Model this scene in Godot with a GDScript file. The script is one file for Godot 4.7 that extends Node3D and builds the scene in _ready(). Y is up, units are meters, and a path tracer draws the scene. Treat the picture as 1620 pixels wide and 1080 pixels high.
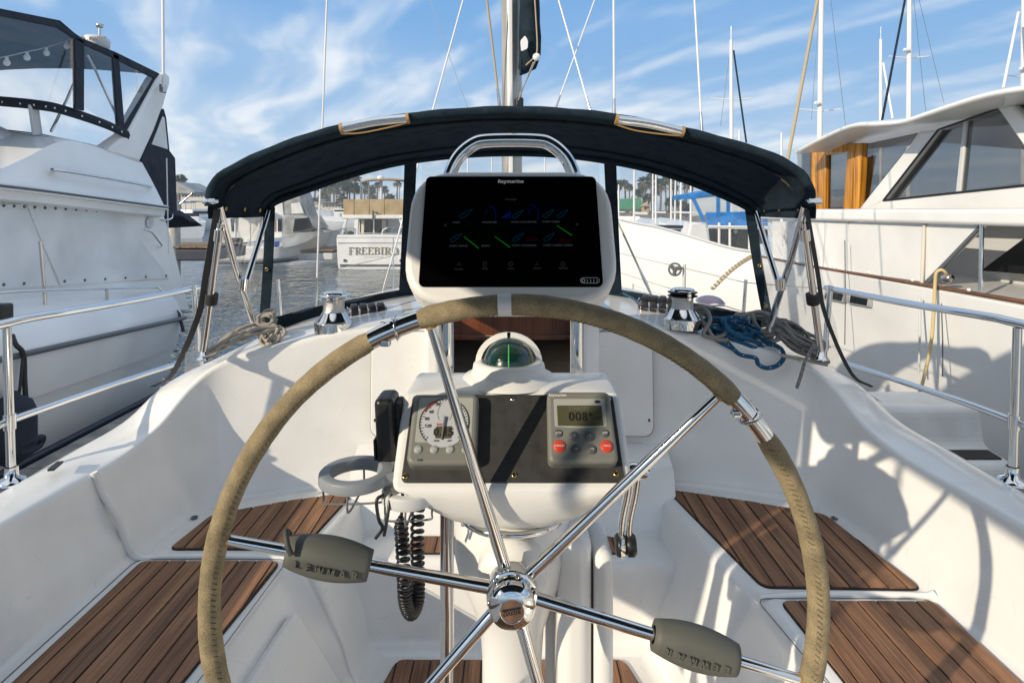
extends Node3D
# Cockpit of a moored sailboat seen from the helm. Units are metres, the cockpit sole is y = 0, forward is -z.
# at(px, py, d): the point that lies d metres ahead of the eye in the direction of a spot of the 1620 x 1080 photograph.
const EYE := 1.5
const FOCAL := 950.0
const CX := 810.0
const HY := 333.0
const WATER := -0.75
const SUN := Vector3(2.9, -1.5, -2.5)

var M := {}
var used := {}
var rng := RandomNumberGenerator.new()

func at(px: float, py: float, d: float) -> Vector3:
	return Vector3((px - CX) / FOCAL * d, EYE - (py - HY) / FOCAL * d, -d)

func on_x(px: float, py: float, x: float) -> Vector3:      # the same on a plane of constant x (sides of boats)
	return at(px, py, x * FOCAL / (px - CX))

# ---------------------------------------------------------------- mesh builder
class MB:
	var V := PackedVector3Array()
	var N := PackedVector3Array()
	var U := PackedVector2Array()
	var I := PackedInt32Array()
	func patch(p: PackedVector3Array, t: PackedInt32Array, uv := PackedVector2Array(), nrm := PackedVector3Array()) -> void:
		var base := V.size()
		if nrm.is_empty():
			nrm.resize(p.size())
			for k in range(0, t.size(), 3):
				var c := (p[t[k + 2]] - p[t[k]]).cross(p[t[k + 1]] - p[t[k]])
				nrm[t[k]] += c
				nrm[t[k + 1]] += c
				nrm[t[k + 2]] += c
			for k in nrm.size():
				nrm[k] = nrm[k].normalized() if nrm[k].length() > 1e-12 else Vector3.UP
		if uv.is_empty():
			uv.resize(p.size())
		V.append_array(p)
		N.append_array(nrm)
		U.append_array(uv)
		for k in t:
			I.append(base + k)
	func quad(a: Vector3, b: Vector3, c: Vector3, d: Vector3) -> void:
		patch(PackedVector3Array([a, b, c, d]), PackedInt32Array([0, 1, 2, 0, 2, 3]), PackedVector2Array([Vector2(0, 0), Vector2(1, 0), Vector2(1, 1), Vector2(0, 1)]))
	func tri(a: Vector3, b: Vector3, c: Vector3) -> void:
		patch(PackedVector3Array([a, b, c]), PackedInt32Array([0, 1, 2]))
	func grid(rows: Array, wrap_cols := false, wrap_rows := false) -> void:
		var R := rows.size()
		var C: int = rows[0].size()
		var p := PackedVector3Array()
		var uv := PackedVector2Array()
		var t := PackedInt32Array()
		for r in R:
			for c in C:
				p.append(rows[r][c])
				uv.append(Vector2(float(c) / maxi(C - 1, 1), float(r) / maxi(R - 1, 1)))
		for r in (R if wrap_rows else R - 1):
			for c in (C if wrap_cols else C - 1):
				var a := r * C + c
				var b := r * C + (c + 1) % C
				var e := ((r + 1) % R) * C + c
				var f := ((r + 1) % R) * C + (c + 1) % C
				t.append_array(PackedInt32Array([a, b, f, a, f, e]))
		patch(p, t, uv)
	func fan(ring: Array, centre: Vector3, flip := false) -> void:
		var p := PackedVector3Array([centre])
		var t := PackedInt32Array()
		for q in ring:
			p.append(q)
		for k in ring.size():
			var a := 1 + k
			var b := 1 + (k + 1) % ring.size()
			t.append_array(PackedInt32Array([0, b, a]) if flip else PackedInt32Array([0, a, b]))
		patch(p, t)
	# r: a number or one radius per point
	func tube(path: Array, r, sides := 10, closed := false, caps := true) -> void:
		var n := path.size()
		var p := PackedVector3Array()
		var nr := PackedVector3Array()
		var uv := PackedVector2Array()
		var t := PackedInt32Array()
		var side := Vector3.ZERO
		var run := 0.0
		var rings: Array = []
		for k in n:
			var a: Vector3 = path[k - 1] if k > 0 else (path[n - 1] if closed else path[0])
			var b: Vector3 = path[k + 1] if k < n - 1 else (path[0] if closed else path[n - 1])
			var dir := (b - a).normalized()
			if side == Vector3.ZERO:
				side = dir.cross(Vector3.UP if absf(dir.y) < 0.9 else Vector3.RIGHT).normalized()
			else:
				side = (side - dir * side.dot(dir)).normalized()
			var up := side.cross(dir)
			if k > 0:
				run += (path[k] - path[k - 1]).length()
			var rad: float = r if (r is float or r is int) else r[k]
			var ring: Array = []
			for s in sides + 1:
				var an := TAU * s / sides
				var o := side * cos(an) + up * sin(an)
				p.append(path[k] + o * rad)
				ring.append(path[k] + o * rad)
				nr.append(o)
				uv.append(Vector2(float(s) / sides, run))
			ring.pop_back()
			rings.append(ring)
		var w := sides + 1
		for k in (n if closed else n - 1):
			var j := (k + 1) % n
			for s in sides:
				t.append_array(PackedInt32Array([k * w + s, k * w + s + 1, j * w + s + 1, k * w + s, j * w + s + 1, j * w + s]))
		patch(p, t, uv, nr)
		if caps and not closed:
			fan(rings[0], path[0], true)
			fan(rings[n - 1], path[n - 1], false)
	# box with rounded edges of radius r
	func rbox(c: Vector3, size: Vector3, r: float, basis := Basis.IDENTITY, q := 3) -> void:
		var h := size / 2.0 - Vector3(r, r, r)
		var p := PackedVector3Array()
		var nr := PackedVector3Array()
		var t := PackedInt32Array()
		var lat: Array = []
		for k in q + 1: lat.append([-PI / 2 + PI / 2 * k / q, -1.0])
		for k in q + 1: lat.append([PI / 2 * k / q, 1.0])
		var cols := 4 * (q + 1)
		for la in lat:
			for g in 4:
				for k in q + 1:
					var lo := g * PI / 2 + PI / 2 * k / q
					var sx := 1.0 if g == 0 or g == 3 else -1.0
					var sz := 1.0 if g < 2 else -1.0
					var o := Vector3(cos(lo) * cos(la[0]), sin(la[0]), sin(lo) * cos(la[0]))
					p.append(c + basis * (o * r + Vector3(sx * h.x, la[1] * h.y, sz * h.z)))
					nr.append(basis * o)
		for a in lat.size() - 1:
			for b in cols:
				var e := (b + 1) % cols
				t.append_array(PackedInt32Array([a * cols + b, a * cols + e, (a + 1) * cols + e, a * cols + b, (a + 1) * cols + e, (a + 1) * cols + b]))
		patch(p, t, PackedVector2Array(), nr)
		for s in [0, lat.size() - 1]:
			var ring: Array = []
			for b in cols: ring.append(p[s * cols + b])
			fan(ring, c + basis * Vector3(0, (-1.0 if s == 0 else 1.0) * size.y / 2, 0), s == 0)
	func box(c: Vector3, size: Vector3, basis := Basis.IDENTITY) -> void:
		var h := size / 2.0
		for f in [[Vector3.RIGHT, Vector3.UP, Vector3.BACK], [Vector3.UP, Vector3.BACK, Vector3.RIGHT], [Vector3.BACK, Vector3.RIGHT, Vector3.UP]]:
			for s in [-1.0, 1.0]:
				var o: Vector3 = f[0] * s * h
				var u: Vector3 = f[1] * h
				var w: Vector3 = f[2] * h * s
				quad(c + basis * (o - u - w), c + basis * (o - u + w), c + basis * (o + u + w), c + basis * (o + u - w))
	# profile: [radius, height] pairs; a doubled pair makes a sharp edge
	func lathe(o: Vector3, prof: Array, seg := 24, basis := Basis.IDENTITY) -> void:
		var rows: Array = []
		for k in prof.size():
			if k > 0 and prof[k][0] == prof[k - 1][0] and prof[k][1] == prof[k - 1][1]:
				if rows.size() > 1: grid(rows, true)
				rows = []
			var ring := PackedVector3Array()
			for s in seg:
				var an := TAU * s / seg
				ring.append(o + basis * Vector3(cos(an) * prof[k][0], prof[k][1], sin(an) * prof[k][0]))
			rows.append(ring)
		if rows.size() > 1: grid(rows, true)
	# outline in the plane of x, y of frame f, thick along f's z from -depth to 0, front edge rounded by bev
	func prism(poly: PackedVector2Array, depth: float, bev: float, f := Transform3D.IDENTITY, steps := 2, back := true) -> void:
		var pl := poly.duplicate()
		var n := pl.size()
		var area := 0.0
		for k in n: area += pl[k].cross(pl[(k + 1) % n])
		if area < 0.0: pl.reverse()
		var off := PackedVector2Array()
		for k in n:
			var e0 := (pl[k] - pl[(k + n - 1) % n]).normalized()
			var e1 := (pl[(k + 1) % n] - pl[k]).normalized()
			var m := (Vector2(-e0.y, e0.x) + Vector2(-e1.y, e1.x))
			m = m.normalized() if m.length() > 1e-6 else Vector2(-e1.y, e1.x)
			off.append(m / maxf(m.dot(Vector2(-e1.y, e1.x)), 0.5))
		var rows: Array = []
		var first := PackedVector3Array()
		for k in n: first.append(f * Vector3(pl[k].x, pl[k].y, -depth))
		rows.append(first)
		var wall := PackedVector3Array()
		for k in n: wall.append(f * Vector3(pl[k].x, pl[k].y, -bev))
		var top := wall
		var bevels: Array = [wall]
		if bev > 0.0:
			for s in range(1, steps + 1):
				var an := PI / 2 * s / steps
				var ring := PackedVector3Array()
				for k in n:
					var q := pl[k] + off[k] * bev * (1.0 - cos(an))
					ring.append(f * Vector3(q.x, q.y, -bev + bev * sin(an)))
				bevels.append(ring)
				top = ring
		# straight side faces flat, bevel faces smooth across
		for k in n:
			var j := (k + 1) % n
			quad(first[k], first[j], wall[j], wall[k])
		if bevels.size() > 1: grid(bevels, true)
		var flat := PackedVector2Array()
		for k in n: flat.append(pl[k] + off[k] * bev)
		var tr := Geometry2D.triangulate_polygon(flat)
		if tr.is_empty(): tr = Geometry2D.triangulate_polygon(pl)
		patch(top, _cw(tr, flat))
		if back:
			var bk := PackedInt32Array()
			for k in range(0, tr.size(), 3): bk.append_array(PackedInt32Array([tr[k], tr[k + 2], tr[k + 1]]))
			patch(first, bk)
	func _cw(tr: PackedInt32Array, pl: PackedVector2Array) -> PackedInt32Array:
		var o := PackedInt32Array()
		for k in range(0, tr.size(), 3):
			var a := pl[tr[k]]
			if (pl[tr[k + 1]] - a).cross(pl[tr[k + 2]] - a) > 0: o.append_array(PackedInt32Array([tr[k], tr[k + 2], tr[k + 1]]))
			else: o.append_array(PackedInt32Array([tr[k], tr[k + 1], tr[k + 2]]))
		return o
	func mesh(shift: Vector3) -> ArrayMesh:
		var a := []
		a.resize(Mesh.ARRAY_MAX)
		var v := V
		if shift != Vector3.ZERO:
			v = V.duplicate()
			for k in v.size(): v[k] -= shift
		a[Mesh.ARRAY_VERTEX] = v
		a[Mesh.ARRAY_NORMAL] = N
		a[Mesh.ARRAY_TEX_UV] = U
		a[Mesh.ARRAY_INDEX] = I
		var m := ArrayMesh.new()
		m.add_surface_from_arrays(Mesh.PRIMITIVE_TRIANGLES, a)
		return m

# ---------------------------------------------------------------- nodes
func numbered(called: String) -> String:
	used[called] = used.get(called, -1) + 1
	return called if used[called] == 0 else "%s_%03d" % [called, used[called]]

func thing(called: String, label: String, category: String, base := Vector3.ZERO, group := "") -> Node3D:
	var o := Node3D.new()
	o.name = numbered(called)
	add_child(o)
	o.position = base
	o.set_meta("label", label)
	o.set_meta("category", category)
	if group: o.set_meta("group", group)
	return o

func place(o: Node3D) -> Vector3:
	var p := Vector3.ZERO
	var q: Node = o
	while q is Node3D and q != self:
		p += (q as Node3D).position
		q = q.get_parent()
	return p

func part(parent: Node3D, called: String, b: MB, m: Material, label := "") -> MeshInstance3D:      # b in world coordinates
	var o := MeshInstance3D.new()
	o.name = called
	o.mesh = b.mesh(place(parent))
	o.material_override = m
	o.cast_shadow = GeometryInstance3D.SHADOW_CASTING_SETTING_ON
	parent.add_child(o, true)
	if label: o.set_meta("label", label)
	return o

func structure(called: String, b: MB, m: Material) -> MeshInstance3D:
	var o := MeshInstance3D.new()
	o.name = numbered(called)
	o.mesh = b.mesh(Vector3.ZERO)
	o.material_override = m
	o.set_meta("kind", "structure")
	add_child(o)
	return o

func write(parent: Node3D, called: String, words: String, tall: float, m: Material, f: Transform3D, bold := false, thick := 0.0006, face := "Droid Sans") -> MeshInstance3D:
	# flat lettering: f's x runs along the line, y up, z out of the surface
	var t := TextMesh.new()
	t.text = words
	var sf := SystemFont.new()
	sf.font_names = PackedStringArray([face])
	sf.font_weight = 700 if bold else 400
	t.font = sf
	t.font_size = 40
	t.pixel_size = tall / 29.0
	t.depth = thick
	t.curve_step = 4.0
	var o := MeshInstance3D.new()
	o.name = called
	o.mesh = t
	o.material_override = m
	parent.add_child(o, true)
	o.transform = Transform3D(f.basis, f.origin - place(parent))
	return o

func frame(o: Vector3, x: Vector3, y: Vector3) -> Transform3D:
	x = x.normalized()
	var z := x.cross(y).normalized()
	return Transform3D(Basis(x, z.cross(x), z), o)

func smooth(pts: Array, per := 6, closed := false) -> Array:      # Catmull-Rom through points (vectors of any size)
	var out: Array = []
	var n := pts.size()
	for k in (n if closed else n - 1):
		var p0 = pts[(k - 1 + n) % n] if (closed or k > 0) else pts[k] * 2.0 - pts[k + 1]
		var p1 = pts[k]
		var p2 = pts[(k + 1) % n]
		var p3 = pts[(k + 2) % n] if (closed or k + 2 < n) else pts[k + 1] * 2.0 - pts[k]
		for s in per:
			out.append(p1.cubic_interpolate(p2, p0, p3, float(s) / per))
	if not closed: out.append(pts[n - 1])
	return out

func rounded(w: float, h: float, r: float, n := 4) -> PackedVector2Array:
	var o := PackedVector2Array()
	for g in 4:
		var c := Vector2((w / 2 - r) * (1 if g == 0 or g == 3 else -1), (h / 2 - r) * (1 if g < 2 else -1))
		for k in n + 1:
			var a := g * PI / 2 + PI / 2 * k / n
			o.append(c + Vector2(cos(a), sin(a)) * r)
	return o

func round_poly(p: PackedVector2Array, r: float, n := 4) -> PackedVector2Array:      # corners of a polygon rounded
	var o := PackedVector2Array()
	var c := p.size()
	for k in c:
		var a := p[(k + c - 1) % c]
		var b := p[k]
		var d := p[(k + 1) % c]
		var rr := minf(r, minf((a - b).length(), (d - b).length()) * 0.45)
		var s := b + (a - b).normalized() * rr
		var e := b + (d - b).normalized() * rr
		for q in n + 1:
			var t := float(q) / n
			o.append(s.lerp(b, t).lerp(b.lerp(e, t), t))
	return o

# ---------------------------------------------------------------- materials
func lin(r: float, g: float, b: float) -> Color:
	return Color(r, g, b).linear_to_srgb()

func mat(key: String, c: Color, rough := 0.5, metal := 0.0) -> StandardMaterial3D:
	var m := StandardMaterial3D.new()
	m.albedo_color = c
	m.roughness = rough
	m.metallic = metal
	m.cull_mode = BaseMaterial3D.CULL_DISABLED
	M[key] = m
	return m

func tex(img: Image) -> ImageTexture:
	img.generate_mipmaps()
	return ImageTexture.create_from_image(img)

func noise(freq: float, sd: int, oct := 4, kind := FastNoiseLite.TYPE_SIMPLEX_SMOOTH) -> FastNoiseLite:
	var n := FastNoiseLite.new()
	n.noise_type = kind
	n.seed = sd
	n.frequency = freq
	n.fractal_octaves = oct
	return n

func tint_map(size: int, freq: float, sd: int, low: float, high: float, oct := 5) -> ImageTexture:      # grey variation to multiply a colour with
	var src := noise(freq, sd, oct).get_seamless_image(size, size)
	var img := Image.create(size, size, false, Image.FORMAT_RGB8)
	for y in size:
		for x in size:
			var v := lerpf(low, high, src.get_pixel(x, y).r)
			img.set_pixel(x, y, Color(v, v, v))
	return tex(img)

func bumps(size: int, freq: float, sd: int, strength: float, oct := 4, kind := FastNoiseLite.TYPE_SIMPLEX_SMOOTH) -> ImageTexture:
	var img := noise(freq, sd, oct, kind).get_seamless_image(size, size)
	img.convert(Image.FORMAT_RGBA8)
	img.bump_map_to_normal_map(strength)
	return tex(img)

func triplanar(m: StandardMaterial3D, s: Vector3, world := true) -> StandardMaterial3D:
	m.uv1_triplanar = true
	m.uv1_world_triplanar = world
	m.uv1_scale = s
	return m

func clear(key: String, c: Color, a: float, rough := 0.03) -> StandardMaterial3D:
	var m := mat(key, Color(c.r, c.g, c.b, a), rough)
	m.transparency = BaseMaterial3D.TRANSPARENCY_ALPHA
	return m

# ---------------------------------------------------------------- the scene
func _ready() -> void:
	rng.seed = 7
	var cam := Camera3D.new()
	cam.name = "camera"
	cam.projection = Camera3D.PROJECTION_FRUSTUM
	cam.keep_aspect = Camera3D.KEEP_HEIGHT
	cam.near = 0.05
	cam.far = 3000.0
	cam.size = 1080.0 / FOCAL * cam.near
	cam.frustum_offset = Vector2(0, -(540.0 - HY) / FOCAL * cam.near)
	cam.position = Vector3(0, EYE, 0)
	add_child(cam)
	cam.current = true
	make_sky()
	var sun := DirectionalLight3D.new()
	sun.name = "sun"
	sun.light_energy = 1.2
	sun.light_color = Color(1.0, 0.94, 0.84)
	sun.light_angular_distance = 0.55
	sun.shadow_enabled = true
	add_child(sun)
	sun.look_at_from_position(Vector3.ZERO, SUN, Vector3.UP)
	make_materials()
	make_water_and_shore()
	make_docks()
	make_cockpit()
	make_companionway()
	make_dodger()
	make_rails()
	make_bimini()
	make_rig()
	make_pedestal()
	make_chartplotter()
	make_instruments()
	make_wheel()
	make_deck_gear()
	make_ropes()
	make_left_yacht()
	make_right_yacht()
	make_far_boats()
	make_masts()
	make_palms()

func make_sky() -> void:
	var w := 2048
	var h := 1024
	var img := Image.create(w, h, false, Image.FORMAT_RGBF)
	var n1 := noise(0.9, 11, 5)
	var n2 := noise(0.5, 23, 3)
	var n3 := noise(2.6, 31, 4)
	for y in h:
		var el := (0.5 - (y + 0.5) / h) * PI
		if el < -0.06:
			var g := Color(0.30, 0.33, 0.36).lerp(Color(0.06, 0.08, 0.10), clampf(-el * 1.6, 0.0, 1.0))
			for x in w: img.set_pixel(x, y, g)
			continue
		var s := sin(maxf(el, 0.0))
		var t := pow(clampf(s / 0.55, 0.0, 1.0), 0.62)
		var blue := Color(0.44, 0.61, 0.76).lerp(Color(0.075, 0.29, 0.66), t)
		var low := exp(-s * 16.0)
		blue = blue.lerp(Color(0.60, 0.70, 0.77), low * 0.75)
		var flat := 1.0 / (s + 0.10)
		for x in w:
			var az := (x + 0.5) / w * TAU
			var px := sin(az) * cos(el) * flat
			var pz := -cos(az) * cos(el) * flat
			# streaks that run obliquely across the sky
			var u := px * 0.50 + pz * 0.86
			var v := px * 0.86 - pz * 0.50
			var warp := n2.get_noise_2d(u * 0.8, v * 0.8) * 0.7
			var a := n1.get_noise_2d(u * 0.26 + warp * 0.7, v * 2.0 + warp * 1.1)
			var b := n3.get_noise_2d(u * 0.7 + warp, v * 2.4)
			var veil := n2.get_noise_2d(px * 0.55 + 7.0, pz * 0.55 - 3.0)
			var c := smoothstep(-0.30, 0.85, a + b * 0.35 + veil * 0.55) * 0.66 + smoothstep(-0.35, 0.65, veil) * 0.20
			c = clampf(c + 0.50 * smoothstep(0.30, 0.80, s), 0.0, 0.92)  # extra cloud overhead, out of view, added to lift the fill light
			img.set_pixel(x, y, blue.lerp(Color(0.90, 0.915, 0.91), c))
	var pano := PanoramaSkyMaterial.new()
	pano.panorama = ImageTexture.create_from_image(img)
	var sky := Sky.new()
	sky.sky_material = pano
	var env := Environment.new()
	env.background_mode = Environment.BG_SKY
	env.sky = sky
	env.tonemap_mode = Environment.TONE_MAPPER_LINEAR
	env.tonemap_exposure = 1.14
	env.fog_enabled = true
	env.fog_density = 0.0009
	env.fog_light_color = Color(0.82, 0.88, 0.94)
	env.sdfgi_enabled = true
	env.ssao_enabled = true
	env.ssil_enabled = true
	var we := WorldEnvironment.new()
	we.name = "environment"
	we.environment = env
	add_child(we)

func make_materials() -> void:
	var m := mat("gelcoat", lin(0.86, 0.85, 0.825), 0.17)
	m.albedo_texture = gelcoat_tints()
	m.roughness_texture = tint_map(256, 0.03, 5, 0.55, 1.5)
	m.normal_enabled = true
	m.normal_scale = 0.015
	m.normal_texture = bumps(256, 0.10, 6, 4.0, 3)
	triplanar(m, Vector3(0.8, 0.8, 0.8))
	m = mat("gelcoat_worn", lin(0.76, 0.76, 0.745), 0.35)
	m.albedo_texture = tint_map(256, 0.02, 9, 0.86, 1.04)
	triplanar(m, Vector3(0.5, 0.5, 0.5))
	m = mat("yacht_white", lin(0.84, 0.835, 0.815), 0.25)
	m.albedo_texture = tint_map(256, 0.012, 14, 0.92, 1.03)
	triplanar(m, Vector3(0.25, 0.25, 0.25))
	mat("white_plastic", lin(0.81, 0.80, 0.77), 0.28)
	mat("grey_white", lin(0.60, 0.61, 0.61), 0.5)
	m = mat("steel", lin(0.74, 0.73, 0.71), 0.07, 1.0)
	m.roughness_texture = tint_map(128, 0.05, 17, 0.5, 1.8)
	triplanar(m, Vector3(6, 6, 6))
	mat("steel_dull", lin(0.55, 0.54, 0.52), 0.22, 1.0)
	m = mat("drum", lin(0.55, 0.55, 0.54), 0.42, 1.0)
	m.normal_enabled = true
	m.normal_texture = bumps(128, 0.25, 41, 3.0)
	triplanar(m, Vector3(20, 20, 20))
	m = mat("canvas", lin(0.0195, 0.0320, 0.0440), 1.0)
	m.metallic_specular = 0.15
	m.albedo_texture = tint_map(256, 0.02, 21, 0.75, 1.2)
	m.normal_enabled = true
	m.normal_scale = 0.6
	m.normal_texture = bumps(256, 0.02, 22, 6.0)
	triplanar(m, Vector3(1.8, 1.8, 1.8))
	m = mat("navy_cover", lin(0.010, 0.017, 0.030), 0.8)
	m.normal_enabled = true
	m.normal_texture = bumps(256, 0.012, 24, 5.0)
	triplanar(m, Vector3(0.7, 0.7, 0.7))
	mat("thread", lin(0.33, 0.23, 0.10), 0.7)
	mat("tan_leather", lin(0.36, 0.22, 0.075), 0.6)
	m = mat("leather", lin(0.42, 0.345, 0.21), 0.8)
	m.albedo_texture = leather_tints()
	m.normal_enabled = true
	m.normal_scale = 0.16
	m.normal_texture = bumps(256, 0.20, 27, 3.0)
	triplanar(m, Vector3(5, 5, 5))
	mat("stitch", lin(0.15, 0.115, 0.06), 0.8)
	for k in 4:
		m = mat("teak%d" % k, lin([0.34, 0.265, 0.38, 0.30][k], [0.172, 0.136, 0.196, 0.158][k], [0.090, 0.075, 0.104, 0.086][k]), 0.72)
		m.albedo_texture = grain(60 + k)
		m.normal_enabled = true
		m.normal_scale = 0.35
		m.normal_texture = M["teak0"].normal_texture if k else bumps(256, 0.05, 29, 4.0)
		triplanar(m, Vector3(5.5, 5.5, 0.8))
		m.uv1_offset = Vector3(0.31 * k, 0.17 * k, 0.43 * k)
	mat("caulk", lin(0.012, 0.011, 0.010), 0.6)
	mat("black", lin(0.014, 0.014, 0.015), 0.35)
	mat("black_rubber", lin(0.02, 0.02, 0.021), 0.65)
	m = mat("panel_black", lin(0.040, 0.039, 0.037), 0.55)
	m.normal_enabled = true
	m.normal_scale = 0.25
	m.normal_texture = bumps(256, 0.30, 33, 2.0)
	m.albedo_texture = tint_map(256, 0.02, 34, 0.7, 1.25)
	triplanar(m, Vector3(7, 7, 7))
	mat("grip", lin(0.105, 0.108, 0.092), 0.6)
	mat("grip_dark", lin(0.055, 0.056, 0.05), 0.6)
	mat("instrument", lin(0.185, 0.187, 0.165), 0.5)
	mat("instrument_dark", lin(0.07, 0.07, 0.066), 0.5)
	mat("dial", lin(0.47, 0.49, 0.51), 0.4)
	mat("bezel", lin(0.37, 0.38, 0.345), 0.45)
	mat("lcd", lin(0.085, 0.082, 0.045), 0.25)
	mat("lcd_ink", lin(0.012, 0.012, 0.010), 0.5)
	mat("ink", lin(0.02, 0.02, 0.022), 0.5)
	mat("ink_grey", lin(0.16, 0.16, 0.17), 0.5)
	mat("paper_white", lin(0.75, 0.75, 0.74), 0.5)
	mat("button_light", lin(0.33, 0.34, 0.31), 0.4)
	mat("button_dark", lin(0.09, 0.095, 0.10), 0.35)
	mat("red", lin(0.62, 0.055, 0.03), 0.4)
	mat("dial_red", lin(0.32, 0.05, 0.035), 0.5)
	mat("blue_grey", lin(0.27, 0.295, 0.32), 0.45)
	m = mat("screen_glass", lin(0.0015, 0.0015, 0.002), 0.05)
	m.metallic_specular = 0.08
	clear("window", Color(0.20, 0.24, 0.28), 0.05, 0.02)
	clear("vinyl", Color(0.72, 0.76, 0.78), 0.10, 0.05)
	clear("vinyl_crinkled", Color(0.80, 0.82, 0.83), 0.16, 0.08)
	m = M["vinyl"]
	m.normal_enabled = true
	m.normal_scale = 0.25
	m.normal_texture = bumps(256, 0.008, 36, 8.0)
	triplanar(m, Vector3(0.9, 0.9, 0.9))
	m = M["vinyl_crinkled"]
	m.normal_enabled = true
	m.normal_texture = bumps(256, 0.012, 35, 9.0)
	triplanar(m, Vector3(1.6, 1.6, 1.6))
	clear("smoked", Color(0.03, 0.045, 0.05), 0.5, 0.02)
	mat("dark_glass", lin(0.010, 0.012, 0.014), 0.03)
	m = mat("compass_glass", Color(0.04, 0.40, 0.34), 0.02)
	m.transparency = BaseMaterial3D.TRANSPARENCY_ALPHA
	m.albedo_color.a = 0.14
	mat("compass_card", lin(0.003, 0.011, 0.010), 0.25)
	mat("lubber", lin(0.10, 0.62, 0.12), 0.4)
	m = mat("mahogany", lin(0.20, 0.065, 0.025), 0.3)
	m.albedo_texture = grain(71)
	triplanar(m, Vector3(3, 0.6, 3))
	mat("cushion_red", lin(0.30, 0.02, 0.012), 0.8)
	mat("brass", lin(0.55, 0.38, 0.14), 0.2, 1.0)
	mat("cabin_sole", lin(0.24, 0.12, 0.055), 0.4)
	mat("headliner", lin(0.66, 0.63, 0.56), 0.7)
	m = mat("varnish", lin(0.86, 0.38, 0.035), 0.2)
	m.albedo_texture = grain(77)
	triplanar(m, Vector3(2.0, 0.4, 2.0))
	m = mat("toe_rail", lin(0.18, 0.085, 0.045), 0.5)
	m.albedo_texture = grain(79)
	triplanar(m, Vector3(3, 3, 0.5))
	m = mat("yacht_canvas", lin(0.76, 0.765, 0.75), 0.8)
	m.albedo_texture = tint_map(256, 0.012, 43, 0.91, 1.03)
	m.normal_enabled = true
	m.normal_scale = 0.5
	m.normal_texture = bumps(256, 0.01, 44, 4.0)
	triplanar(m, Vector3(0.5, 0.5, 0.5))
	m = mat("grey_canvas", lin(0.42, 0.43, 0.425), 0.85)
	m.albedo_texture = tint_map(256, 0.015, 46, 0.7, 1.1)
	triplanar(m, Vector3(0.4, 0.4, 0.4))
	m = mat("tan_canvas", lin(0.46, 0.34, 0.19), 0.85)
	m.albedo_texture = tint_map(256, 0.015, 47, 0.85, 1.06)
	triplanar(m, Vector3(0.4, 0.4, 0.4))
	m = mat("blue_canvas", lin(0.015, 0.21, 0.60), 0.75)
	m.albedo_texture = tint_map(256, 0.02, 48, 0.8, 1.1)
	triplanar(m, Vector3(0.5, 0.5, 0.5))
	mat("green_roof", lin(0.06, 0.27, 0.15), 0.6)
	mat("boot_top", lin(0.03, 0.035, 0.05), 0.4)
	mat("rub_strip", lin(0.10, 0.11, 0.12), 0.35)
	mat("hull_trim_grey", lin(0.42, 0.43, 0.44), 0.4)  # even grey of the port light frames and one rub rail
	m = mat("dock_deck", lin(0.36, 0.345, 0.32), 0.85)
	m.albedo_texture = tint_map(256, 0.03, 51, 0.75, 1.1)
	triplanar(m, Vector3(0.7, 0.7, 0.7))
	m = mat("dock_wood", lin(0.30, 0.20, 0.11), 0.8)
	m.albedo_texture = grain(53)
	triplanar(m, Vector3(2, 2, 0.4))
	m = mat("piling", lin(0.60, 0.57, 0.50), 0.8)
	m.albedo_texture = tint_map(128, 0.03, 54, 0.75, 1.05)
	triplanar(m, Vector3(0.6, 0.3, 0.6))
	for k in 3:
		m = mat(["rope_white", "rope_blue", "rope_grey"][k], Color.WHITE, 0.85)
		m.albedo_texture = rope_weave(k)
		m.uv1_scale = Vector3(1, 26, 1)
	m = mat("rope_fleck", Color.WHITE, 0.85)
	m.albedo_texture = rope_weave(3)
	m.uv1_scale = Vector3(1, 26, 1)
	mat("wire", lin(0.62, 0.61, 0.59), 0.25, 0.9)
	mat("mast_white", lin(0.74, 0.735, 0.72), 0.35)
	m = mat("mast_alloy", lin(0.50, 0.47, 0.42), 0.35, 0.35)
	m.albedo_texture = tint_map(128, 0.05, 57, 0.75, 1.05)
	triplanar(m, Vector3(2, 0.3, 2))
	mat("halyard_tan", lin(0.42, 0.33, 0.20), 0.8)
	mat("hose", lin(0.58, 0.46, 0.22), 0.5)
	mat("orange", lin(0.55, 0.16, 0.03), 0.6)
	mat("trunk", lin(0.20, 0.155, 0.11), 0.9)
	mat("frond", lin(0.055, 0.085, 0.025), 0.6)
	mat("frond_dry", lin(0.17, 0.12, 0.06), 0.8)
	mat("hedge", lin(0.045, 0.065, 0.022), 0.8)
	mat("stucco", lin(0.62, 0.58, 0.50), 0.85)
	mat("stucco_tan", lin(0.52, 0.36, 0.20), 0.85)
	mat("brick_red", lin(0.40, 0.12, 0.06), 0.85)
	m = mat("land", lin(0.22, 0.19, 0.14), 0.95)
	m.albedo_texture = tint_map(128, 0.03, 58, 0.7, 1.1)
	triplanar(m, Vector3(0.1, 0.1, 0.1))
	m = mat("water", lin(0.012, 0.035, 0.050), 0.06)
	m.normal_enabled = true
	m.normal_scale = 0.55
	m.normal_texture = bumps(512, 0.014, 61, 9.0, 4)
	triplanar(m, Vector3(0.14, 0.14, 0.20))

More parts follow.
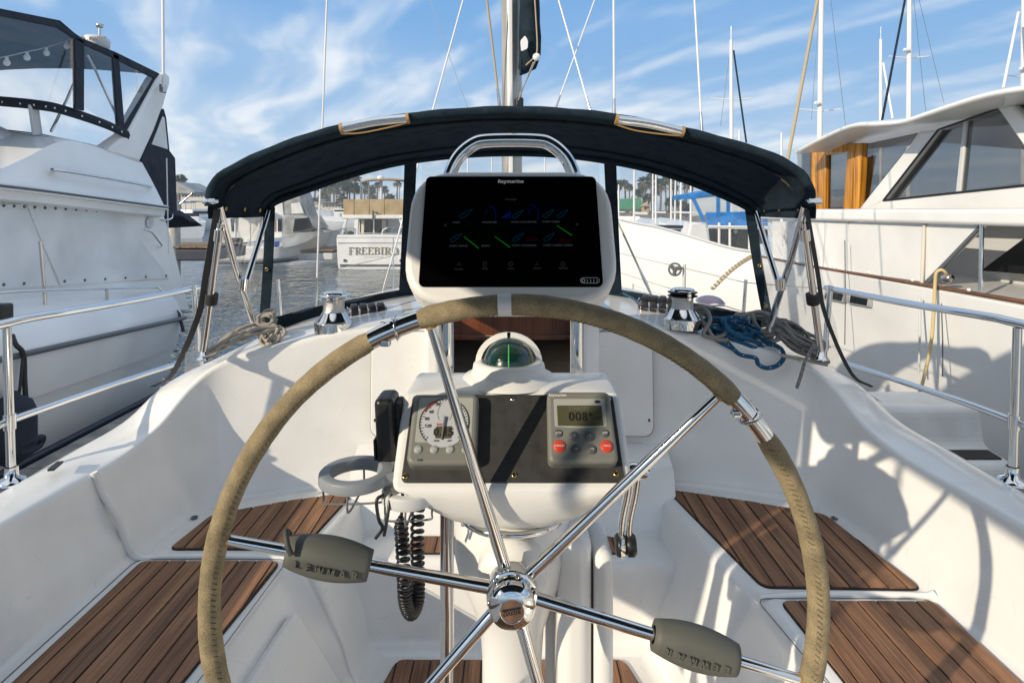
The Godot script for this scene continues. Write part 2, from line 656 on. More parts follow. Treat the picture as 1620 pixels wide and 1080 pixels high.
func gelcoat_tints() -> ImageTexture:      # faint chalking, with sparse scuffs, specks and water marks
	var a := noise(0.011, 3, 4).get_seamless_image(512, 512)
	var b := noise(0.16, 4, 3).get_seamless_image(512, 512)
	var img := Image.create(512, 512, false, Image.FORMAT_RGB8)
	for y in 512:
		for x in 512:
			var v := 0.945 + 0.06 * a.get_pixel(x, y).r
			var q := b.get_pixel(x, y).r
			if q > 0.80: v -= (q - 0.80) * 0.4
			img.set_pixel(x, y, Color(v, v * 0.998, v * 0.992))
	var r := RandomNumberGenerator.new()
	r.seed = 12
	for k in 70:
		var x0 := r.randi_range(0, 511)
		var y0 := r.randi_range(0, 511)
		var len := r.randi_range(2, 16)
		var dx := r.randf_range(-1, 1)
		var dy := r.randf_range(-1, 1)
		for s in len:
			var px := posmod(x0 + int(dx * s), 512)
			var py := posmod(y0 + int(dy * s), 512)
			var c := img.get_pixel(px, py)
			img.set_pixel(px, py, Color(c.r * 0.93, c.g * 0.92, c.b * 0.90))
	return tex(img)

func leather_tints() -> ImageTexture:
	var a := noise(0.02, 71, 4).get_seamless_image(256, 256)
	var b := noise(0.25, 72, 3).get_seamless_image(256, 256)
	var img := Image.create(256, 256, false, Image.FORMAT_RGB8)
	for y in 256:
		for x in 256:
			var v := 0.68 + 0.28 * a.get_pixel(x, y).r + 0.36 * (b.get_pixel(x, y).r - 0.5)
			img.set_pixel(x, y, Color(v, v * 0.985, v * 0.96))
	return tex(img)

func grain(sd: int) -> ImageTexture:      # wood: fine streaks along v, slow drift of tone
	var f := noise(0.09, sd, 4)
	var g := noise(0.012, sd + 100, 3)
	var img := Image.create(256, 256, false, Image.FORMAT_RGB8)
	for y in 256:
		for x in 256:
			var a := TAU * x / 256.0
			var b := TAU * y / 256.0
			var s := f.get_noise_3d(cos(a) * 90.0, sin(a) * 90.0, sin(b) * 6.0)
			var d := g.get_noise_3d(cos(a) * 40.0, sin(a) * 40.0, cos(b) * 40.0)
			var v := clampf(0.85 + s * 0.26 + d * 0.34, 0.4, 1.0)
			img.set_pixel(x, y, Color(v, v * (0.98 + 0.02 * s), v * (0.96 + 0.03 * s)))
	return tex(img)

func rope_weave(k: int) -> ImageTexture:
	var base: Color = [lin(0.55, 0.50, 0.42), lin(0.008, 0.125, 0.27), lin(0.36, 0.34, 0.30), lin(0.34, 0.33, 0.31)][k]
	var fleck: Color = [lin(0.40, 0.36, 0.30), lin(0.55, 0.58, 0.50), lin(0.26, 0.25, 0.22), lin(0.035, 0.035, 0.04)][k]
	var img := Image.create(64, 64, false, Image.FORMAT_RGB8)
	var r := RandomNumberGenerator.new()
	r.seed = 80 + k
	for y in 64:
		for x in 64:
			var w := 0.82 + 0.18 * sin((x + y) * TAU / 8.0) * sin((x - y) * TAU / 8.0)
			img.set_pixel(x, y, Color(base.r * w, base.g * w, base.b * w))
	for q in [6, 3, 8, 16][k]:
		var x0 := r.randi_range(0, 63)
		var y0 := r.randi_range(0, 63)
		for s in 9:
			for e in 4:
				img.set_pixel((x0 + e + s / 2) % 64, (y0 + s) % 64, fleck)
	return tex(img)

# ---------------------------------------------------------------- own boat: cockpit
var boat: Node3D

# plan of the cockpit wall, starboard side: [x at the seat, d at the seat, x of the rim, d of the rim, y of the rim, x, d, y of the outer edge]
const WALL := [
	[1.22, -0.90, 1.31, -0.90, 0.735, 1.50, -0.90, 0.66],
	[1.22, 0.20, 1.31, 0.20, 0.725, 1.53, 0.20, 0.665],
	[1.22, 1.00, 1.31, 1.00, 0.715, 1.52, 1.00, 0.67],
	[1.215, 1.40, 1.305, 1.40, 0.708, 1.51, 1.40, 0.675],
	[1.21, 1.70, 1.30, 1.72, 0.70, 1.50, 1.76, 0.68],
	[1.20, 1.90, 1.285, 1.95, 0.695, 1.50, 2.05, 0.685],
	[1.185, 2.05, 1.26, 2.12, 0.735, 1.485, 2.30, 0.70],
	[1.15, 2.17, 1.21, 2.25, 0.84, 1.43, 2.50, 0.79],
	[1.09, 2.25, 1.13, 2.33, 0.912, 1.27, 2.75, 0.86],
	[0.95, 2.31, 0.97, 2.38, 0.958, 1.08, 3.00, 0.96],
	[0.75, 2.37, 0.76, 2.43, 0.998, 0.85, 3.35, 1.02],
	[0.60, 2.40, 0.60, 2.46, 1.018, 0.62, 3.55, 1.06],
	[0.45, 2.42, 0.45, 2.48, 1.03, 0.45, 3.65, 1.08],
	[0.345, 2.42, 0.345, 2.48, 1.035, 0.345, 3.68, 1.085]]
const SEAT := 0.41

func wall_rows(side: float) -> Array:      # smooth stations along the wall: each [seat, rim, outer]
	var a: Array = []
	var b: Array = []
	var c: Array = []
	for w in WALL:
		a.append(Vector3(w[0] * side, SEAT, -w[1]))
		b.append(Vector3(w[2] * side, w[4], -w[3]))
		c.append(Vector3(w[5] * side, w[7], -w[6]))
	return [smooth(a, 7), smooth(b, 7), smooth(c, 7)]

func make_cockpit() -> void:
	boat = thing("sailboat_cockpit", "white moulded sailboat cockpit with striped teak seats around the helm", "sailboat", Vector3(0, 0, -1.5))
	for side in [-1.0, 1.0]:
		var w := wall_rows(side)
		var rows: Array = []
		var r := 0.020
		for k in w[0].size():
			var s: Vector3 = w[0][k]
			var t: Vector3 = w[1][k]
			var o: Vector3 = w[2][k]
			var up := (t - s).normalized()
			var out := (o - t).normalized()
			var row := PackedVector3Array()
			var inward := (s - t)
			inward.y = 0
			var inn := (Vector3(s.x * 0.0, 0, -1.6) - Vector3(s.x, 0, s.z))
			inn.y = 0
			inn = inn.normalized()
			# cove at the foot of the wall, slightly bellied wall, rounded rim, crowned top, rounded outer edge, topsides
			row.append(s + inn * 0.055 - Vector3(0, 0.008, 0))
			row.append(s + inn * 0.024 + Vector3(0, 0.004, 0))
			row.append(s + inn * 0.006 + Vector3(0, 0.022, 0))
			row.append(s + Vector3(0, 0.05, 0) + (t - s) * 0.03)
			for q in [0.18, 0.34, 0.5, 0.66, 0.8]:
				row.append(s.lerp(t, q) + Vector3(0, 0.05 * (1.0 - q), 0) - inn * 0.012 * sin(q * PI))
			row.append(t - up * r * 1.15)
			row.append(t - up * r * 0.45 + out * r * 0.12)
			row.append(t - up * r * 0.08 + out * r * 0.5)
			row.append(t + out * r * 1.3)
			for q in [0.3, 0.5, 0.7, 0.85]:
				row.append(t.lerp(o, q) + Vector3(0, 0.012 * sin(q * PI), 0))
			row.append(o - out * 0.02)
			row.append(o + out * 0.012 - Vector3(0, 0.012, 0))
			row.append(o + out * 0.03 - Vector3(0, 0.05, 0))
			row.append(Vector3(o.x + 0.06 * side, -0.05, o.z - 0.02))
			row.append(Vector3(o.x * 0.96, WATER + 0.08, o.z))
			rows.append(row)
		var b := MB.new()
		b.grid(rows)
		part(boat, "coaming", b, M.gelcoat)
	make_seats()
	make_forward_hull()

const LIP := [[-0.9, 0.80, 0.60], [0.2, 0.795, 0.585], [1.0, 0.757, 0.565], [1.37, 0.715, 0.54], [1.62, 0.695, 0.52], [1.71, 0.68, 0.515], [1.76, 0.655, 0.505], [1.9, 0.625, 0.49], [2.05, 0.60, 0.475], [2.2, 0.575, 0.465], [2.44, 0.545, 0.46]]

func make_seats() -> void:
	for side in [-1.0, 1.0]:
		var pts: Array = []
		for l in LIP: pts.append(Vector3(l[1] * side, l[2], -l[0] - (0.12 if side < 0 and l[0] > 1.5 and l[0] < 1.8 else 0.0)))
		var path := smooth(pts, 5)
		var rows: Array = []
		for p in path:
			var row := PackedVector3Array()
			var x: float = p.x
			var f: float = p.y * side
			row.append(Vector3(1.26 * side, SEAT, p.z))
			row.append(Vector3(x + 0.075 * side, SEAT, p.z))
			row.append(Vector3(x + 0.05 * side, SEAT + 0.001, p.z))
			row.append(Vector3(x + 0.022 * side, SEAT - 0.004, p.z))
			row.append(Vector3(x + 0.006 * side, SEAT - 0.018, p.z))
			row.append(Vector3(x, SEAT - 0.042, p.z))
			for q in [0.25, 0.5, 0.75]:
				row.append(Vector3(lerpf(x, f, q), lerpf(SEAT - 0.045, 0.06, q), p.z))
			row.append(Vector3(f + 0.012 * side, 0.05, p.z))
			row.append(Vector3(f - 0.01 * side, 0.014, p.z))
			row.append(Vector3(f - 0.05 * side, 0.0, p.z))
			row.append(Vector3(0, 0.0, p.z))
			rows.append(row)
		var b := MB.new()
		b.grid(rows)
		part(boat, "seat_moulding", b, M.gelcoat)
	# bridge step below the companionway: riser, step, riser, sill
	var b := MB.new()
	var rows: Array = []
	for k in 13:
		var x := lerpf(-0.62, 0.62, k / 12.0)
		var e := pow(absf(x) / 0.62, 6.0) * -0.03
		rows.append(PackedVector3Array([Vector3(x, 0.0, -2.02 - e), Vector3(x, 0.012, -2.045 - e), Vector3(x, 0.04, -2.055 - e), Vector3(x, 0.25, -2.07 - e), Vector3(x, 0.283, -2.075 - e), Vector3(x, 0.292, -2.085 - e), Vector3(x, 0.294, -2.10), Vector3(x, 0.294, -2.215), Vector3(x, 0.30, -2.235), Vector3(x, 0.32, -2.24), Vector3(x, 0.50, -2.30), Vector3(x, 0.56, -2.42), Vector3(x, 0.565, -2.47)]))
	b.grid(rows)
	part(boat, "bridge_step", b, M.gelcoat)
	# bulkhead faces either side of the opening
	teak("seat_teak", PackedVector2Array([Vector2(-0.605, 2.32), Vector2(-0.85, 2.24), Vector2(-1.075, 2.14), Vector2(-1.105, 1.925), Vector2(-0.672, 1.925)]), SEAT, 0.054, -1.12)
	teak("seat_teak", PackedVector2Array([Vector2(-1.15, 1.86), Vector2(-0.715, 1.86), Vector2(-0.758, 1.373), Vector2(-0.79, 1.0), Vector2(-0.845, -0.7), Vector2(-1.165, -0.7)]), SEAT, 0.054, -1.16)
	teak("seat_teak", PackedVector2Array([Vector2(0.60, 2.34), Vector2(0.86, 2.25), Vector2(1.12, 2.145), Vector2(1.18, 1.72), Vector2(0.722, 1.73)]), SEAT, 0.054, 0.60)
	teak("seat_teak", PackedVector2Array([Vector2(0.744, 1.672), Vector2(1.175, 1.668), Vector2(1.165, -0.7), Vector2(0.845, -0.7), Vector2(0.79, 1.0), Vector2(0.765, 1.373)]), SEAT, 0.054, 0.744)
	teak("step_teak", PackedVector2Array([Vector2(-0.385, 2.105), Vector2(-0.36, 2.215), Vector2(0.38, 2.215), Vector2(0.405, 2.105)]), 0.294, 0.058, -0.4)
	teak("sole_teak", PackedVector2Array([Vector2(-0.385, 2.0), Vector2(0.375, 2.0), Vector2(0.46, 1.7), Vector2(0.49, -0.7), Vector2(-0.49, -0.7), Vector2(-0.455, 1.7)]), 0.0, 0.056, -0.49)
	# raised lips between the forward and after seats
	for l in [[-1.0, 1.888], [1.0, 1.70]]:
		var s: float = l[0]
		b = MB.new()
		b.tube(smooth([Vector3(0.70 * s, SEAT - 0.006, -l[1] + 0.004), Vector3(0.85 * s, SEAT + 0.001, -l[1]), Vector3(1.08 * s, SEAT + 0.001, -l[1]), Vector3(1.165 * s, SEAT + 0.004, -l[1] + 0.01)] + ([Vector3(1.198 * s, SEAT + 0.05, -l[1] + 0.02), Vector3(1.225 * s, SEAT + 0.14, -l[1] + 0.025), Vector3(1.27 * s, SEAT + 0.22, -l[1] + 0.03), Vector3(1.288 * s, SEAT + 0.284, -l[1] + 0.04)] if s < 0 else [Vector3(1.19 * s, SEAT + 0.012, -l[1] + 0.012)]), 5), 0.011, 8)
		part(boat, "seat_lip", b, M.gelcoat)
	# locker door in the port footwell side: raised panel with a finger ledge
	b = MB.new()
	var n := Vector3(0.93, 0.36, 0.0).normalized()
	var fr := frame(Vector3(-0.598, 0.215, -1.46), Vector3(0.09, 0, -1), Vector3(-0.53, 1, 0))
	b.prism(round_poly(PackedVector2Array([Vector2(-0.42, -0.17), Vector2(0.34, -0.17), Vector2(0.30, 0.125), Vector2(-0.42, 0.125)]), 0.02), 0.03, 0.008, fr)
	part(boat, "locker_door", b, M.gelcoat)
	# seams round the lids of the after lockers, drain, hinges
	for sd in [-1.0, 1.0]:
		var lid: Array = []
		var near := 1.875 if sd < 0 else 1.686
		for p in round_poly(PackedVector2Array([Vector2(0.685 if sd > 0 else 0.700, near), Vector2(1.172, near), Vector2(1.185, 1.0), Vector2(1.185, -0.72), Vector2(0.82, -0.72), Vector2(0.765, 1.0), Vector2(0.728, 1.373)]), 0.035, 5): lid.append(Vector3(p.x * sd, SEAT + 0.0008, -p.y))
		b = MB.new()
		b.tube(lid, 0.0016, 6, true)
		part(boat, "lid_seam", b, M.ink_grey)
	for dr in [Vector3(-1.125, SEAT + 0.004, -2.125), Vector3(1.14, SEAT + 0.004, -2.12)]:
		b = MB.new()
		b.lathe(dr, [[0.0, 0.0012], [0.006, 0.0012], [0.006, 0.003], [0.011, 0.003], [0.012, 0.0]], 14)
		part(boat, "drain", b, M.rub_strip)
	b = MB.new()
	b.rbox(Vector3(-1.385, 0.726, -1.82), Vector3(0.02, 0.008, 0.06), 0.003, Basis(Vector3.UP, 0.25))
	part(boat, "hinge", b, M.black)
	b = MB.new()
	b.rbox(Vector3(1.222, SEAT + 0.012, -1.44), Vector3(0.012, 0.02, 0.085), 0.004)
	part(boat, "hinge", b, M.steel_dull)

func teak(called: String, poly: PackedVector2Array, y: float, pitch: float, x0: float) -> void:
	# poly in (x, d); a bed of black caulk with one plank per strip
	var outline := round_poly(poly, 0.03)
	var flip := PackedVector2Array()
	for p in outline: flip.append(Vector2(p.x, p.y))
	var fr := Transform3D(Basis(Vector3.RIGHT, Vector3.FORWARD, Vector3.UP), Vector3(0, y + 0.0045, 0))
	var b := MB.new()
	b.prism(flip, 0.012, 0.001, fr, 1, false)
	var bed := part(boat, called, b, M.caulk)
	var lo := 99.0
	var hi := -99.0
	for p in poly:
		lo = minf(lo, p.x)
		hi = maxf(hi, p.x)
	var inset := Geometry2D.offset_polygon(outline, -0.004)
	var x := lo - 0.003
	var k := 0
	while x < hi:
		var strip := PackedVector2Array([Vector2(x + 0.0026, -3), Vector2(x + pitch - 0.0026, -3), Vector2(x + pitch - 0.0026, 4), Vector2(x + 0.0026, 4)])
		for piece in Geometry2D.intersect_polygons(strip, inset[0]):
			if piece.size() > 2:
				var pb := MB.new()
				pb.prism(piece, 0.004, 0.0008, Transform3D(fr.basis, fr.origin + Vector3(0, 0.004 + 0.0004 * ((k * 7) % 3), 0)), 1, false)
				part(bed, "plank", pb, M["teak%d" % ((k * 5 + int(absf(x0) * 10.0)) % 4)])
		x += pitch
		k += 1

func make_forward_hull() -> void:
	# coachroof, side decks and bow ahead of the dodger
	var hull: Array = []
	for s in [[2.62, 1.44, 0.66], [3.2, 1.60, 0.655], [4.5, 1.58, 0.64], [6.0, 1.25, 0.64], [7.4, 0.72, 0.66], [8.4, 0.20, 0.69], [8.7, 0.02, 0.70]]:
		hull.append(Vector3(s[1], s[2], -s[0]))
	var path := smooth(hull, 4)
	var rows: Array = []
	for p in path:
		rows.append(PackedVector3Array([Vector3(-p.x * 0.6, WATER - 0.1, p.z + 0.2), Vector3(-p.x * 0.93, -0.2, p.z), Vector3(-p.x, p.y - 0.02, p.z), Vector3(-p.x * 0.97, p.y, p.z), Vector3(-p.x * 0.5, p.y + 0.03, p.z), Vector3(0, p.y + 0.04, p.z), Vector3(p.x * 0.5, p.y + 0.03, p.z), Vector3(p.x * 0.97, p.y, p.z), Vector3(p.x, p.y - 0.02, p.z), Vector3(p.x * 0.93, -0.2, p.z), Vector3(p.x * 0.6, WATER - 0.1, p.z + 0.2)]))
	var b := MB.new()
	b.grid(rows)
	part(boat, "hull", b, M.gelcoat)
	rows = []
	for s in [[3.0, 1.06, 1.0], [3.5, 1.05, 1.03], [4.3, 0.98, 0.97], [5.2, 0.84, 0.82], [5.7, 0.7, 0.70]]:
		var row := PackedVector3Array()
		for k in 13:
			var t := k / 12.0 * 2.0 - 1.0
			row.append(Vector3(s[1] * t, 0.62 + (s[2] - 0.62) * (1.0 - pow(absf(t), 7.0)) + 0.05 * (1.0 - t * t), -s[0]))
		rows.append(row)
	b = MB.new()
	b.grid(rows)
	part(boat, "coachroof", b, M.gelcoat_worn)

func make_companionway() -> void:
	# bulkhead panels with their dark gasket lines
	for side in [-1.0, 1.0]:
		var poly := PackedVector2Array([Vector2(-0.122, -0.205), Vector2(0.122, -0.205), Vector2(0.122, 0.205), Vector2(-0.122, 0.205)])
		var fr := frame(Vector3(0.447 * side, 0.80, -2.432), Vector3(1, 0, 0.10 * side), Vector3(0, 1, -0.10))
		var b := MB.new()
		b.prism(round_poly(Transform2D(0.0, Vector2(1.018, 1.011), 0.0, Vector2.ZERO) * poly, 0.045, 6), 0.04, 0.001, fr, 1)
		var gas := part(boat, "panel_gasket", b, M.ink_grey)
		b = MB.new()
		b.prism(round_poly(poly, 0.045, 6), 0.03, 0.004, Transform3D(fr.basis, fr * Vector3(0, 0, 0.004)), 2)
		var pn := part(boat, "bulkhead_panel", b, M.gelcoat)
		b = MB.new()
		var c := fr * Vector3(0.105 * side, -0.14, 0.0045)
		b.rbox(c, Vector3(0.007, 0.012, 0.004), 0.0015)
		part(pn, "latch", b, M.black)
		# moulded surround of the companionway
		b = MB.new()
		b.rbox(Vector3(0.315 * side, 0.80, -2.42), Vector3(0.07, 0.60, 0.13), 0.024, Basis(Vector3.RIGHT, -0.09))
		part(boat, "companionway_frame", b, M.gelcoat)
	var b := MB.new()
	b.rbox(Vector3(0, 1.10, -2.75), Vector3(0.62, 0.07, 0.62), 0.022)
	part(boat, "sliding_hatch", b, M.gelcoat)
	b = MB.new()
	b.box(Vector3(0, 1.0, -2.78), Vector3(0.60, 0.19, 0.03))
	part(boat, "header_board", b, M.mahogany)
	b = MB.new()
	b.rbox(Vector3(0, 0.53, -2.45), Vector3(0.56, 0.05, 0.10), 0.012)
	part(boat, "sill", b, M.gelcoat)
	# the cabin below
	b = MB.new()
	b.quad(Vector3(-0.9, -0.5, -2.52), Vector3(-0.9, -0.5, -4.0), Vector3(-0.9, 0.93, -4.0), Vector3(-0.9, 0.93, -2.52))
	b.quad(Vector3(0.9, -0.5, -4.0), Vector3(0.9, -0.5, -2.52), Vector3(0.9, 0.93, -2.52), Vector3(0.9, 0.93, -4.0))
	part(boat, "cabin_side", b, M.mahogany)
	b = MB.new()
	b.quad(Vector3(-0.9, -0.5, -4.0), Vector3(0.9, -0.5, -4.0), Vector3(0.9, 0.93, -4.0), Vector3(-0.9, 0.93, -4.0))
	part(boat, "cabin_end", b, M.mahogany)
	b = MB.new()
	b.quad(Vector3(-0.9, -0.5, -2.52), Vector3(0.9, -0.5, -2.52), Vector3(0.9, -0.5, -4.0), Vector3(-0.9, -0.5, -4.0))
	part(boat, "cabin_floor", b, M.cabin_sole)
	b = MB.new()
	b.quad(Vector3(-0.9, 0.925, -2.75), Vector3(0.9, 0.925, -2.75), Vector3(0.9, 0.925, -4.0), Vector3(-0.9, 0.925, -4.0))
	part(boat, "cabin_ceiling", b, M.headliner)
	b = MB.new()
	for s in [-1.0, 1.0]:
		b.quad(Vector3(0.28 * s, -0.5, -2.515), Vector3(0.95 * s, -0.5, -2.515), Vector3(0.95 * s, 0.92, -2.515), Vector3(0.28 * s, 0.92, -2.515))
	part(boat, "cabin_bulkhead", b, M.mahogany)
	for p in [-0.09, 0.09]:
		b = MB.new()
		b.tube([Vector3(p, -0.4, -3.2), Vector3(p, 0.92, -3.2)], 0.014, 10)
		part(boat, "cabin_pillar", b, M.steel_dull)
	b = MB.new()
	b.rbox(Vector3(0.0, 0.60, -3.7), Vector3(0.13, 0.34, 0.12), 0.03)
	part(boat, "cushion", b, M.cushion_red)
	b = MB.new()
	b.rbox(Vector3(0.43, 0.42, -3.3), Vector3(0.3, 0.22, 0.2), 0.04)
	part(boat, "cushion", b, M.cushion_red)
	for y in [0.84, 0.62]:
		b = MB.new()
		b.lathe(Vector3(0.30, y, -3.98), [[0.0, 0.03], [0.075, 0.03], [0.075, 0.03], [0.09, 0.04], [0.10, 0.02], [0.10, 0.0]], 24, Basis(Vector3.RIGHT, PI / 2))
		var cl := part(boat, "wall_clock", b, M.brass)
		b = MB.new()
		b.lathe(Vector3(0.30, y, -3.98), [[0.0, 0.034], [0.072, 0.034]], 24, Basis(Vector3.RIGHT, PI / 2))
		part(cl, "dial", b, M.dial)
	b = MB.new()
	b.rbox(Vector3(0.60, 0.68, -3.97), Vector3(0.34, 0.36, 0.03), 0.006)
	var pic := part(boat, "picture_frame", b, M.steel_dull)
	b = MB.new()
	b.box(Vector3(0.60, 0.68, -3.95), Vector3(0.28, 0.30, 0.004))
	part(pic, "picture", b, M.blue_grey)

# ---------------------------------------------------------------- dodger
func make_dodger() -> void:
	var dg := thing("dodger", "navy canvas spray hood on steel bows sheltering the cabin entrance", "dodger", Vector3(0, 1.0, -2.5))
	var aft: Array = []
	for p in [[333, 322], [335, 300], [350, 276], [400, 248], [470, 220], [540, 200], [640, 183], [720, 175], [810, 171], [900, 175], [980, 184], [1080, 204], [1150, 222], [1220, 244], [1264, 270], [1280, 298], [1281, 322]]:
		aft.append(at(p[0], p[1] + 5.0, 2.1))
	var fore: Array = []
	for p in [[428, 328, 2.62], [434, 320, 2.62], [450, 310, 2.63], [490, 298, 2.66], [540, 281, 2.70], [600, 264, 2.75], [650, 254, 2.78], [730, 244, 2.82], [810, 240, 2.83], [890, 244, 2.82], [960, 253, 2.79], [1020, 265, 2.75], [1080, 283, 2.70], [1130, 303, 2.66], [1166, 320, 2.63], [1180, 327, 2.62], [1188, 334, 2.62]]:
		fore.append(at(p[0], p[1], p[2]))
	aft = smooth(aft, 4)
	fore = smooth(fore, 4)
	var rows: Array = []
	var sheets: Array = []
	for q in 9:
		var t := q / 8.0
		var row := PackedVector3Array()
		for k in aft.size():
			var p: Vector3 = aft[k].lerp(fore[k], t)
			var edge := clampf((1.0 - absf(p.x) / 1.05) * 3.0, 0.0, 1.0)
			p.y += 0.022 * sin(t * PI) * edge - 0.006 * sin(t * PI * 3.0) * edge
			row.append(p)
		rows.append(row)
	var b := MB.new()
	b.grid(rows)
	var top: Array = []
	for row in rows:
		var r2 := PackedVector3Array()
		for p in row: r2.append(p + Vector3(0, 0.006, 0))
		top.append(r2)
	b.grid(top)
	part(dg, "canopy", b, M.canvas)
	# padded hem round the after bow, wrinkled a little
	var rad: Array = []
	var hem: Array = []
	for k in aft.size():
		rad.append(0.0165 + 0.0012 * sin(k * 1.7))
		hem.append(aft[k] + Vector3(0, 0.002, 0.008))
	b = MB.new()
	b.tube(hem, rad, 12)
	part(dg, "hem", b, M.canvas)
	# seam lines on the underside with their pale stitching
	for t in [0.17, 0.80]:
		var seam: Array = []
		for k in aft.size():
			var q := mini(int(t * 8.0), 7)
			seam.append(rows[q][k].lerp(rows[q + 1][k], t * 8.0 - q) + Vector3(0, -0.005, 0))
		b = MB.new()
		b.tube(seam, 0.008 if t > 0.5 else 0.006, 6)
		part(dg, "seam", b, M.canvas)
	for sd in [[3, 9], [aft.size() - 10, aft.size() - 4]]:
		var line: Array = []
		for k in range(sd[0], sd[1]): line.append(rows[1][k].lerp(rows[2][k], 0.36) + Vector3(0, -0.0125, 0))
		b = MB.new()
		b.tube(line, 0.0011, 5)
		part(dg, "stitching", b, M.thread)
	# bare lengths of the bow used as handholds, bound with leather
	for h in [[540, 203, 645, 187], [976, 189, 1080, 208]]:
		var a := at(h[0], h[1], 2.075)
		var c := at(h[2], h[3], 2.075)
		var mid := (a + c) / 2 + Vector3(0, 0.006, 0)
		b = MB.new()
		b.tube(smooth([a, mid, c], 6), 0.0160, 14)
		var hd := part(dg, "handhold", b, M.steel)
		for e in [a, c]:
			b = MB.new()
			var dir := (c - a).normalized()
			b.tube([e - dir * 0.005, e - dir * 0.003, e + dir * 0.003, e + dir * 0.005], [0.0172, 0.0195, 0.0195, 0.0172], 14)
			part(hd, "leather_binding", b, M.tan_leather)
		b = MB.new()
		b.tube(smooth([a + Vector3(0.0, -0.019, 0.004), a.lerp(c, 0.3) + Vector3(0, -0.026, 0.0), a.lerp(c, 0.75) + Vector3(0, -0.021, 0.0), c + Vector3(0, -0.015, 0.0)], 5), 0.003, 7)
		part(hd, "leather_edge", b, M.tan_leather)
	# valance flaps and turn buttons
	for side in [-1.0, 1.0]:
		var u := at(CX + 473 * side, 318, 2.1)
		var v := at(CX + 380 * side, 324, 2.62)
		b = MB.new()
		var flap: Array = []
		for q in 7:
			var t := q / 6.0
			var p := u.lerp(v, t) + Vector3(side * (0.012 + 0.006 * sin(t * 9.0)), 0, 0)
			flap.append(PackedVector3Array([p + Vector3(0, 0.012, 0), p + Vector3(side * 0.004, -0.03, 0), p + Vector3(side * 0.002, -0.062 + 0.01 * t, 0)]))
		b.grid(flap)
		var back: Array = []
		for row in flap:
			var r3 := PackedVector3Array()
			for p in row: r3.append(p + Vector3(side * 0.004, 0, 0))
			back.append(r3)
		b.grid(back)
		var val := part(dg, "valance", b, M.canvas)
		for t in [0.2, 0.5, 0.78]:
			b = MB.new()
			var c := u.lerp(v, t) + Vector3(side * 0.006, -0.024, 0)
			b.lathe(c, [[0.0075, 0.0], [0.0085, 0.003], [0.0055, 0.004], [0.004, 0.002]], 12, Basis(Vector3.BACK, PI / 2 * side))
			part(val, "turn_button", b, M.brass)
	# front window: three clear panels between canvas strips, standing on the coachroof
	var foot: Array = []
	for p in [[418, 514, 2.64], [440, 508, 2.70], [490, 494, 2.82], [540, 484, 2.92], [590, 473, 3.02], [640, 464, 3.10], [730, 455, 3.18], [810, 453, 3.2], [890, 455, 3.18], [975, 464, 3.10], [1025, 472, 3.02], [1075, 482, 2.92], [1125, 491, 2.82], [1185, 503, 2.70], [1222, 498, 2.64]]:
		foot.append(at(p[0], p[1], p[2]))
	var head: Array = []
	for p in [[428, 328, 2.60], [440, 318, 2.61], [500, 296, 2.65], [550, 279, 2.70], [600, 265, 2.74], [650, 255, 2.77], [730, 246, 2.81], [810, 243, 2.82], [890, 246, 2.81], [965, 256, 2.77], [1020, 267, 2.74], [1070, 281, 2.70], [1120, 300, 2.65], [1170, 322, 2.61], [1190, 334, 2.60]]:
		head.append(at(p[0], p[1], p[2]))
	foot = smooth(foot, 4)
	head = smooth(head, 4)
	var cols := foot.size()
	for seg in [[0, 19], [21, 35], [37, cols - 1]]:
		var pane: Array = []
		for k in range(seg[0], seg[1] + 1):
			var row := PackedVector3Array()
			for q in 9:
				var t := q / 8.0
				row.append(head[k].lerp(foot[k], t) + Vector3(0, 0, -0.012 * sin(t * PI) + 0.004 * sin(k * 0.9 + q)))
			pane.append(row)
		b = MB.new()
		b.grid(pane)
		part(dg, "window_panel", b, M.vinyl)
	for z in [[0, 1], [20, 20], [36, 36], [cols - 2, cols - 1]]:
		b = MB.new()
		var mid: int = z[0]
		var dirx := Vector3(0.028, 0, 0) if z[0] in [20, 36] else Vector3(0.0215, 0, 0)
		var st: Array = []
		for q in 9:
			var t := q / 8.0
			var p: Vector3 = head[mid].lerp(foot[mid], t) + Vector3(0, 0, 0.006 - 0.012 * sin(t * PI))
			st.append(PackedVector3Array([p - dirx, p - dirx + Vector3(0, 0, 0.004), p + dirx + Vector3(0, 0, 0.004), p + dirx]))
		b.grid(st, true)
		var zs := part(dg, "zip_strip", b, M.canvas)
		if not z[0] in [20, 36]:
			for t in [0.52, 0.9]:
				b = MB.new()
				b.lathe(head[mid].lerp(foot[mid], t) + Vector3(0, 0, 0.008), [[0.0075, 0.0], [0.0085, 0.003], [0.0055, 0.004], [0.004, 0.002]], 12, Basis(Vector3.RIGHT, PI / 2))
				part(zs, "turn_button", b, M.brass)
	b = MB.new()
	var skirt: Array = []
	for k in cols:
		var p: Vector3 = foot[k]
		skirt.append(PackedVector3Array([p + Vector3(0, 0.022, 0.0), p + Vector3(0, 0.022, 0.006), p + Vector3(0, -0.02, 0.008), p + Vector3(0, -0.045, 0.012), p + Vector3(0, -0.045, 0.0)]))
	b.grid(skirt, true)
	part(dg, "skirt", b, M.canvas)
	b = MB.new()
	var bead: Array = []
	for k in cols: bead.append(head[k] + Vector3(0, 0.002, 0.01))
	b.tube(bead, 0.016, 8)
	part(dg, "seam", b, M.canvas)
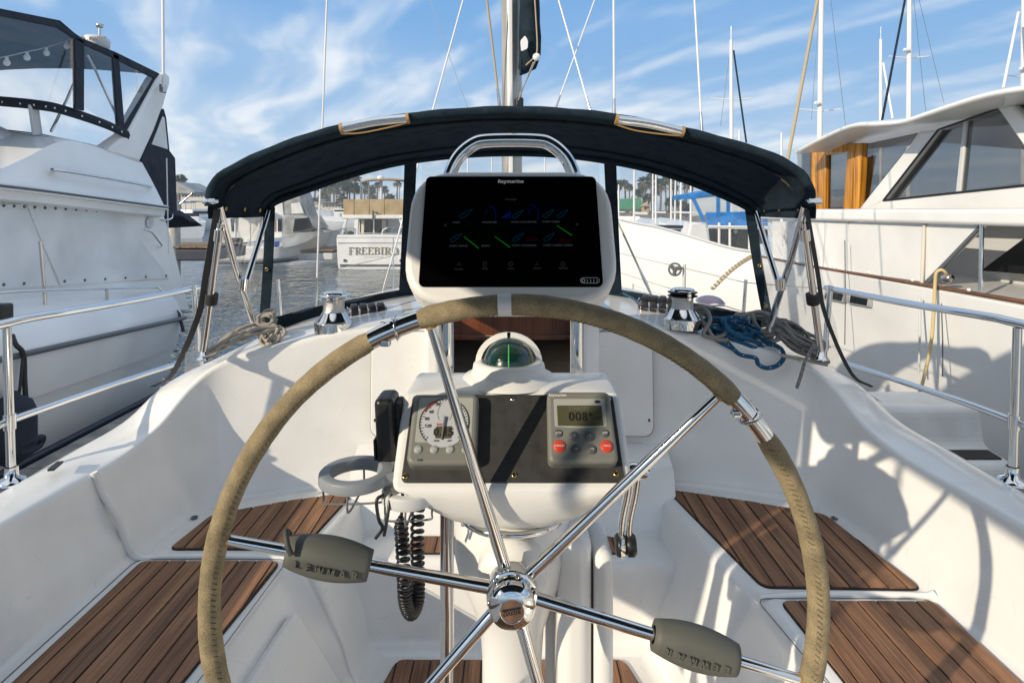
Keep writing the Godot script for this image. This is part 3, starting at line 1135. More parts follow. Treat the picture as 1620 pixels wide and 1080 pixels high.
	# side panels, bows, struts, straps
	for side in [-1.0, 1.0]:
		b = MB.new()
		var pane: Array = []
		var e0 := at(CX + 466 * side, 345, 2.14)
		var e1 := at(CX + 385 * side, 345, 2.60)
		var f0 := Vector3(1.28 * side, 0.86, -2.33)
		var f1 := Vector3(1.10 * side, 0.985, -2.64)
		for q in 9:
			var t := q / 8.0
			var row := PackedVector3Array()
			for k in 7:
				var s := k / 6.0
				row.append(e0.lerp(f0, t).lerp(e1.lerp(f1, t), s) + Vector3(side * (0.02 * sin(t * PI) + 0.006 * sin(t * 11.0 + s * 7.0)), 0, 0))
			pane.append(row)
		b.grid(pane)
		part(dg, "side_panel", b, M.vinyl_crinkled)
		b = MB.new()
		b.tube([at(CX + 464 * side, 326, 2.11), at(CX + 440 * side, 415, 2.28), at(CX + 406 * side, 522, 2.55)], 0.0125, 12)
		var bow := part(dg, "after_bow", b, M.steel)
		b = MB.new()
		b.tube([at(CX + 384 * side, 327, 2.60), at(CX + 421 * side, 446, 2.345)], 0.0115, 12)
		part(dg, "forward_bow", b, M.steel)
		b = MB.new()
		b.tube([at(CX + 424 * side, 440, 2.335), at(CX + 426 * side, 458, 2.34)], 0.019, 12)
		part(bow, "hinge", b, M.steel)
		b = MB.new()
		b.tube([at(CX + 462 * side, 352, 2.125), at(CX + 489 * side, 558, 2.24)], 0.0125, 12)
		var st := part(dg, "support_strut", b, M.steel)
		b = MB.new()
		b.tube([at(CX + 463 * side, 362, 2.125), at(CX + 465 * side, 380, 2.135)], 0.0185, 12)
		part(st, "collar", b, M.steel)
		b = MB.new()
		b.tube([at(CX + 475 * side, 465, 2.19), at(CX + 477 * side, 480, 2.20)], 0.0225, 12)
		part(st, "hook_loop_band", b, M.black_rubber)
		b = MB.new()
		var base := at(CX + 489 * side, 563, 2.24)
		b.lathe(base - Vector3(0, 0.012, 0), [[0.0, 0.03], [0.014, 0.03], [0.018, 0.012], [0.026, 0.006], [0.028, 0.0]], 14)
		part(st, "foot", b, M.steel)
		b = MB.new()
		b.rbox(at(CX + 478 * side, 318, 2.09), Vector3(0.05, 0.022, 0.03), 0.008)
		part(st, "cleat", b, M.steel)
		b = MB.new()
		var line := smooth([at(CX + 467 * side, 332, 2.10), at(CX + 484 * side, 430, 2.16), at(CX + 497 * side, 500, 2.22), at(CX + 537 * side, 590, 2.36), at(CX + 570 * side, 612, 2.46)], 6)
		var web: Array = []
		for p in line: web.append(PackedVector3Array([p + Vector3(-0.010, 0, 0.004), p + Vector3(0.010, 0, -0.004), p + Vector3(0.010, 0.001, -0.006), p + Vector3(-0.010, 0.001, 0.002)]))
		b.grid(web, true)
		part(dg, "strap", b, M.black_rubber)

# ---------------------------------------------------------------- rails and rig
func make_rails() -> void:
	for side in [-1.0, 1.0]:
		var who := "steel two bar guard rail on the coaming beside the flybridge yacht" if side < 0 else "steel two bar guard rail on the coaming beside the wooden door yacht"
		var g := thing("guard_rail", who, "rail", Vector3(1.5 * side, 0.67, -1.85), "stern guard rails")
		var b := MB.new()
		b.tube(smooth([Vector3(1.55 * side, 1.155, -1.79 if side < 0 else -1.3), Vector3(1.55 * side, 1.155, -1.84), Vector3(1.55 * side, 1.155, -1.95), Vector3(1.55 * side, 1.135, -2.4), Vector3(1.55 * side, 1.12, -2.96)], 5), 0.0135, 14)
		part(g, "top_rail", b, M.steel)
		b = MB.new()
		b.tube(smooth([Vector3(1.547 * side, 0.852, -1.80 if side < 0 else -1.3), Vector3(1.55 * side, 0.85, -1.90), Vector3(1.545 * side, 0.825, -2.35), Vector3(1.53 * side, 0.80, -2.76)], 5), 0.0115, 12)
		part(g, "lower_rail", b, M.steel)
		for s in [[1.55, -1.84, 1.535, 0.672], [1.54, -2.9, 1.50, 0.70]]:
			b = MB.new()
			b.tube([Vector3(s[0] * side, 1.14, s[1]), Vector3(s[2] * side, s[3], s[1])], 0.0125, 12)
			var st := part(g, "stanchion", b, M.steel)
			b = MB.new()
			b.lathe(Vector3(s[2] * side, s[3] - 0.006, s[1]), [[0.017, 0.05], [0.019, 0.02], [0.036, 0.012], [0.038, 0.0]], 14)
			part(st, "socket", b, M.steel)
			b = MB.new()
			b.tube([Vector3(lerpf(s[0], s[2], 0.62) * side, 0.875, s[1]), Vector3(lerpf(s[0], s[2], 0.66) * side, 0.83, s[1])], 0.0165, 12)
			part(st, "clamp", b, M.steel)

func make_rig() -> void:
	# mast with its sail pack, standing rigging seen above and through the dodger
	var mast := thing("mast", "pale alloy mast rising behind the spray hood with furled dark sail cover", "mast", Vector3(0, 1.1, -3.9))
	var b := MB.new()
	var rows: Array = []
	for y in [0.9, 2.2, 5.0, 9.0, 13.0]:
		var ring := PackedVector3Array()
		for k in 20:
			var a := TAU * k / 20
			ring.append(Vector3(0.003 - (y - 0.9) * 0.0035 + cos(a) * 0.066, y, -3.9 + sin(a) * 0.092))
		rows.append(ring)
	b.grid(rows, true)
	part(mast, "spar", b, M.mast_alloy)
	b = MB.new()
	b.rbox(Vector3(-0.018, 5.0, -3.80), Vector3(0.028, 8.0, 0.02), 0.006, Basis(Vector3.BACK, 0.0035))
	part(mast, "sail_track", b, M.mast_white)
	# dark sail bag hanging beside the mast
	b = MB.new()
	var bag: Array = []
	for s in [[390, 0.0, 0.02], [375, 0.02, 0.05], [352, 0.045, 0.07], [300, 0.06, 0.09], [200, 0.06, 0.10], [60, 0.058, 0.11], [-80, 0.05, 0.11]]:
		var y = EYE + (HY - s[0] * 0.3) / FOCAL * 3.7
		var ring := PackedVector3Array()
		for k in 14:
			var a := TAU * k / 14
			ring.append(Vector3(0.055 + s[1] * 0.95 + cos(a) * (0.008 + s[1]) * (1.0 + 0.12 * sin(k * 2.0 + s[0])), y, -3.72 + sin(a) * s[2]))
		bag.append(ring)
	b.grid(bag, true)
	b.fan(bag[0], bag[0][0], false)
	part(mast, "sail_cover", b, M.canvas)
	b = MB.new()
	var e0 := at(847, 10, 3.62)
	b.tube(smooth([at(845, -20, 3.60), at(848, 30, 3.60), at(850, 72, 3.60), at(847, 88, 3.60), at(832, 103, 3.60)], 5), 0.0045, 7)
	part(mast, "lacing", b, M.halyard_tan)
	b = MB.new()
	b.prism(round_poly(PackedVector2Array([Vector2(-0.022, -0.045), Vector2(0.02, -0.03), Vector2(0.026, 0.015), Vector2(0.012, 0.05), Vector2(-0.02, 0.02)]), 0.012), 0.004, 0.001, frame(at(829, 69, 3.59), Vector3(1, 0.1, 0), Vector3.UP))
	part(mast, "emblem", b, M.paper_white, "small pale patch on the dark sail cover")
	b = MB.new()
	b.lathe(at(849, 90, 3.58), [[0.0, -0.014], [0.02, -0.012], [0.024, 0.0], [0.02, 0.012], [0.0, 0.014]], 12, Basis(Vector3.RIGHT, PI / 2))
	part(mast, "block", b, M.paper_white)
	b = MB.new()
	b.tube([at(849, 92, 3.58), at(822, 150, 3.70)], 0.004, 6)
	b.tube([at(844, 98, 3.58), at(820, 158, 3.70)], 0.004, 6)
	part(mast, "control_line", b, M.rope_white)
	b = MB.new()
	b.rbox(at(822, 162, 3.8), Vector3(0.05, 0.06, 0.05), 0.012)
	part(mast, "gooseneck", b, M.black)
	# wires: [top x, y, d, bottom x, y, d, radius, label]
	var wires := [
		[518, -30, 3.0, 500, 475, 3.1, 0.0048, "white coated shroud standing left of the mast before the stern boat", "mast_white"],
		[738, -20, 3.6, 608, 452, 3.4, 0.0052, "diagonal wire stay crossing the sky left of the mast", "mast_white"],
		[672, -20, 5.4, 742, 176, 4.6, 0.0024, "thin dark wire crossing behind the diagonal stay left of the mast", "steel_dull"],
		[878, -20, 3.6, 936, 182, 3.4, 0.0052, "diagonal wire stay right of the sail cover leaning to starboard", "mast_white"],
		[948, -20, 3.6, 876, 180, 3.5, 0.0042, "diagonal wire stay right of the sail cover leaning to port", "mast_white"],
		[971, -20, 3.3, 972, 190, 3.3, 0.0065, "upright white coated wire above the right hand handhold", "mast_white"],
		[1098, -20, 3.2, 1111, 212, 3.15, 0.0055, "thick pale shroud rising beyond the right hand handhold", "mast_white"],
		[768, -20, 3.5, 791, 172, 3.55, 0.0065, "slack tan halyard hanging close beside the mast", "halyard_tan"],
		[968, 330, 3.6, 1024, 452, 3.35, 0.006, "slanting white shroud end seen through the right window of the spray hood", "rope_white"],
		[622, 375, 3.7, 622, 456, 3.5, 0.004, "short wire stay seen through the left window near the chart display", "wire"]]
	for w in wires:
		var a := at(w[0], w[1], w[2])
		var c := at(w[3], w[4], w[5])
		var t := thing("rigging_wire", w[7], "rigging", c, "standing rigging of the sailboat")
		b = MB.new()
		var up := a + (a - c).normalized() * 6.0 if w[1] < 0 else a
		b.tube([c, a, up], w[6], 8)
		part(t, "wire", b, M[w[8]])
		b = MB.new()
		b.tube([c - (a - c).normalized() * 0.06, c + (a - c).normalized() * 0.02, c + (a - c).normalized() * 0.12], [w[6] * 0.9, w[6] * 1.7, w[6] * 1.1], 8)
		part(t, "terminal", b, M.steel_dull)
	# life lines and stanchions on the fore deck
	for side in [-1.0, 1.0]:
		var t := thing("lifeline", "twin white lifelines with slim stanchion on the %s side deck" % ("port" if side < 0 else "starboard"), "lifeline", Vector3(1.5 * side, 0.66, -3.9), "lifelines along the side decks")
		b = MB.new()
		b.tube([Vector3(1.54 * side, 1.12, -2.9), Vector3(1.56 * side, 1.02, -4.0), Vector3(1.1 * side, 1.06, -6.3), Vector3(0.3 * side, 1.15, -8.4)], 0.0032, 6)
		part(t, "upper_line", b, M.rope_white)
		b = MB.new()
		b.tube([Vector3(1.54 * side, 0.84, -2.9), Vector3(1.56 * side, 0.82, -4.0), Vector3(1.1 * side, 0.86, -6.3), Vector3(0.3 * side, 0.95, -8.4)], 0.0032, 6)
		part(t, "lower_line", b, M.rope_white)
		for q in [[1.56, -4.0, 1.02], [1.1, -6.3, 1.06], [0.3, -8.4, 1.15]]:
			b = MB.new()
			b.tube([Vector3(q[0] * side, q[2] + 0.02, q[1]), Vector3(q[0] * side * 0.98, 0.62, q[1])], 0.0115, 10)
			part(t, "stanchion", b, M.steel)

func make_bimini() -> void:
	# sun awning over the helm: out of the picture, it shades the chart display and the top of the wheel
	var t := thing("bimini", "navy canvas sun awning stretched on bows above the helm", "awning", Vector3(0, 1.95, 0.3))
	var rows: Array = []
	for k in 13:
		var z := lerpf(-1.15, 1.5, k / 12.0)
		var row := PackedVector3Array()
		for q in 17:
			var u := q / 8.0 - 1.0
			row.append(Vector3(1.22 * u, 1.955 + 0.19 * (1.0 - pow(absf(u), 2.6)) - 0.012 * sin(k * PI / 4.0) * (1.0 - absf(u)), z))
		rows.append(row)
	var b := MB.new()
	b.grid(rows)
	part(t, "canopy", b, M.canvas)
	# unseen curtain, added on the port side to cast shade across the cockpit
	b = MB.new()
	var cur: Array = []
	for k in 10:
		var z := lerpf(-1.15, -0.27, k / 9.0)
		var row := PackedVector3Array()
		for q in 7:
			var u := q / 6.0
			row.append(Vector3(-1.225 - 0.07 * u - 0.012 * sin(k * 1.9) * u, lerpf(1.955, 1.02, u), z))
		cur.append(row)
	b.grid(cur)
	part(t, "added_side_curtain", b, M.canvas)
	for k in [0, 6, 12]:
		b = MB.new()
		var bow: Array = []
		for p in rows[k]: bow.append(p - Vector3(0, 0.016, 0))
		bow.push_front(Vector3(-1.50, 0.72, 0.45))
		bow.append(Vector3(1.50, 0.72, 0.45))
		b.tube(bow, 0.0125, 8)
		part(t, "bow", b, M.steel)

# ---------------------------------------------------------------- helm
func make_pedestal() -> void:
	var t := thing("steering_pedestal", "white fibreglass steering pedestal standing on the teak sole", "pedestal", Vector3(0, 0, -1.13))
	var b := MB.new()
	b.lathe(Vector3(0, 0, -1.13), [[0.12, 0.0], [0.118, 0.012], [0.075, 0.03], [0.058, 0.08], [0.056, 0.40], [0.056, 0.66], [0.060, 0.72], [0.078, 0.775], [0.100, 0.825], [0.109, 0.87], [0.109, 0.92], [0.105, 0.96]], 32)
	part(t, "column", b, M.white_plastic)
	b = MB.new()
	var ring: Array = []
	for k in 40: ring.append(Vector3(cos(TAU * k / 40) * 0.094, 0.955, -1.10 + sin(TAU * k / 40) * 0.094))
	b.tube(ring, 0.007, 8, true)
	part(t, "chrome_ring", b, M.steel)
	b = MB.new()
	b.lathe(Vector3(0, 0.893, -1.06), [[0.058, 0.0], [0.058, 0.06], [0.052, 0.078], [0.03, 0.086], [0.018, 0.088], [0.018, 0.088], [0.018, 0.12], [0.0, 0.12]], 28, Basis(Vector3.RIGHT, PI / 2))
	part(t, "shaft_boss", b, M.white_plastic)
	# engine control housing with its seam, second slim tube
	b = MB.new()
	b.rbox(Vector3(0.112, 0.46, -1.12), Vector3(0.062, 0.93, 0.13), 0.026, Basis.IDENTITY, 4)
	part(t, "control_housing", b, M.white_plastic)
	b = MB.new()
	b.rbox(Vector3(0.163, 0.445, -1.12), Vector3(0.036, 0.90, 0.125), 0.0175, Basis.IDENTITY, 4)
	part(t, "housing_cover", b, M.white_plastic)
	b = MB.new()
	b.box(Vector3(0.1445, 0.445, -1.125), Vector3(0.006, 0.86, 0.105))
	part(t, "gasket", b, M.black)
	b = MB.new()
	b.tube([Vector3(0.078, 0.0, -1.17), Vector3(0.082, 0.90, -1.17)], 0.016, 12)
	part(t, "conduit", b, M.white_plastic)

	var g := thing("pedestal_guard", "chrome hooped guard rail standing around the steering pedestal", "guard rail", Vector3(0, 0, -1.2))
	b = MB.new()
	var path: Array = []
	for s in [-1.0, 1.0]:
		var leg := [Vector3(0.130 * s, 1.45, -1.2), Vector3(0.130 * s, 1.52, -1.2), Vector3(0.125 * s, 1.565, -1.2), Vector3(0.108 * s, 1.605, -1.2), Vector3(0.078 * s, 1.632, -1.2), Vector3(0.045 * s, 1.640, -1.2)]
		if s > 0: leg.reverse()
		path.append_array(leg)
	path = smooth(path, 5)
	path.push_front(Vector3(-0.130, 0.0, -1.2))
	path.append(Vector3(0.130, 0.0, -1.2))
	b.tube(path, 0.0138, 16)
	part(g, "hoop", b, M.steel)
	for s in [-1.0, 1.0]:
		b = MB.new()
		b.lathe(Vector3(0.130 * s, 0.008, -1.2), [[0.016, 0.04], [0.018, 0.015], [0.036, 0.008], [0.038, 0.0]], 16)
		part(g, "foot", b, M.steel)
	b = MB.new()
	b.rbox(Vector3(0, 0.965, -1.19), Vector3(0.27, 0.03, 0.035), 0.012)
	part(g, "crossbar", b, M.steel_dull)

	# throttle lever
	var th := thing("throttle_lever", "chrome engine control lever on the side of the white pedestal", "lever", at(990, 862, 1.10))
	b = MB.new()
	b.lathe(at(988, 862, 1.10) - Vector3(0.016, 0, 0), [[0.0, 0.0], [0.017, 0.0], [0.020, 0.004], [0.020, 0.010], [0.016, 0.012], [0.016, 0.012], [0.016, 0.020], [0.020, 0.022], [0.020, 0.032], [0.017, 0.036], [0.0, 0.038]], 24, Basis(Vector3.BACK, -PI / 2))
	part(th, "pivot", b, M.black)
	b = MB.new()
	b.lathe(at(988, 862, 1.10) - Vector3(0.010, 0, 0), [[0.0, 0.0], [0.0212, 0.0], [0.0212, 0.0], [0.0212, 0.008], [0.0, 0.008]], 24, Basis(Vector3.BACK, -PI / 2))
	part(th, "ring", b, M.steel)
	for q in [0.0, 0.014]:
		b = MB.new()
		b.tube(smooth([at(983, 858, 1.10) + Vector3(q, 0, 0), at(984, 825, 1.09) + Vector3(q, 0, 0), at(992, 785, 1.08) + Vector3(q, 0, 0), at(996, 757, 1.07) + Vector3(q, 0, 0)], 5), 0.0058, 9)
		part(th, "arm", b, M.steel)
	b = MB.new()
	b.tube(smooth([at(985, 748, 1.06), at(1000, 742, 1.06), at(1015, 744, 1.06), at(1026, 748, 1.06)], 4), [0.006, 0.011, 0.012, 0.012, 0.012, 0.012, 0.012, 0.012, 0.012, 0.012, 0.012, 0.011, 0.006], 12)
	part(th, "handle", b, M.steel)

const SCREEN_C := Vector3(-0.002, 1.4652, -1.0815)
func plot_frame() -> Transform3D:
	return frame(SCREEN_C, Vector3.RIGHT, Vector3(0, 0.193, -0.093))

func glow(key: String, c: Color, e: float) -> StandardMaterial3D:
	if M.has(key): return M[key]
	var m := mat(key, Color(0.004, 0.004, 0.005), 0.3)
	m.metallic_specular = 0.05
	m.emission_enabled = true
	m.emission = c
	m.emission_energy_multiplier = e
	return m

func make_chartplotter() -> void:
	var f := plot_frame()
	var t := thing("chartplotter", "large black chart display in a white pod on the pedestal guard", "display", Vector3(0, 1.33, -1.06))
	var b := MB.new()
	var o := round_poly(PackedVector2Array([Vector2(-0.188, -0.138), Vector2(0.188, -0.138), Vector2(0.186, 0.124), Vector2(-0.186, 0.124)]), 0.085, 8)
	b.prism(o, 0.075, 0.013, Transform3D(f.basis, f * Vector3(0, 0, 0.0)), 5)
	part(t, "pod", b, M.white_plastic)
	b = MB.new()
	b.prism(rounded(0.318, 0.216, 0.010, 5), 0.006, 0.0012, Transform3D(f.basis, f * Vector3(0, 0, 0.0045)), 2)
	var sc := part(t, "screen", b, M.screen_glass)
	var z := 0.0049
	var px := func(x: float, y: float) -> Transform3D:      # spots on the glass, measured in the zoom of the display (1620 x 972)
		return Transform3D(f.basis, f * Vector3((x - 795.0) / 1545.0 * 0.316, (470.0 - y) / 915.0 * 0.214, z))
	var white := glow("glow_white", Color(0.75, 0.78, 0.80), 0.30)
	var dim := glow("glow_dim", Color(0.6, 0.62, 0.65), 0.06)
	write(sc, "lettering", "Raymarine", 0.0068, white, px.call(793, 57), true, 0.0004)
	for w in [["CHART", 312, 416], ["DASHBOARD", 605, 415], ["CHART & DASHBOARD", 910, 412], ["CHART COMBO", 1150, 410], ["CHART / RADAR", 340, 612], ["RADAR", 575, 611], ["CHART / FISHFINDER", 910, 608], ["CHART / RADAR / SONAR", 1203, 606]]:
		write(sc, "lettering", w[0], 0.0034, glow("glow_label", Color(0.6, 0.66, 0.7), 0.10), px.call(w[1], w[2]), false, 0.0003)
	for w in [["Homepage", 793, 217], ["My data", 352, 797], ["MOB", 573, 793], ["Home", 795, 793], ["Alarms", 1018, 790], ["Settings", 1240, 788]]:
		write(sc, "lettering", w[0], 0.0032, dim, px.call(w[1], w[2]), false, 0.0003)
	write(sc, "lettering", "<", 0.008, dim, px.call(218, 440), false, 0.0003)
	write(sc, "lettering", ">", 0.008, dim, px.call(1378, 432), false, 0.0003)
	var tile := func(x: float, y: float, w: float, h: float, m: Material) -> void:
		var q := MB.new()
		var fr: Transform3D = px.call(x, y)
		q.prism(rounded(w / 1545.0 * 0.316, h / 915.0 * 0.214, 0.001, 1), 0.0002, 0.0, fr, 1, false)
		part(sc, "tile", q, m)
	var teal := glow("glow_tile", Color(0.02, 0.10, 0.16), 0.022)
	var green := glow("glow_green_tile", Color(0.02, 0.14, 0.03), 0.035)
	for r in 2:
		for c in 4: tile.call(395 + c * 270 - r * 4, 345 + r * 195, 252, 180, green if r == 1 and c < 2 else teal)
	z = 0.0052
	var boatmat := glow("glow_boat", Color(0.05, 0.42, 0.55), 0.09)
	var boaticon := func(x: float, y: float, k: float) -> void:
		var q := MB.new()
		var fr: Transform3D = px.call(x, y)
		fr.basis = fr.basis * Basis(Vector3.BACK, deg_to_rad(38))
		var s := 0.00021 * k
		var outer := PackedVector2Array([Vector2(-60, -16), Vector2(0, -18), Vector2(68, 0), Vector2(0, 18), Vector2(-60, 16)])
		for e in outer.size():
			var a := outer[e] * s
			var d := outer[(e + 1) % outer.size()] * s
			q.tube([fr * Vector3(a.x, a.y, 0), fr * Vector3(d.x, d.y, 0)], 0.0006, 4, false, false)
		q.tube([fr * Vector3(-8 * s, -12 * s, 0), fr * Vector3(-8 * s, 12 * s, 0)], 0.0006, 4, false, false)
		part(sc, "boat_icon", q, boatmat)
	for i in [[398, 340, 1.0], [858, 345, 0.9], [1130, 340, 0.9], [1255, 342, 0.9], [320, 542, 0.9], [860, 540, 0.9], [1130, 538, 0.9]]: boaticon.call(i[0], i[1], i[2])
	var beam := func(x0: float, y0: float, x1: float, y1: float) -> void:
		var q := MB.new()
		var a: Transform3D = px.call(x0, y0)
		var d: Transform3D = px.call(x1, y1)
		q.tube([a.origin, d.origin], [0.0007, 0.0011], 4)
		part(sc, "radar_beam", q, glow("glow_beam", Color(0.10, 0.75, 0.15), 0.15))
	beam.call(385, 535, 515, 630)
	beam.call(655, 535, 788, 625)
	beam.call(1200, 443, 1328, 525)
	for g in [[600, 335], [980, 330]]:
		b = MB.new()
		var arc: Array = []
		for k in 10:
			var a := deg_to_rad(-35 + k * 14)
			var fr: Transform3D = px.call(g[0] + cos(a) * 62.0, g[1] + 20 - sin(a) * 80.0)
			arc.append(fr.origin)
		b.tube(arc, 0.0006, 4)
		part(sc, "gauge_icon", b, glow("glow_blue", Color(0.10, 0.22, 0.75), 0.09))
		beam_icon(sc, px.call(g[0] - 35, g[1] + 15), px.call(g[0] - 15, g[1] - 30))
	for k in 4:
		b = MB.new()
		var fr: Transform3D = px.call(725 + k * 20, 372 - k * 8)
		b.prism(rounded(0.0032, 0.004 + 0.003 * k, 0.0004, 1), 0.0002, 0.0, fr, 1, false)
		part(sc, "bar_icon", b, glow("glow_blue", Color(0.10, 0.22, 0.75), 0.09))
	for r in [[970, 545, 0.9], [1260, 560, 0.8]]:
		b = MB.new()
		var fr: Transform3D = px.call(r[0], r[1])
		b.prism(PackedVector2Array([Vector2(-0.013, -0.006), Vector2(0.013, -0.006), Vector2(0.010, 0.001), Vector2(0.004, -0.001), Vector2(-0.002, 0.005), Vector2(-0.008, 0.0)]), 0.0002, 0.0, fr, 1, false)
		part(sc, "sonar_icon", b, glow("glow_red", Color(0.45, 0.08, 0.03), 0.04))
	for i in [352, 573, 795, 1018, 1240]:
		b = MB.new()
		var fr: Transform3D = px.call(i, 757)
		var ringp: Array = []
		var sides := 3 if i in [352, 1018] else 10
		for k in sides: ringp.append(fr * Vector3(sin(TAU * k / sides) * 0.0035, cos(TAU * k / sides) * 0.0035, 0))
		b.tube(ringp, 0.0004, 4, true)
		part(sc, "menu_icon", b, dim)
	# power slider printed in the corner
	b = MB.new()
	var slot: Array = []
	var cf: Transform3D = px.call(1462, 886)
	for p in rounded(0.0325, 0.0098, 0.0048, 6): slot.append(cf * Vector3(p.x, p.y, 0))
	b.tube(slot, 0.0003, 4, true)
	part(sc, "power_slot", b, white)
	b = MB.new()
	slot = []
	cf = px.call(1407, 887)
	for k in 14: slot.append(cf * Vector3(cos(TAU * k / 14) * 0.0027, sin(TAU * k / 14) * 0.0027, 0))
	b.tube(slot, 0.0004, 4, true)
	part(sc, "power_symbol", b, white)
	for k in 4: write(sc, "lettering", "]", 0.0042, white, px.call(1440 + k * 27, 887), false, 0.0003)
	b = MB.new()
	b.rbox(f * Vector3(0, -0.02, -0.095), Vector3(0.30, 0.05, 0.05), 0.015, f.basis)
	part(t, "mount", b, M.white_plastic)

func beam_icon(sc: Node3D, a: Transform3D, d: Transform3D) -> void:
	var q := MB.new()
	q.tube([a.origin, d.origin], 0.0007, 4)
	part(sc, "needle_icon", q, glow("glow_blue", Color(0.10, 0.22, 0.75), 0.09))

func panel_frame() -> Transform3D:
	return frame(Vector3(0.0015, 1.1215, -1.003), Vector3.RIGHT, Vector3(0, 0.110, -0.10))

func make_instruments() -> void:
	var f := panel_frame()
	var t := thing("instrument_pod", "white rounded instrument pod with black fascia below the compass", "instrument pod", Vector3(0, 0.96, -1.08))
	var prof := [[1.10, 0.953], [1.06, 0.953], [1.02, 0.96], [0.985, 0.978], [0.962, 1.005], [0.950, 1.035], [0.946, 1.055], [0.9505, 1.064], [1.0, 1.1185], [1.048, 1.1715], [1.056, 1.179], [1.068, 1.185], [1.10, 1.188], [1.15, 1.186], [1.20, 1.176], [1.225, 1.15], [1.23, 1.10]]
	var rows: Array = []
	var ts := [-1.0, -0.996, -0.985, -0.965, -0.94, -0.85, -0.7, -0.5, -0.25, 0.0, 0.25, 0.5, 0.7, 0.85, 0.94, 0.965, 0.985, 0.996, 1.0]
	for u in ts:
		var row := PackedVector3Array()
		var au := absf(u)
		var sc := 1.0
		if au > 0.93: sc = 0.80 + 0.20 * sqrt(maxf(0.0, 1.0 - pow((au - 0.93) / 0.07, 2.0)))
		for p in prof:
			var d: float = p[0]
			var y: float = p[1]
			if y < 1.06 and d < 1.2: y = lerpf(y, 1.058, pow(au, 2.6))
			if y > 1.18: y -= 0.010 * pow(au, 3.0)
			d = lerpf(1.07, d, sc)
			y = lerpf(1.115, y, sc)
			row.append(Vector3(0.192 * u, y, -d))
		rows.append(row)
	var b := MB.new()
	b.grid(rows)
	for e in [0, rows.size() - 1]:
		var ring: Array = []
		for p in rows[e]: ring.append(p)
		b.fan(ring, Vector3(0.192 * (-1 if e == 0 else 1), 1.10, -1.07))
	var shell := part(t, "shell", b, M.white_plastic)
	b = MB.new()
	b.prism(round_poly(PackedVector2Array([Vector2(-0.178, -0.0735), Vector2(0.178, -0.0735), Vector2(0.175, 0.0735), Vector2(-0.175, 0.0735)]), 0.010, 4), 0.012, 0.0015, Transform3D(f.basis, f * Vector3(0, 0, 0.004)))
	var fas := part(t, "fascia", b, M.panel_black)
	for s in [[-0.166, 0.064], [0.0, 0.066], [0.166, 0.066], [-0.172, -0.064], [0.002, -0.062], [0.165, -0.060]]:
		b = MB.new()
		b.lathe(f * Vector3(s[0], s[1], 0.004), [[0.0016, 0.0006], [0.0016, 0.0018], [0.0042, 0.0018], [0.0048, 0.0]], 14, f.basis * Basis(Vector3.RIGHT, PI / 2))
		part(fas, "screw", b, M.brass if s[1] < 0 else M.steel_dull)
	# wind display
	var face := func(parent: Node3D, x: float, y: float, lift: float) -> Transform3D:
		return Transform3D(f.basis, f * Vector3(x, y, lift))
	var wd := thing("wind_display", "square grey wind dial with needle and digital readout on the fascia", "instrument", f * Vector3(-0.1115, 0.004, 0.004))
	var c := Vector2(-0.1135, 0.005)
	b = MB.new()
	b.prism(rounded(0.111, 0.118, 0.012, 5), 0.024, 0.006, face.call(wd, c.x, c.y, 0.028), 3)
	part(wd, "case", b, M.instrument)
	b = MB.new()
	b.prism(rounded(0.092, 0.076, 0.003, 2), 0.003, 0.0006, face.call(wd, c.x + 0.001, c.y + 0.0135, 0.0286), 1)
	var dial := part(wd, "dial", b, M.bezel)
	b = MB.new()
	b.lathe(f * Vector3(c.x + 0.0, c.y + 0.008, 0.0288), [[0.0, 0.0006], [0.041, 0.0006]], 40, f.basis * Basis(Vector3.RIGHT, PI / 2))
	part(dial, "dial_disc", b, M.dial)
	b = MB.new()
	for k in 37:
		var a := deg_to_rad(-135 + k * 7.5)
		var long := k % 4 == 0
		var r1 := 0.0395
		var r0 := 0.034 if long else 0.0365
		var cc := Vector3(c.x, c.y + 0.008, 0.0298)
		b.tube([f * (cc + Vector3(sin(a) * r0, cos(a) * r0, 0)), f * (cc + Vector3(sin(a) * r1, cos(a) * r1, 0))], 0.0006, 4)
	var arc: Array = []
	for k in 31:
		var a := deg_to_rad(-140 + k * 280.0 / 30.0)
		arc.append(f * Vector3(c.x + sin(a) * 0.0405, c.y + 0.008 + cos(a) * 0.0405, 0.0297))
	b.tube(arc, 0.0008, 4)
	part(dial, "dial_marks", b, M.ink)
	b = MB.new()
	arc = []
	for k in 10:
		var a := deg_to_rad(-62 + k * 4.2)
		arc.append(f * Vector3(c.x + sin(a) * 0.038, c.y + 0.008 + cos(a) * 0.038, 0.0297))
	b.tube(arc, 0.0017, 4)
	part(dial, "red_sector", b, M.dial_red)
	b = MB.new()
	for s in [-1.0, 1.0]:
		arc = []
		for k in 7:
			var u := k / 6.0
			arc.append(f * Vector3(c.x + s * 0.012 * sin(PI * (0.15 + 0.6 * u)), c.y + 0.012 + 0.03 * (1 - u), 0.0297))
		b.tube(arc, 0.0004, 4)
	part(dial, "boat_outline", b, M.ink_grey)
	for w in [["60", -0.0225, 0.018], ["90", -0.0285, 0.006], ["120", -0.026, -0.006], ["30", -0.013, 0.031], ["12", 0.0265, -0.006], ["30", 0.014, 0.031]]:
		write(dial, "lettering", w[0], 0.0052, M.ink, face.call(dial, c.x + w[1], c.y + 0.008 + w[2], 0.0298), true, 0.0004)
	b = MB.new()
	b.prism(rounded(0.026, 0.020, 0.0008, 1), 0.001, 0.0, face.call(dial, c.x + 0.0005, c.y - 0.0085, 0.0301), 1, false)
	part(dial, "readout", b, M.lcd)
	write(dial, "lettering", "0.15", 0.0125, M.lcd_ink, face.call(dial, c.x + 0.0005, c.y - 0.0085, 0.0305), true, 0.0004)
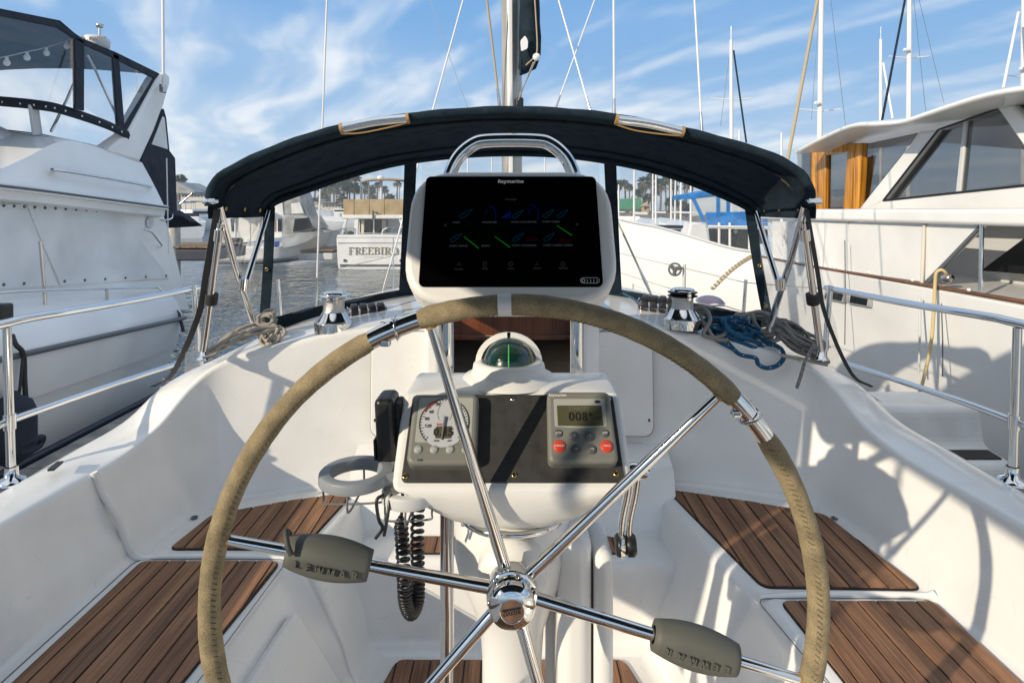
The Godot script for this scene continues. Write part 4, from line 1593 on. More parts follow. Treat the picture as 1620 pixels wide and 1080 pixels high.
	write(dial, "lettering", "TRUE", 0.0030, M.ink, face.call(dial, c.x - 0.010, c.y - 0.0225, 0.0298), false, 0.0004)
	write(dial, "lettering", "APP", 0.0030, M.ink, face.call(dial, c.x + 0.011, c.y - 0.0225, 0.0298), false, 0.0004)
	write(dial, "lettering", "WIND", 0.0030, M.red, face.call(dial, c.x - 0.007, c.y + 0.0045, 0.0298), false, 0.0004)
	b = MB.new()
	b.tube([f * Vector3(c.x + 0.0015, c.y + 0.017, 0.0316), f * Vector3(c.x - 0.0018, c.y - 0.021, 0.0316)], [0.0024, 0.0012], 6)
	part(dial, "needle", b, M.ink_grey)
	for k in 4:
		b = MB.new()
		b.lathe(f * Vector3(c.x - 0.0385 + k * 0.0255, c.y - 0.036, 0.0275), [[0.0068, 0.0], [0.0066, 0.002], [0.0052, 0.0034], [0.0, 0.0038]], 18, f.basis * Basis(Vector3.RIGHT, PI / 2))
		part(wd, "button", b, M.button_light)
		write(wd, "lettering", ["DISP", "CAL", "VMG", "MODE"][k], 0.0022, M.paper_white, face.call(wd, c.x - 0.0385 + k * 0.0255, c.y - 0.036, 0.0314), false, 0.0003)
	write(wd, "lettering", "ST60", 0.0032, M.ink, face.call(wd, c.x - 0.034, c.y - 0.0525, 0.0284), false, 0.0004)
	# window with a gloss
	# autopilot
	var ap := thing("autopilot_control", "grey autopilot keypad with two red buttons and STANDBY readout", "instrument", f * Vector3(0.1115, 0.004, 0.004))
	c = Vector2(0.1120, 0.0085)
	b = MB.new()
	b.prism(round_poly(PackedVector2Array([Vector2(-0.056, -0.060), Vector2(0.056, -0.060), Vector2(0.0535, 0.060), Vector2(-0.0535, 0.060)]), 0.012, 5), 0.024, 0.006, face.call(ap, c.x, c.y, 0.028), 3)
	part(ap, "case", b, M.instrument)
	b = MB.new()
	b.prism(round_poly(PackedVector2Array([Vector2(-0.043, -0.002), Vector2(0.0, -0.005), Vector2(0.043, -0.002), Vector2(0.043, 0.046), Vector2(-0.043, 0.046)]), 0.002, 2), 0.002, 0.0005, face.call(ap, c.x, c.y, 0.0284), 1)
	var bz := part(ap, "bezel", b, M.bezel)
	b = MB.new()
	b.prism(rounded(0.075, 0.035, 0.001, 1), 0.001, 0.0, face.call(ap, c.x - 0.0005, c.y + 0.0165, 0.0288), 1, false)
	part(bz, "readout", b, M.lcd)
	write(bz, "lettering", "STANDBY", 0.0062, M.ink_grey, face.call(bz, c.x - 0.001, c.y + 0.0285, 0.0292), false, 0.0004)
	write(bz, "lettering", "008\u00b0", 0.0145, M.lcd_ink, face.call(bz, c.x + 0.001, c.y + 0.0145, 0.0292), true, 0.0004)
	write(bz, "lettering", "MAG", 0.0028, M.lcd_ink, face.call(bz, c.x + 0.031, c.y + 0.0125, 0.0292), false, 0.0004)
	write(bz, "lettering", "Raymarine", 0.0042, M.paper_white, face.call(bz, c.x - 0.036, c.y + 0.0525, 0.0283), true, 0.0004)
	b = MB.new()
	b.lathe(f * Vector3(c.x + 0.031, c.y + 0.0405, 0.0285), [[0.0, 0.0004], [0.0035, 0.0004]], 16, f.basis * Basis(Vector3.RIGHT, PI / 2) * Basis.from_scale(Vector3(1.5, 1, 0.8)))
	part(bz, "emblem", b, M.ink)
	for k in [[-0.038, -0.0135, 0.0065, "button_dark", "AUTO"], [-0.0125, -0.018, 0.0078, "button_dark", "-1"], [0.0130, -0.018, 0.0078, "button_dark", "+1"], [0.038, -0.0135, 0.0065, "button_dark", "DISP"], [-0.0375, -0.0345, 0.0102, "red", "STANDBY"], [-0.0115, -0.0395, 0.0078, "button_dark", "-10"], [0.0140, -0.0395, 0.0078, "button_dark", "+10"], [0.0385, -0.0345, 0.0102, "red", "TRACK"]]:
		b = MB.new()
		b.lathe(f * Vector3(c.x + k[0], c.y + k[1], 0.0275), [[k[2], 0.0], [k[2] * 0.97, 0.0022], [k[2] * 0.78, 0.0036], [0.0, 0.0040]], 20, f.basis * Basis(Vector3.RIGHT, PI / 2))
		var bt := part(ap, "button", b, M[k[3]])
		write(bt, "lettering", k[4], 0.0024, M.paper_white, face.call(bt, c.x + k[0], c.y + k[1], 0.0315), false, 0.0003)
	# compass
	var cp := thing("compass", "domed compass with green glass under a white hood atop the instrument pod", "compass", Vector3(-0.006, 1.186, -1.135))
	var o := Vector3(-0.006, 1.205, -1.135)
	b = MB.new()
	b.lathe(o, [[0.092, -0.024], [0.084, -0.016], [0.073, -0.011], [0.069, -0.006], [0.067, 0.006], [0.060, 0.012], [0.050, 0.012], [0.047, 0.006]], 40)
	part(cp, "base", b, M.white_plastic)
	b = MB.new()
	rows = []
	for i in 9:
		var el := deg_to_rad(4 + i * 83.0 / 8.0)
		var row := PackedVector3Array()
		var open := lerpf(8.0, 0.0, i / 8.0)
		for k in 25:
			var az := deg_to_rad(180.0 + open - 0.0 + k * (180.0 - 2.0 * open) / 24.0)
			row.append(o + Vector3(cos(az) * cos(el) * 0.0645, sin(el) * 0.0605 + 0.004, sin(az) * cos(el) * 0.0645))
		rows.append(row)
	b.grid(rows)
	var inner: Array = []
	for row in rows:
		var r2 := PackedVector3Array()
		for p in row: r2.append(o + (p - o) * 0.84)
		inner.append(r2)
	b.grid(inner)
	var rim: Array = []
	for i in rows.size(): rim.append(PackedVector3Array([rows[i][0], inner[i][0]]))
	b.grid(rim)
	rim = []
	for i in rows.size(): rim.append(PackedVector3Array([rows[i][24], inner[i][24]]))
	b.grid(rim)
	part(cp, "hood", b, M.white_plastic)
	b = MB.new()
	var dome: Array = []
	for i in 11: dome.append([0.048 * cos(deg_to_rad(-8 + i * 9.8)), 0.006 + 0.0505 * sin(deg_to_rad(-8 + i * 9.8))])
	b.lathe(o, dome, 36)
	part(cp, "dome", b, M.compass_glass)
	b = MB.new()
	b.lathe(o, [[0.0, 0.046], [0.020, 0.042], [0.034, 0.030], [0.042, 0.014], [0.043, 0.004], [0.043, -0.004]], 36)
	part(cp, "card", b, M.compass_card)
	b = MB.new()
	b.tube([o + Vector3(0, 0.002, 0.0440), o + Vector3(0, 0.018, 0.0425), o + Vector3(0, 0.036, 0.0315), o + Vector3(0, 0.045, 0.018)], 0.0014, 6)
	part(cp, "lubber_line", b, M.lubber)
	b = MB.new()
	for k in 24:
		var a := TAU * k / 24
		b.tube([o + Vector3(cos(a) * 0.0436, 0.007, sin(a) * 0.0436), o + Vector3(cos(a) * 0.0436, 0.011, sin(a) * 0.0436)], 0.0006, 4)
	part(cp, "card_marks", b, M.lubber)

	# cup holder on the port side of the pod
	var ch := thing("cup_holder", "grey plastic double cup holder with wire basket clipped beside the pod", "cup holder", Vector3(-0.262, 1.02, -0.99))
	var rg := Vector3(-0.256, 1.066, -0.985)
	b = MB.new()
	b.lathe(rg, [[0.041, -0.009], [0.041, 0.008], [0.043, 0.010], [0.056, 0.010], [0.059, 0.007], [0.059, -0.007], [0.056, -0.009], [0.041, -0.009]], 36)
	part(ch, "ring", b, M.blue_grey)
	b = MB.new()
	b.tube(smooth([rg + Vector3(0.045, 0, 0.02), rg + Vector3(0.062, 0, 0.012), rg + Vector3(0.074, -0.002, 0.008)], 4), 0.010, 10)
	b.tube(smooth([rg + Vector3(0.05, 0.0, -0.025), rg + Vector3(0.072, 0.0, -0.045)], 4), 0.010, 10)
	part(ch, "arm", b, M.blue_grey)
	var r2c := rg + Vector3(0.088, -0.030, 0.0)
	b = MB.new()
	b.lathe(r2c, [[0.030, -0.010], [0.030, 0.009], [0.032, 0.011], [0.042, 0.011], [0.045, 0.008], [0.045, -0.008], [0.042, -0.010], [0.030, -0.010]], 30)
	part(ch, "ring", b, M.grey_white)
	for q in [[rg, 0.050, 0.036], [r2c, 0.038, 0.034]]:
		b = MB.new()
		var oo: Vector3 = q[0]
		b.tube(smooth([oo + Vector3(-q[1], 0, 0.01), oo + Vector3(-q[1], -q[2] * 0.9, 0.01), oo + Vector3(-q[1] * 0.85, -q[2] * 1.15, 0.012), oo + Vector3(q[1] * 0.85, -q[2] * 1.05, 0.014), oo + Vector3(q[1], -q[2] * 0.8, 0.012), oo + Vector3(q[1], 0, 0.01)], 4), 0.0018, 6)
		b.tube(smooth([oo + Vector3(0, 0, -q[1]), oo + Vector3(0, -q[2], -q[1]), oo + Vector3(0, -q[2] * 1.15, 0), oo + Vector3(0, -q[2], q[1]), oo + Vector3(0, 0, q[1])], 4), 0.0018, 6)
		part(ch, "wire_basket", b, M.ink_grey)
	b = MB.new()
	b.tube(smooth([r2c + Vector3(-0.035, 0.012, 0.03), r2c + Vector3(-0.046, 0.006, 0.036), r2c + Vector3(-0.042, -0.022, 0.04), r2c + Vector3(-0.036, -0.036, 0.04), r2c + Vector3(-0.047, -0.052, 0.04)], 5), 0.0028, 7)
	b.tube(smooth([r2c + Vector3(-0.025, 0.014, 0.03), r2c + Vector3(-0.028, -0.02, 0.045), r2c + Vector3(-0.033, -0.046, 0.042)], 5), 0.0028, 7)
	part(ch, "cable_tie", b, M.black)

	# handheld microphone with its coiled lead
	var vh := thing("radio_handset", "black radio handset hung beside the instrument pod with coiled lead", "handset", Vector3(-0.213, 1.055, -1.05))
	b = MB.new()
	var side := [[-0.5, 0.062], [-0.42, 0.066], [0.0, 0.062], [0.35, 0.064], [0.5, 0.055]]
	b.rbox(Vector3(-0.215, 1.118, -1.045), Vector3(0.034, 0.128, 0.062), 0.011, Basis(Vector3.BACK, 0.05), 4)
	part(vh, "body", b, M.black)
	b = MB.new()
	b.rbox(Vector3(-0.196, 1.135, -1.05), Vector3(0.012, 0.07, 0.045), 0.005, Basis(Vector3.BACK, 0.05))
	part(vh, "clip", b, M.black_rubber)
	b = MB.new()
	b.rbox(Vector3(-0.2335, 1.085, -1.042), Vector3(0.004, 0.05, 0.042), 0.0018, Basis(Vector3.BACK, 0.05))
	part(vh, "grille", b, M.black_rubber)
	b = MB.new()
	var coil: Array = []
	var spine := smooth([Vector3(-0.205, 1.055, -1.06), Vector3(-0.192, 0.99, -1.06), Vector3(-0.196, 0.955, -1.06), Vector3(-0.193, 0.90, -1.06), Vector3(-0.190, 0.83, -1.06), Vector3(-0.186, 0.80, -1.062), Vector3(-0.178, 0.785, -1.068), Vector3(-0.170, 0.80, -1.078), Vector3(-0.170, 0.84, -1.085), Vector3(-0.172, 0.90, -1.09), Vector3(-0.170, 0.97, -1.095), Vector3(-0.150, 1.02, -1.10)], 60)
	for k in spine.size():
		var u := float(k) / spine.size()
		var amp := 0.0105 * smoothstep(0.16, 0.2, u)
		var dir: Vector3 = (spine[mini(k + 1, spine.size() - 1)] - spine[maxi(k - 1, 0)]).normalized()
		var s := dir.cross(Vector3.BACK).normalized()
		var w := s.cross(dir)
		coil.append(spine[k] + (s * cos(k * 0.60) + w * sin(k * 0.60)) * amp)
	b.tube(coil, 0.0030, 6)
	part(vh, "coiled_lead", b, M.black)

# ---------------------------------------------------------------- wheel
const WC := Vector3(0.003, 0.902, -0.90)
const WR := 0.457
func rim_point(deg: float, r := WR, dz := 0.0) -> Vector3:
	var a := deg_to_rad(deg)
	return WC + Vector3(cos(a) * r, sin(a) * r, dz)

func make_wheel() -> void:
	var t := thing("steering_helm", "large six spoke steel steering wheel wrapped in stitched tan leather", "steering wheel", Vector3(0.003, 0.902, -0.93))
	for seg in [[43.9, 108.1], [117.7, 394.6]]:
		var b := MB.new()
		var path: Array = []
		var rad: Array = []
		var n := int((seg[1] - seg[0]) / 2.0)
		for k in n + 1:
			var d := lerpf(seg[0], seg[1], float(k) / n)
			path.append(rim_point(d))
			rad.append(0.0160 + 0.0004 * sin(d * 0.31) + 0.0003 * sin(d * 1.37) - (0.002 if k == 0 or k == n else 0.0))
		b.tube(path, rad, 18)
		var rim := part(t, "rim", b, M.leather)
		# stitched seam on the inner face: slanting stitches
		b = MB.new()
		var m := int((seg[1] - seg[0]) / 360.0 * TAU * WR / 0.0085)
		for k in m:
			var d: float = lerpf(seg[0] + 1.0, seg[1] - 1.0, float(k) / m)
			var turn := deg_to_rad(150.0 if d < 120.0 and d > 40.0 else (135.0 if d < 250.0 else 110.0))
			var p0 := rim_point(d, WR + cos(turn - 0.22) * 0.0161, sin(turn - 0.22) * 0.0161)
			var p1 := rim_point(d + 0.55, WR + cos(turn + 0.22) * 0.0161, sin(turn + 0.22) * 0.0161)
			b.tube([p0, (p0 + p1) / 2.0 + Vector3(0, 0, 0.0004), p1], 0.0008, 4, false, false)
		part(rim, "stitching", b, M.stitch)
	for seg in [[107.9, 117.9], [34.4, 44.1]]:
		var b := MB.new()
		var path: Array = []
		for k in 9: path.append(rim_point(lerpf(seg[0], seg[1], k / 8.0)))
		b.tube(path, 0.0142, 18)
		var sl := part(t, "fold_joint", b, M.steel)
		var mid: float = (seg[0] + seg[1]) / 2.0
		b = MB.new()
		path = []
		for k in 3: path.append(rim_point(lerpf(mid - 0.25, mid + 0.25, k / 2.0)))
		b.tube(path, [0.0162, 0.0168, 0.0162], 18)
		part(sl, "collar", b, M.steel)
		b = MB.new()
		path = []
		for k in 28:
			var a := k * TAU / 27.0
			var d: float = lerpf(mid - 1.0, mid + 2.0, k / 27.0)
			path.append(rim_point(d, WR + cos(a) * 0.0172, sin(a) * 0.0172))
		b.tube(path, 0.0011, 5)
		part(sl, "retaining_wire", b, M.steel_dull)
		b = MB.new()
		b.rbox(rim_point(mid + 2.6, WR - 0.012, 0.006), Vector3(0.016, 0.012, 0.012), 0.004)
		part(sl, "catch", b, M.steel)
	var b := MB.new()
	var band: Array = []
	for k in 4: band.append(rim_point(90.5 + k * 0.85))
	b.tube(band, 0.0170, 18, false, false)
	part(t, "king_spoke_band", b, M.paper_white, "white band marking the top of the rim")
	var hub := Vector3(0.0, 0.902, -0.944)
	for k in 6:
		var deg := 46.3 + 60.0 * k
		var e := rim_point(deg, WR - 0.013)
		var dir := (e - hub).normalized()
		b = MB.new()
		b.tube([hub + dir * 0.03, hub.lerp(e, 0.5), e], [0.0102, 0.0088, 0.0074], 14)
		var sp := part(t, "spoke", b, M.steel)
		b = MB.new()
		b.tube([e - dir * 0.004, e + dir * 0.008], 0.0088, 12)
		part(sp, "spoke_end", b, M.tan_leather)
		if k in [2, 5]:
			# rubber twist grip
			var r0 := 0.225
			var r1 := 0.352
			b = MB.new()
			var side := dir.cross(Vector3.BACK).normalized()
			var ax := Basis(side, dir, side.cross(dir))
			var prof: Array = []
			for q in 15:
				var u := q / 14.0
				prof.append([0.0185 + 0.0130 * pow(sin(PI * (0.08 + 0.84 * u)), 0.9), r0 + (r1 - r0) * u])
			prof.push_front([0.013, r0])
			prof.append([0.013, r1])
			var rows: Array = []
			for pr in prof:
				var ring := PackedVector3Array()
				for s in 32:
					var a := TAU * s / 32
					var rr: float = pr[0]
					var u: float = (pr[1] - r0) / (r1 - r0)
					# long finger hollows moulded into the sides
					var hollow := 0.0042 * exp(-pow((u - 0.55) / 0.26, 4.0)) * (exp(-pow(wrapf(a - 1.75, -PI, PI) / 0.26, 2.0)) + exp(-pow(wrapf(a - 4.7, -PI, PI) / 0.26, 2.0)))
					rr -= hollow
					ring.append(hub + ax * Vector3(cos(a) * rr, pr[1], sin(a) * rr * 0.92))
				rows.append(ring)
			b.grid(rows, true)
			var gp := part(t, "grip", b, M.grip)
			# moulded lettering along the lower flank
			var tang := dir if k == 5 else -dir
			var low := Vector3(0, -1, 0)
			low = (low - dir * low.dot(dir)).normalized()
			for c in 6:
				var ch := "LEWMAR"[c]
				var u := 0.16 + 0.136 * c
				var along: float = r0 + (r1 - r0) * (1.0 - u)
				var pr := 0.0185 + 0.0130 * pow(sin(PI * (0.08 + 0.84 * (1.0 - u))), 0.9)
				var eye := Vector3(0, EYE, 0) - (hub + dir * along)
				eye = (eye - dir * eye.dot(dir)).normalized()
				var down := dir.cross(eye)
				if down.y > 0.0: down = -down
				var nrm := (eye * 0.80 + down * 0.60).normalized()
				var pos := hub + dir * along + nrm * pr * 0.95
				# left grip reads left to right, right grip reads upside down
				var xdir := -dir
				write(gp, "lettering", ch, 0.0105, M.grip, frame(pos, xdir, nrm.cross(xdir)), true, 0.004)
			if k == 2:
				b = MB.new()
				b.tube(smooth([hub + dir * (r1 - 0.004) + Vector3(0, 0.026, 0.0), hub + dir * (r1 - 0.002) + Vector3(0, 0.036, 0.012), hub + dir * (r1 - 0.010) + Vector3(0, 0.024, 0.026), hub + dir * (r1 - 0.016) + Vector3(0, 0.012, 0.028)], 4), 0.004, 8)
				part(gp, "torn_flap", b, M.grip_dark)
	# hub with bolted flange and locking nut
	b = MB.new()
	b.lathe(hub - Vector3(0, 0, 0.02), [[0.028, 0.0], [0.038, 0.004], [0.040, 0.008], [0.040, 0.030], [0.0385, 0.034], [0.030, 0.035], [0.020, 0.035]], 36, Basis(Vector3.RIGHT, PI / 2))
	var hb := part(t, "hub", b, M.steel)
	for k in 6:
		var a := deg_to_rad(16 + 60 * k)
		b = MB.new()
		b.lathe(hub + Vector3(cos(a) * 0.0348, sin(a) * 0.0348, 0.0142), [[0.0022, 0.002], [0.0022, 0.0045], [0.0046, 0.0045], [0.005, 0.0035], [0.005, 0.0]], 12, Basis(Vector3.RIGHT, PI / 2))
		part(hb, "bolt", b, M.steel_dull)
	b = MB.new()
	b.lathe(hub + Vector3(0, 0, 0.016), [[0.026, -0.004], [0.0265, 0.008], [0.0335, 0.010], [0.0355, 0.013], [0.0355, 0.022], [0.0345, 0.025], [0.029, 0.030], [0.0185, 0.034], [0.0175, 0.0325], [0.0175, 0.0325], [0.0, 0.0325]], 40, Basis(Vector3.RIGHT, PI / 2))
	var nut := part(hb, "locking_nut", b, M.steel)
	var nf := frame(hub + Vector3(0, 0, 0.0494), Vector3(-1, -0.17, 0), Vector3(0.17, -1, 0))
	b = MB.new()
	b.prism(rounded(0.0285, 0.0095, 0.001, 1), 0.001, 0.0, nf, 1)
	part(hb, "badge", b, M.black)
	write(hb, "lettering", "EDSON", 0.0066, M.steel, Transform3D(nf.basis, nf * Vector3(0, 0, 0.0006)), true, 0.0006)

# ---------------------------------------------------------------- deck gear
func make_winch(o: Vector3, label: String, turn: float) -> void:
	var t := thing("winch", label, "winch", o, "primary winches on the coachroof")
	var b := MB.new()
	b.lathe(o, [[0.079, 0.0], [0.079, 0.0], [0.079, 0.036], [0.077, 0.041], [0.072, 0.043], [0.072, 0.043], [0.062, 0.056], [0.052, 0.072], [0.047, 0.080]], 40)
	part(t, "skirt", b, M.steel)
	b = MB.new()
	b.lathe(o, [[0.047, 0.080], [0.044, 0.088], [0.043, 0.105], [0.044, 0.122], [0.047, 0.128]], 36)
	part(t, "drum", b, M.drum)
	b = MB.new()
	b.lathe(o, [[0.047, 0.128], [0.060, 0.131], [0.061, 0.134], [0.046, 0.139], [0.046, 0.139], [0.060, 0.146], [0.061, 0.149], [0.050, 0.153]], 36)
	part(t, "self_tailing_jaws", b, M.black if label.contains("blue") else M.steel)
	b = MB.new()
	b.lathe(o, [[0.050, 0.153], [0.048, 0.160], [0.036, 0.165], [0.018, 0.166], [0.013, 0.163], [0.013, 0.163], [0.012, 0.15], [0.0, 0.15]], 32)
	var cap := part(t, "top_cap", b, M.steel)
	b = MB.new()
	b.rbox(o + Vector3(sin(turn) * 0.047, 0.136, cos(turn) * 0.047), Vector3(0.020, 0.044, 0.024), 0.006, Basis(Vector3.UP, turn))
	part(t, "feeder_arm", b, M.steel)

func make_clutch(o: Vector3, turn: float, label: String) -> void:
	var t := thing("rope_clutch", label, "rope clutch", o, "rope clutches on the coachroof")
	var bs := Basis(Vector3.UP, turn)
	var b := MB.new()
	b.rbox(o + bs * Vector3(0, 0.02, 0), Vector3(0.165, 0.04, 0.10), 0.008, bs)
	part(t, "body", b, M.steel_dull)
	for s in [-1.0, 1.0]:
		b = MB.new()
		b.prism(round_poly(PackedVector2Array([Vector2(-0.06, 0.0), Vector2(0.06, 0.0), Vector2(0.035, 0.066), Vector2(-0.025, 0.066)]), 0.012), 0.006, 0.001, Transform3D(bs * Basis(Vector3.UP, PI / 2), o + bs * Vector3(s * 0.086, 0.002, 0)))
		part(t, "cheek", b, M.steel_dull)
	for k in 4:
		b = MB.new()
		var x := -0.06 + k * 0.04
		var rows: Array = []
		for q in 8:
			var a := deg_to_rad(-20 + q * 22)
			var c := o + bs * Vector3(x, 0.036, 0)
			var p := c + bs * Vector3(0, sin(a) * 0.045, cos(a) * 0.052)
			rows.append(PackedVector3Array([p + bs * Vector3(-0.016, -0.004, 0), p + bs * Vector3(-0.012, 0.004, 0), p + bs * Vector3(0.012, 0.004, 0), p + bs * Vector3(0.016, -0.004, 0), p + bs * Vector3(0.012, -0.016, 0), p + bs * Vector3(-0.012, -0.016, 0)]))
		b.grid(rows, true)
		part(t, "lever", b, M.black)

func make_deck_gear() -> void:
	make_winch(at(528, 523, 2.52), "chrome winch beside the white rope coil with steel jaws", 0.4)
	make_winch(at(1080, 518, 2.50), "chrome winch with black jaws beside the blue rope heap", 0.25)
	make_clutch(at(581, 508, 2.78), 0.35, "bank of four black rope clutch levers behind the wheel's left joint")
	make_clutch(at(1042, 496, 2.80), -0.3, "bank of four black rope clutch levers beside the right hand winch")
	# sunlit tinted visor lying on the coachroof
	var v := thing("tinted_visor", "purple tinted oval visor lying on the roof behind the winch", "visor", at(1118, 478, 2.95))
	var b := MB.new()
	var rows: Array = []
	for i in 7:
		var u := i / 6.0
		var row := PackedVector3Array()
		for k in 13:
			var a := PI * k / 12.0
			row.append(at(1120, 478, 2.92) + Vector3(-cos(a) * 0.062 * (0.35 + 0.65 * sin(PI * (0.12 + 0.76 * u))) + 0.012, -0.004 + 0.030 * sin(a) * sin(PI * (0.1 + 0.8 * u)) + 0.012 * u, -0.16 * (u - 0.5)))
		rows.append(row)
	b.grid(rows)
	var lens := mat("visor_tint", lin(0.16, 0.11, 0.19), 0.12, 0.5)
	part(v, "lens", b, lens)
	b = MB.new()
	var edge: Array = []
	for r in rows: edge.append(r[0])
	for k in range(rows.size() - 1, -1, -1): edge.append(rows[k][12])
	b.tube(edge, 0.005, 6, true)
	part(v, "rim", b, M.steel_dull)

func coil_of(t: Node3D, called: String, m: Material, o: Vector3, bs: Basis, ax: float, az: float, h: float, turns: int, r: float, sd: int) -> void:
	var g := RandomNumberGenerator.new()
	g.seed = sd
	var pts: Array = []
	var n := turns * 9
	var sx := 1.0
	var sz := 1.0
	var ox := Vector3.ZERO
	for k in n:
		if k % 9 == 0:
			sx = g.randf_range(0.55, 1.1)
			sz = g.randf_range(0.55, 1.1)
			ox = Vector3(g.randf_range(-0.25, 0.25) * ax, 0, g.randf_range(-0.25, 0.25) * az)
		var a := TAU * k / 9.0
		var lift := h * (float(k) / n) * g.randf_range(0.5, 1.1) + r
		var p := Vector3(cos(a) * ax * sx, lift, sin(a) * az * sz) + ox + Vector3(g.randf_range(-1, 1), 0, g.randf_range(-1, 1)) * 0.08 * ax
		pts.append(o + bs * p)
	var b := MB.new()
	b.tube(smooth(pts, 6), r, 8)
	part(t, called, b, m)

func lie(px: float, py: float, d: float) -> Vector3: return at(px, py, d)

func make_ropes() -> void:
	# white line in a hank on the port coaming
	var t := thing("rope_hank", "off white rope hank lying on the coaming under the left strut", "rope", at(395, 540, 2.42))
	for k in 9:
		var b := MB.new()
		var g := RandomNumberGenerator.new()
		g.seed = 400 + k
		var pts: Array = []
		var lift := g.randf_range(-13.0, 4.0)
		var deep := g.randf_range(-0.06, 0.06)
		for q in 9:
			var u := q / 8.0
			var px := lerpf(322, 440, u)
			var py := lerpf(566, 520, u) - 10.0 * sin(u * PI)
			pts.append(at(px + g.randf_range(-4, 4), py + lift * (0.4 + 0.6 * sin(u * PI)) + g.randf_range(-3, 2), 2.28 + 0.22 * u + deep + g.randf_range(-0.012, 0.012)))
		b.tube(smooth(pts, 6), 0.0066, 8)
		part(t, "strand", b, M.rope_white)
	coil_of(t, "bight", M.rope_white, at(432, 530, 2.48), Basis(Vector3.RIGHT, 1.1) * Basis(Vector3.BACK, 0.5), 0.065, 0.05, 0.035, 5, 0.0068, 39)
	coil_of(t, "bight", M.rope_white, at(425, 505, 2.50), Basis(Vector3.RIGHT, 1.35), 0.035, 0.03, 0.03, 4, 0.0068, 35)
	# blue line heaped by the starboard winch
	t = thing("rope_heap", "blue flecked rope heaped beside the right hand winch", "rope", at(1180, 555, 2.42))
	coil_of(t, "coil", M.rope_blue, at(1165, 548, 2.50), Basis(Vector3.RIGHT, 0.42) * Basis(Vector3.BACK, -0.34), 0.125, 0.085, 0.085, 9, 0.0088, 51)
	coil_of(t, "coil", M.rope_blue, at(1145, 530, 2.52), Basis(Vector3.RIGHT, 0.6) * Basis(Vector3.BACK, -0.3), 0.095, 0.06, 0.08, 5, 0.0088, 57)
	var b := MB.new()
	b.tube(smooth([at(1150, 540, 2.42), at(1170, 560, 2.36), at(1195, 566, 2.335), at(1200, 576, 2.33), at(1213, 582, 2.325), at(1230, 578, 2.325), at(1240, 566, 2.33), at(1236, 552, 2.36), at(1215, 540, 2.42)], 6), 0.0088, 8)
	part(t, "loop", b, M.rope_blue)
	t = thing("rope_coil", "thick grey rope coil behind the blue rope heap", "rope", at(1190, 530, 2.60))
	coil_of(t, "coil", M.rope_grey, at(1195, 522, 2.62), Basis(Vector3.RIGHT, 0.9) * Basis(Vector3.BACK, -0.2), 0.10, 0.07, 0.06, 7, 0.0095, 61)
	b = MB.new()
	b.tube(smooth([at(1090, 492, 2.52), at(1112, 486, 2.50), at(1124, 505, 2.44), at(1113, 528, 2.40), at(1128, 534, 2.40), at(1145, 530, 2.42), at(1150, 520, 2.46)], 6), 0.0085, 8)
	b.tube(smooth([at(1108, 500, 2.5), at(1120, 520, 2.42), at(1132, 536, 2.40), at(1152, 538, 2.40)], 6), 0.0085, 8)
	part(t, "tail", b, M.rope_grey)
	t = thing("rope_bundle", "black flecked grey rope bundle at the foot of the right strut", "rope", at(1265, 555, 2.30))
	coil_of(t, "coil", M.rope_fleck, at(1258, 552, 2.38), Basis(Vector3.RIGHT, 0.4) * Basis(Vector3.BACK, -0.55), 0.11, 0.05, 0.075, 10, 0.0072, 71)
	coil_of(t, "coil", M.rope_fleck, at(1240, 530, 2.42), Basis(Vector3.RIGHT, 0.8) * Basis(Vector3.BACK, -0.5), 0.07, 0.04, 0.05, 6, 0.0072, 73)
	b = MB.new()
	b.tube(smooth([at(1288, 545, 2.30), at(1280, 560, 2.245), at(1274, 572, 2.215), at(1268, 592, 2.20), at(1261, 614, 2.185)], 6), 0.0066, 8)
	part(t, "tail", b, M.rope_fleck)
	# lines led aft over the coachroof
	for l in [["rope_white", 590, 500, 2.75, 700, 452, 3.4, "off white control line leading forward from the left clutch bank, nearest the cabin edge", 0.005], ["rope_grey", 600, 503, 2.75, 715, 458, 3.3, "grey control line leading forward beside the white one from the left clutches", 0.005], ["rope_blue", 1010, 480, 2.85, 985, 462, 3.1, "blue control line led across the roof to the right clutches", 0.006], ["rope_white", 420, 558, 2.40, 505, 532, 2.47, "pale rope laid along the coaming edge from the white hank to the winch", 0.0065], ["rope_white", 1235, 562, 2.30, 1310, 577, 2.24, "pale rope laid along the edge under the flecked bundle", 0.007]]:
		var a := at(l[1], l[2], l[3])
		var c := at(l[4], l[5], l[6])
		t = thing("control_line", l[7], "rope", a)
		b = MB.new()
		b.tube(smooth([a, a.lerp(c, 0.35) + Vector3(0.006, 0.002, 0), a.lerp(c, 0.7) + Vector3(-0.004, 0.002, 0), c], 5), l[8], 8)
		part(t, "line", b, M[l[0]])
	# short rope ends tumbling out of the left clutches
	t = thing("rope_end", "tangle of short white rope ends below the left clutch levers", "rope", at(595, 515, 2.66))
	for k in 5:
		b = MB.new()
		b.tube(smooth([at(572 + k * 10, 500, 2.72), at(576 + k * 11, 505 + (k % 2) * 5, 2.66), at(588 + k * 10, 512 - (k % 3) * 4, 2.62), at(584 + k * 13, 520 - (k % 2) * 9, 2.60)], 5), 0.0052, 7)
		part(t, "strand", b, M.rope_white)

# ---------------------------------------------------------------- neighbours
func side_slab(b: MB, pts: Array, x: float, thick: float, bev := 0.004) -> void:      # outline seen on a boat's side, thick away from us
	var poly := PackedVector2Array()
	for p in pts:
		var q := on_x(p[0], p[1], x)
		poly.append(Vector2(-q.z, q.y) if x < 0 else Vector2(q.z, q.y))
	b.prism(poly, thick, bev, frame(Vector3(x, 0, 0), Vector3(0, 0, -1) if x < 0 else Vector3(0, 0, 1), Vector3.UP))

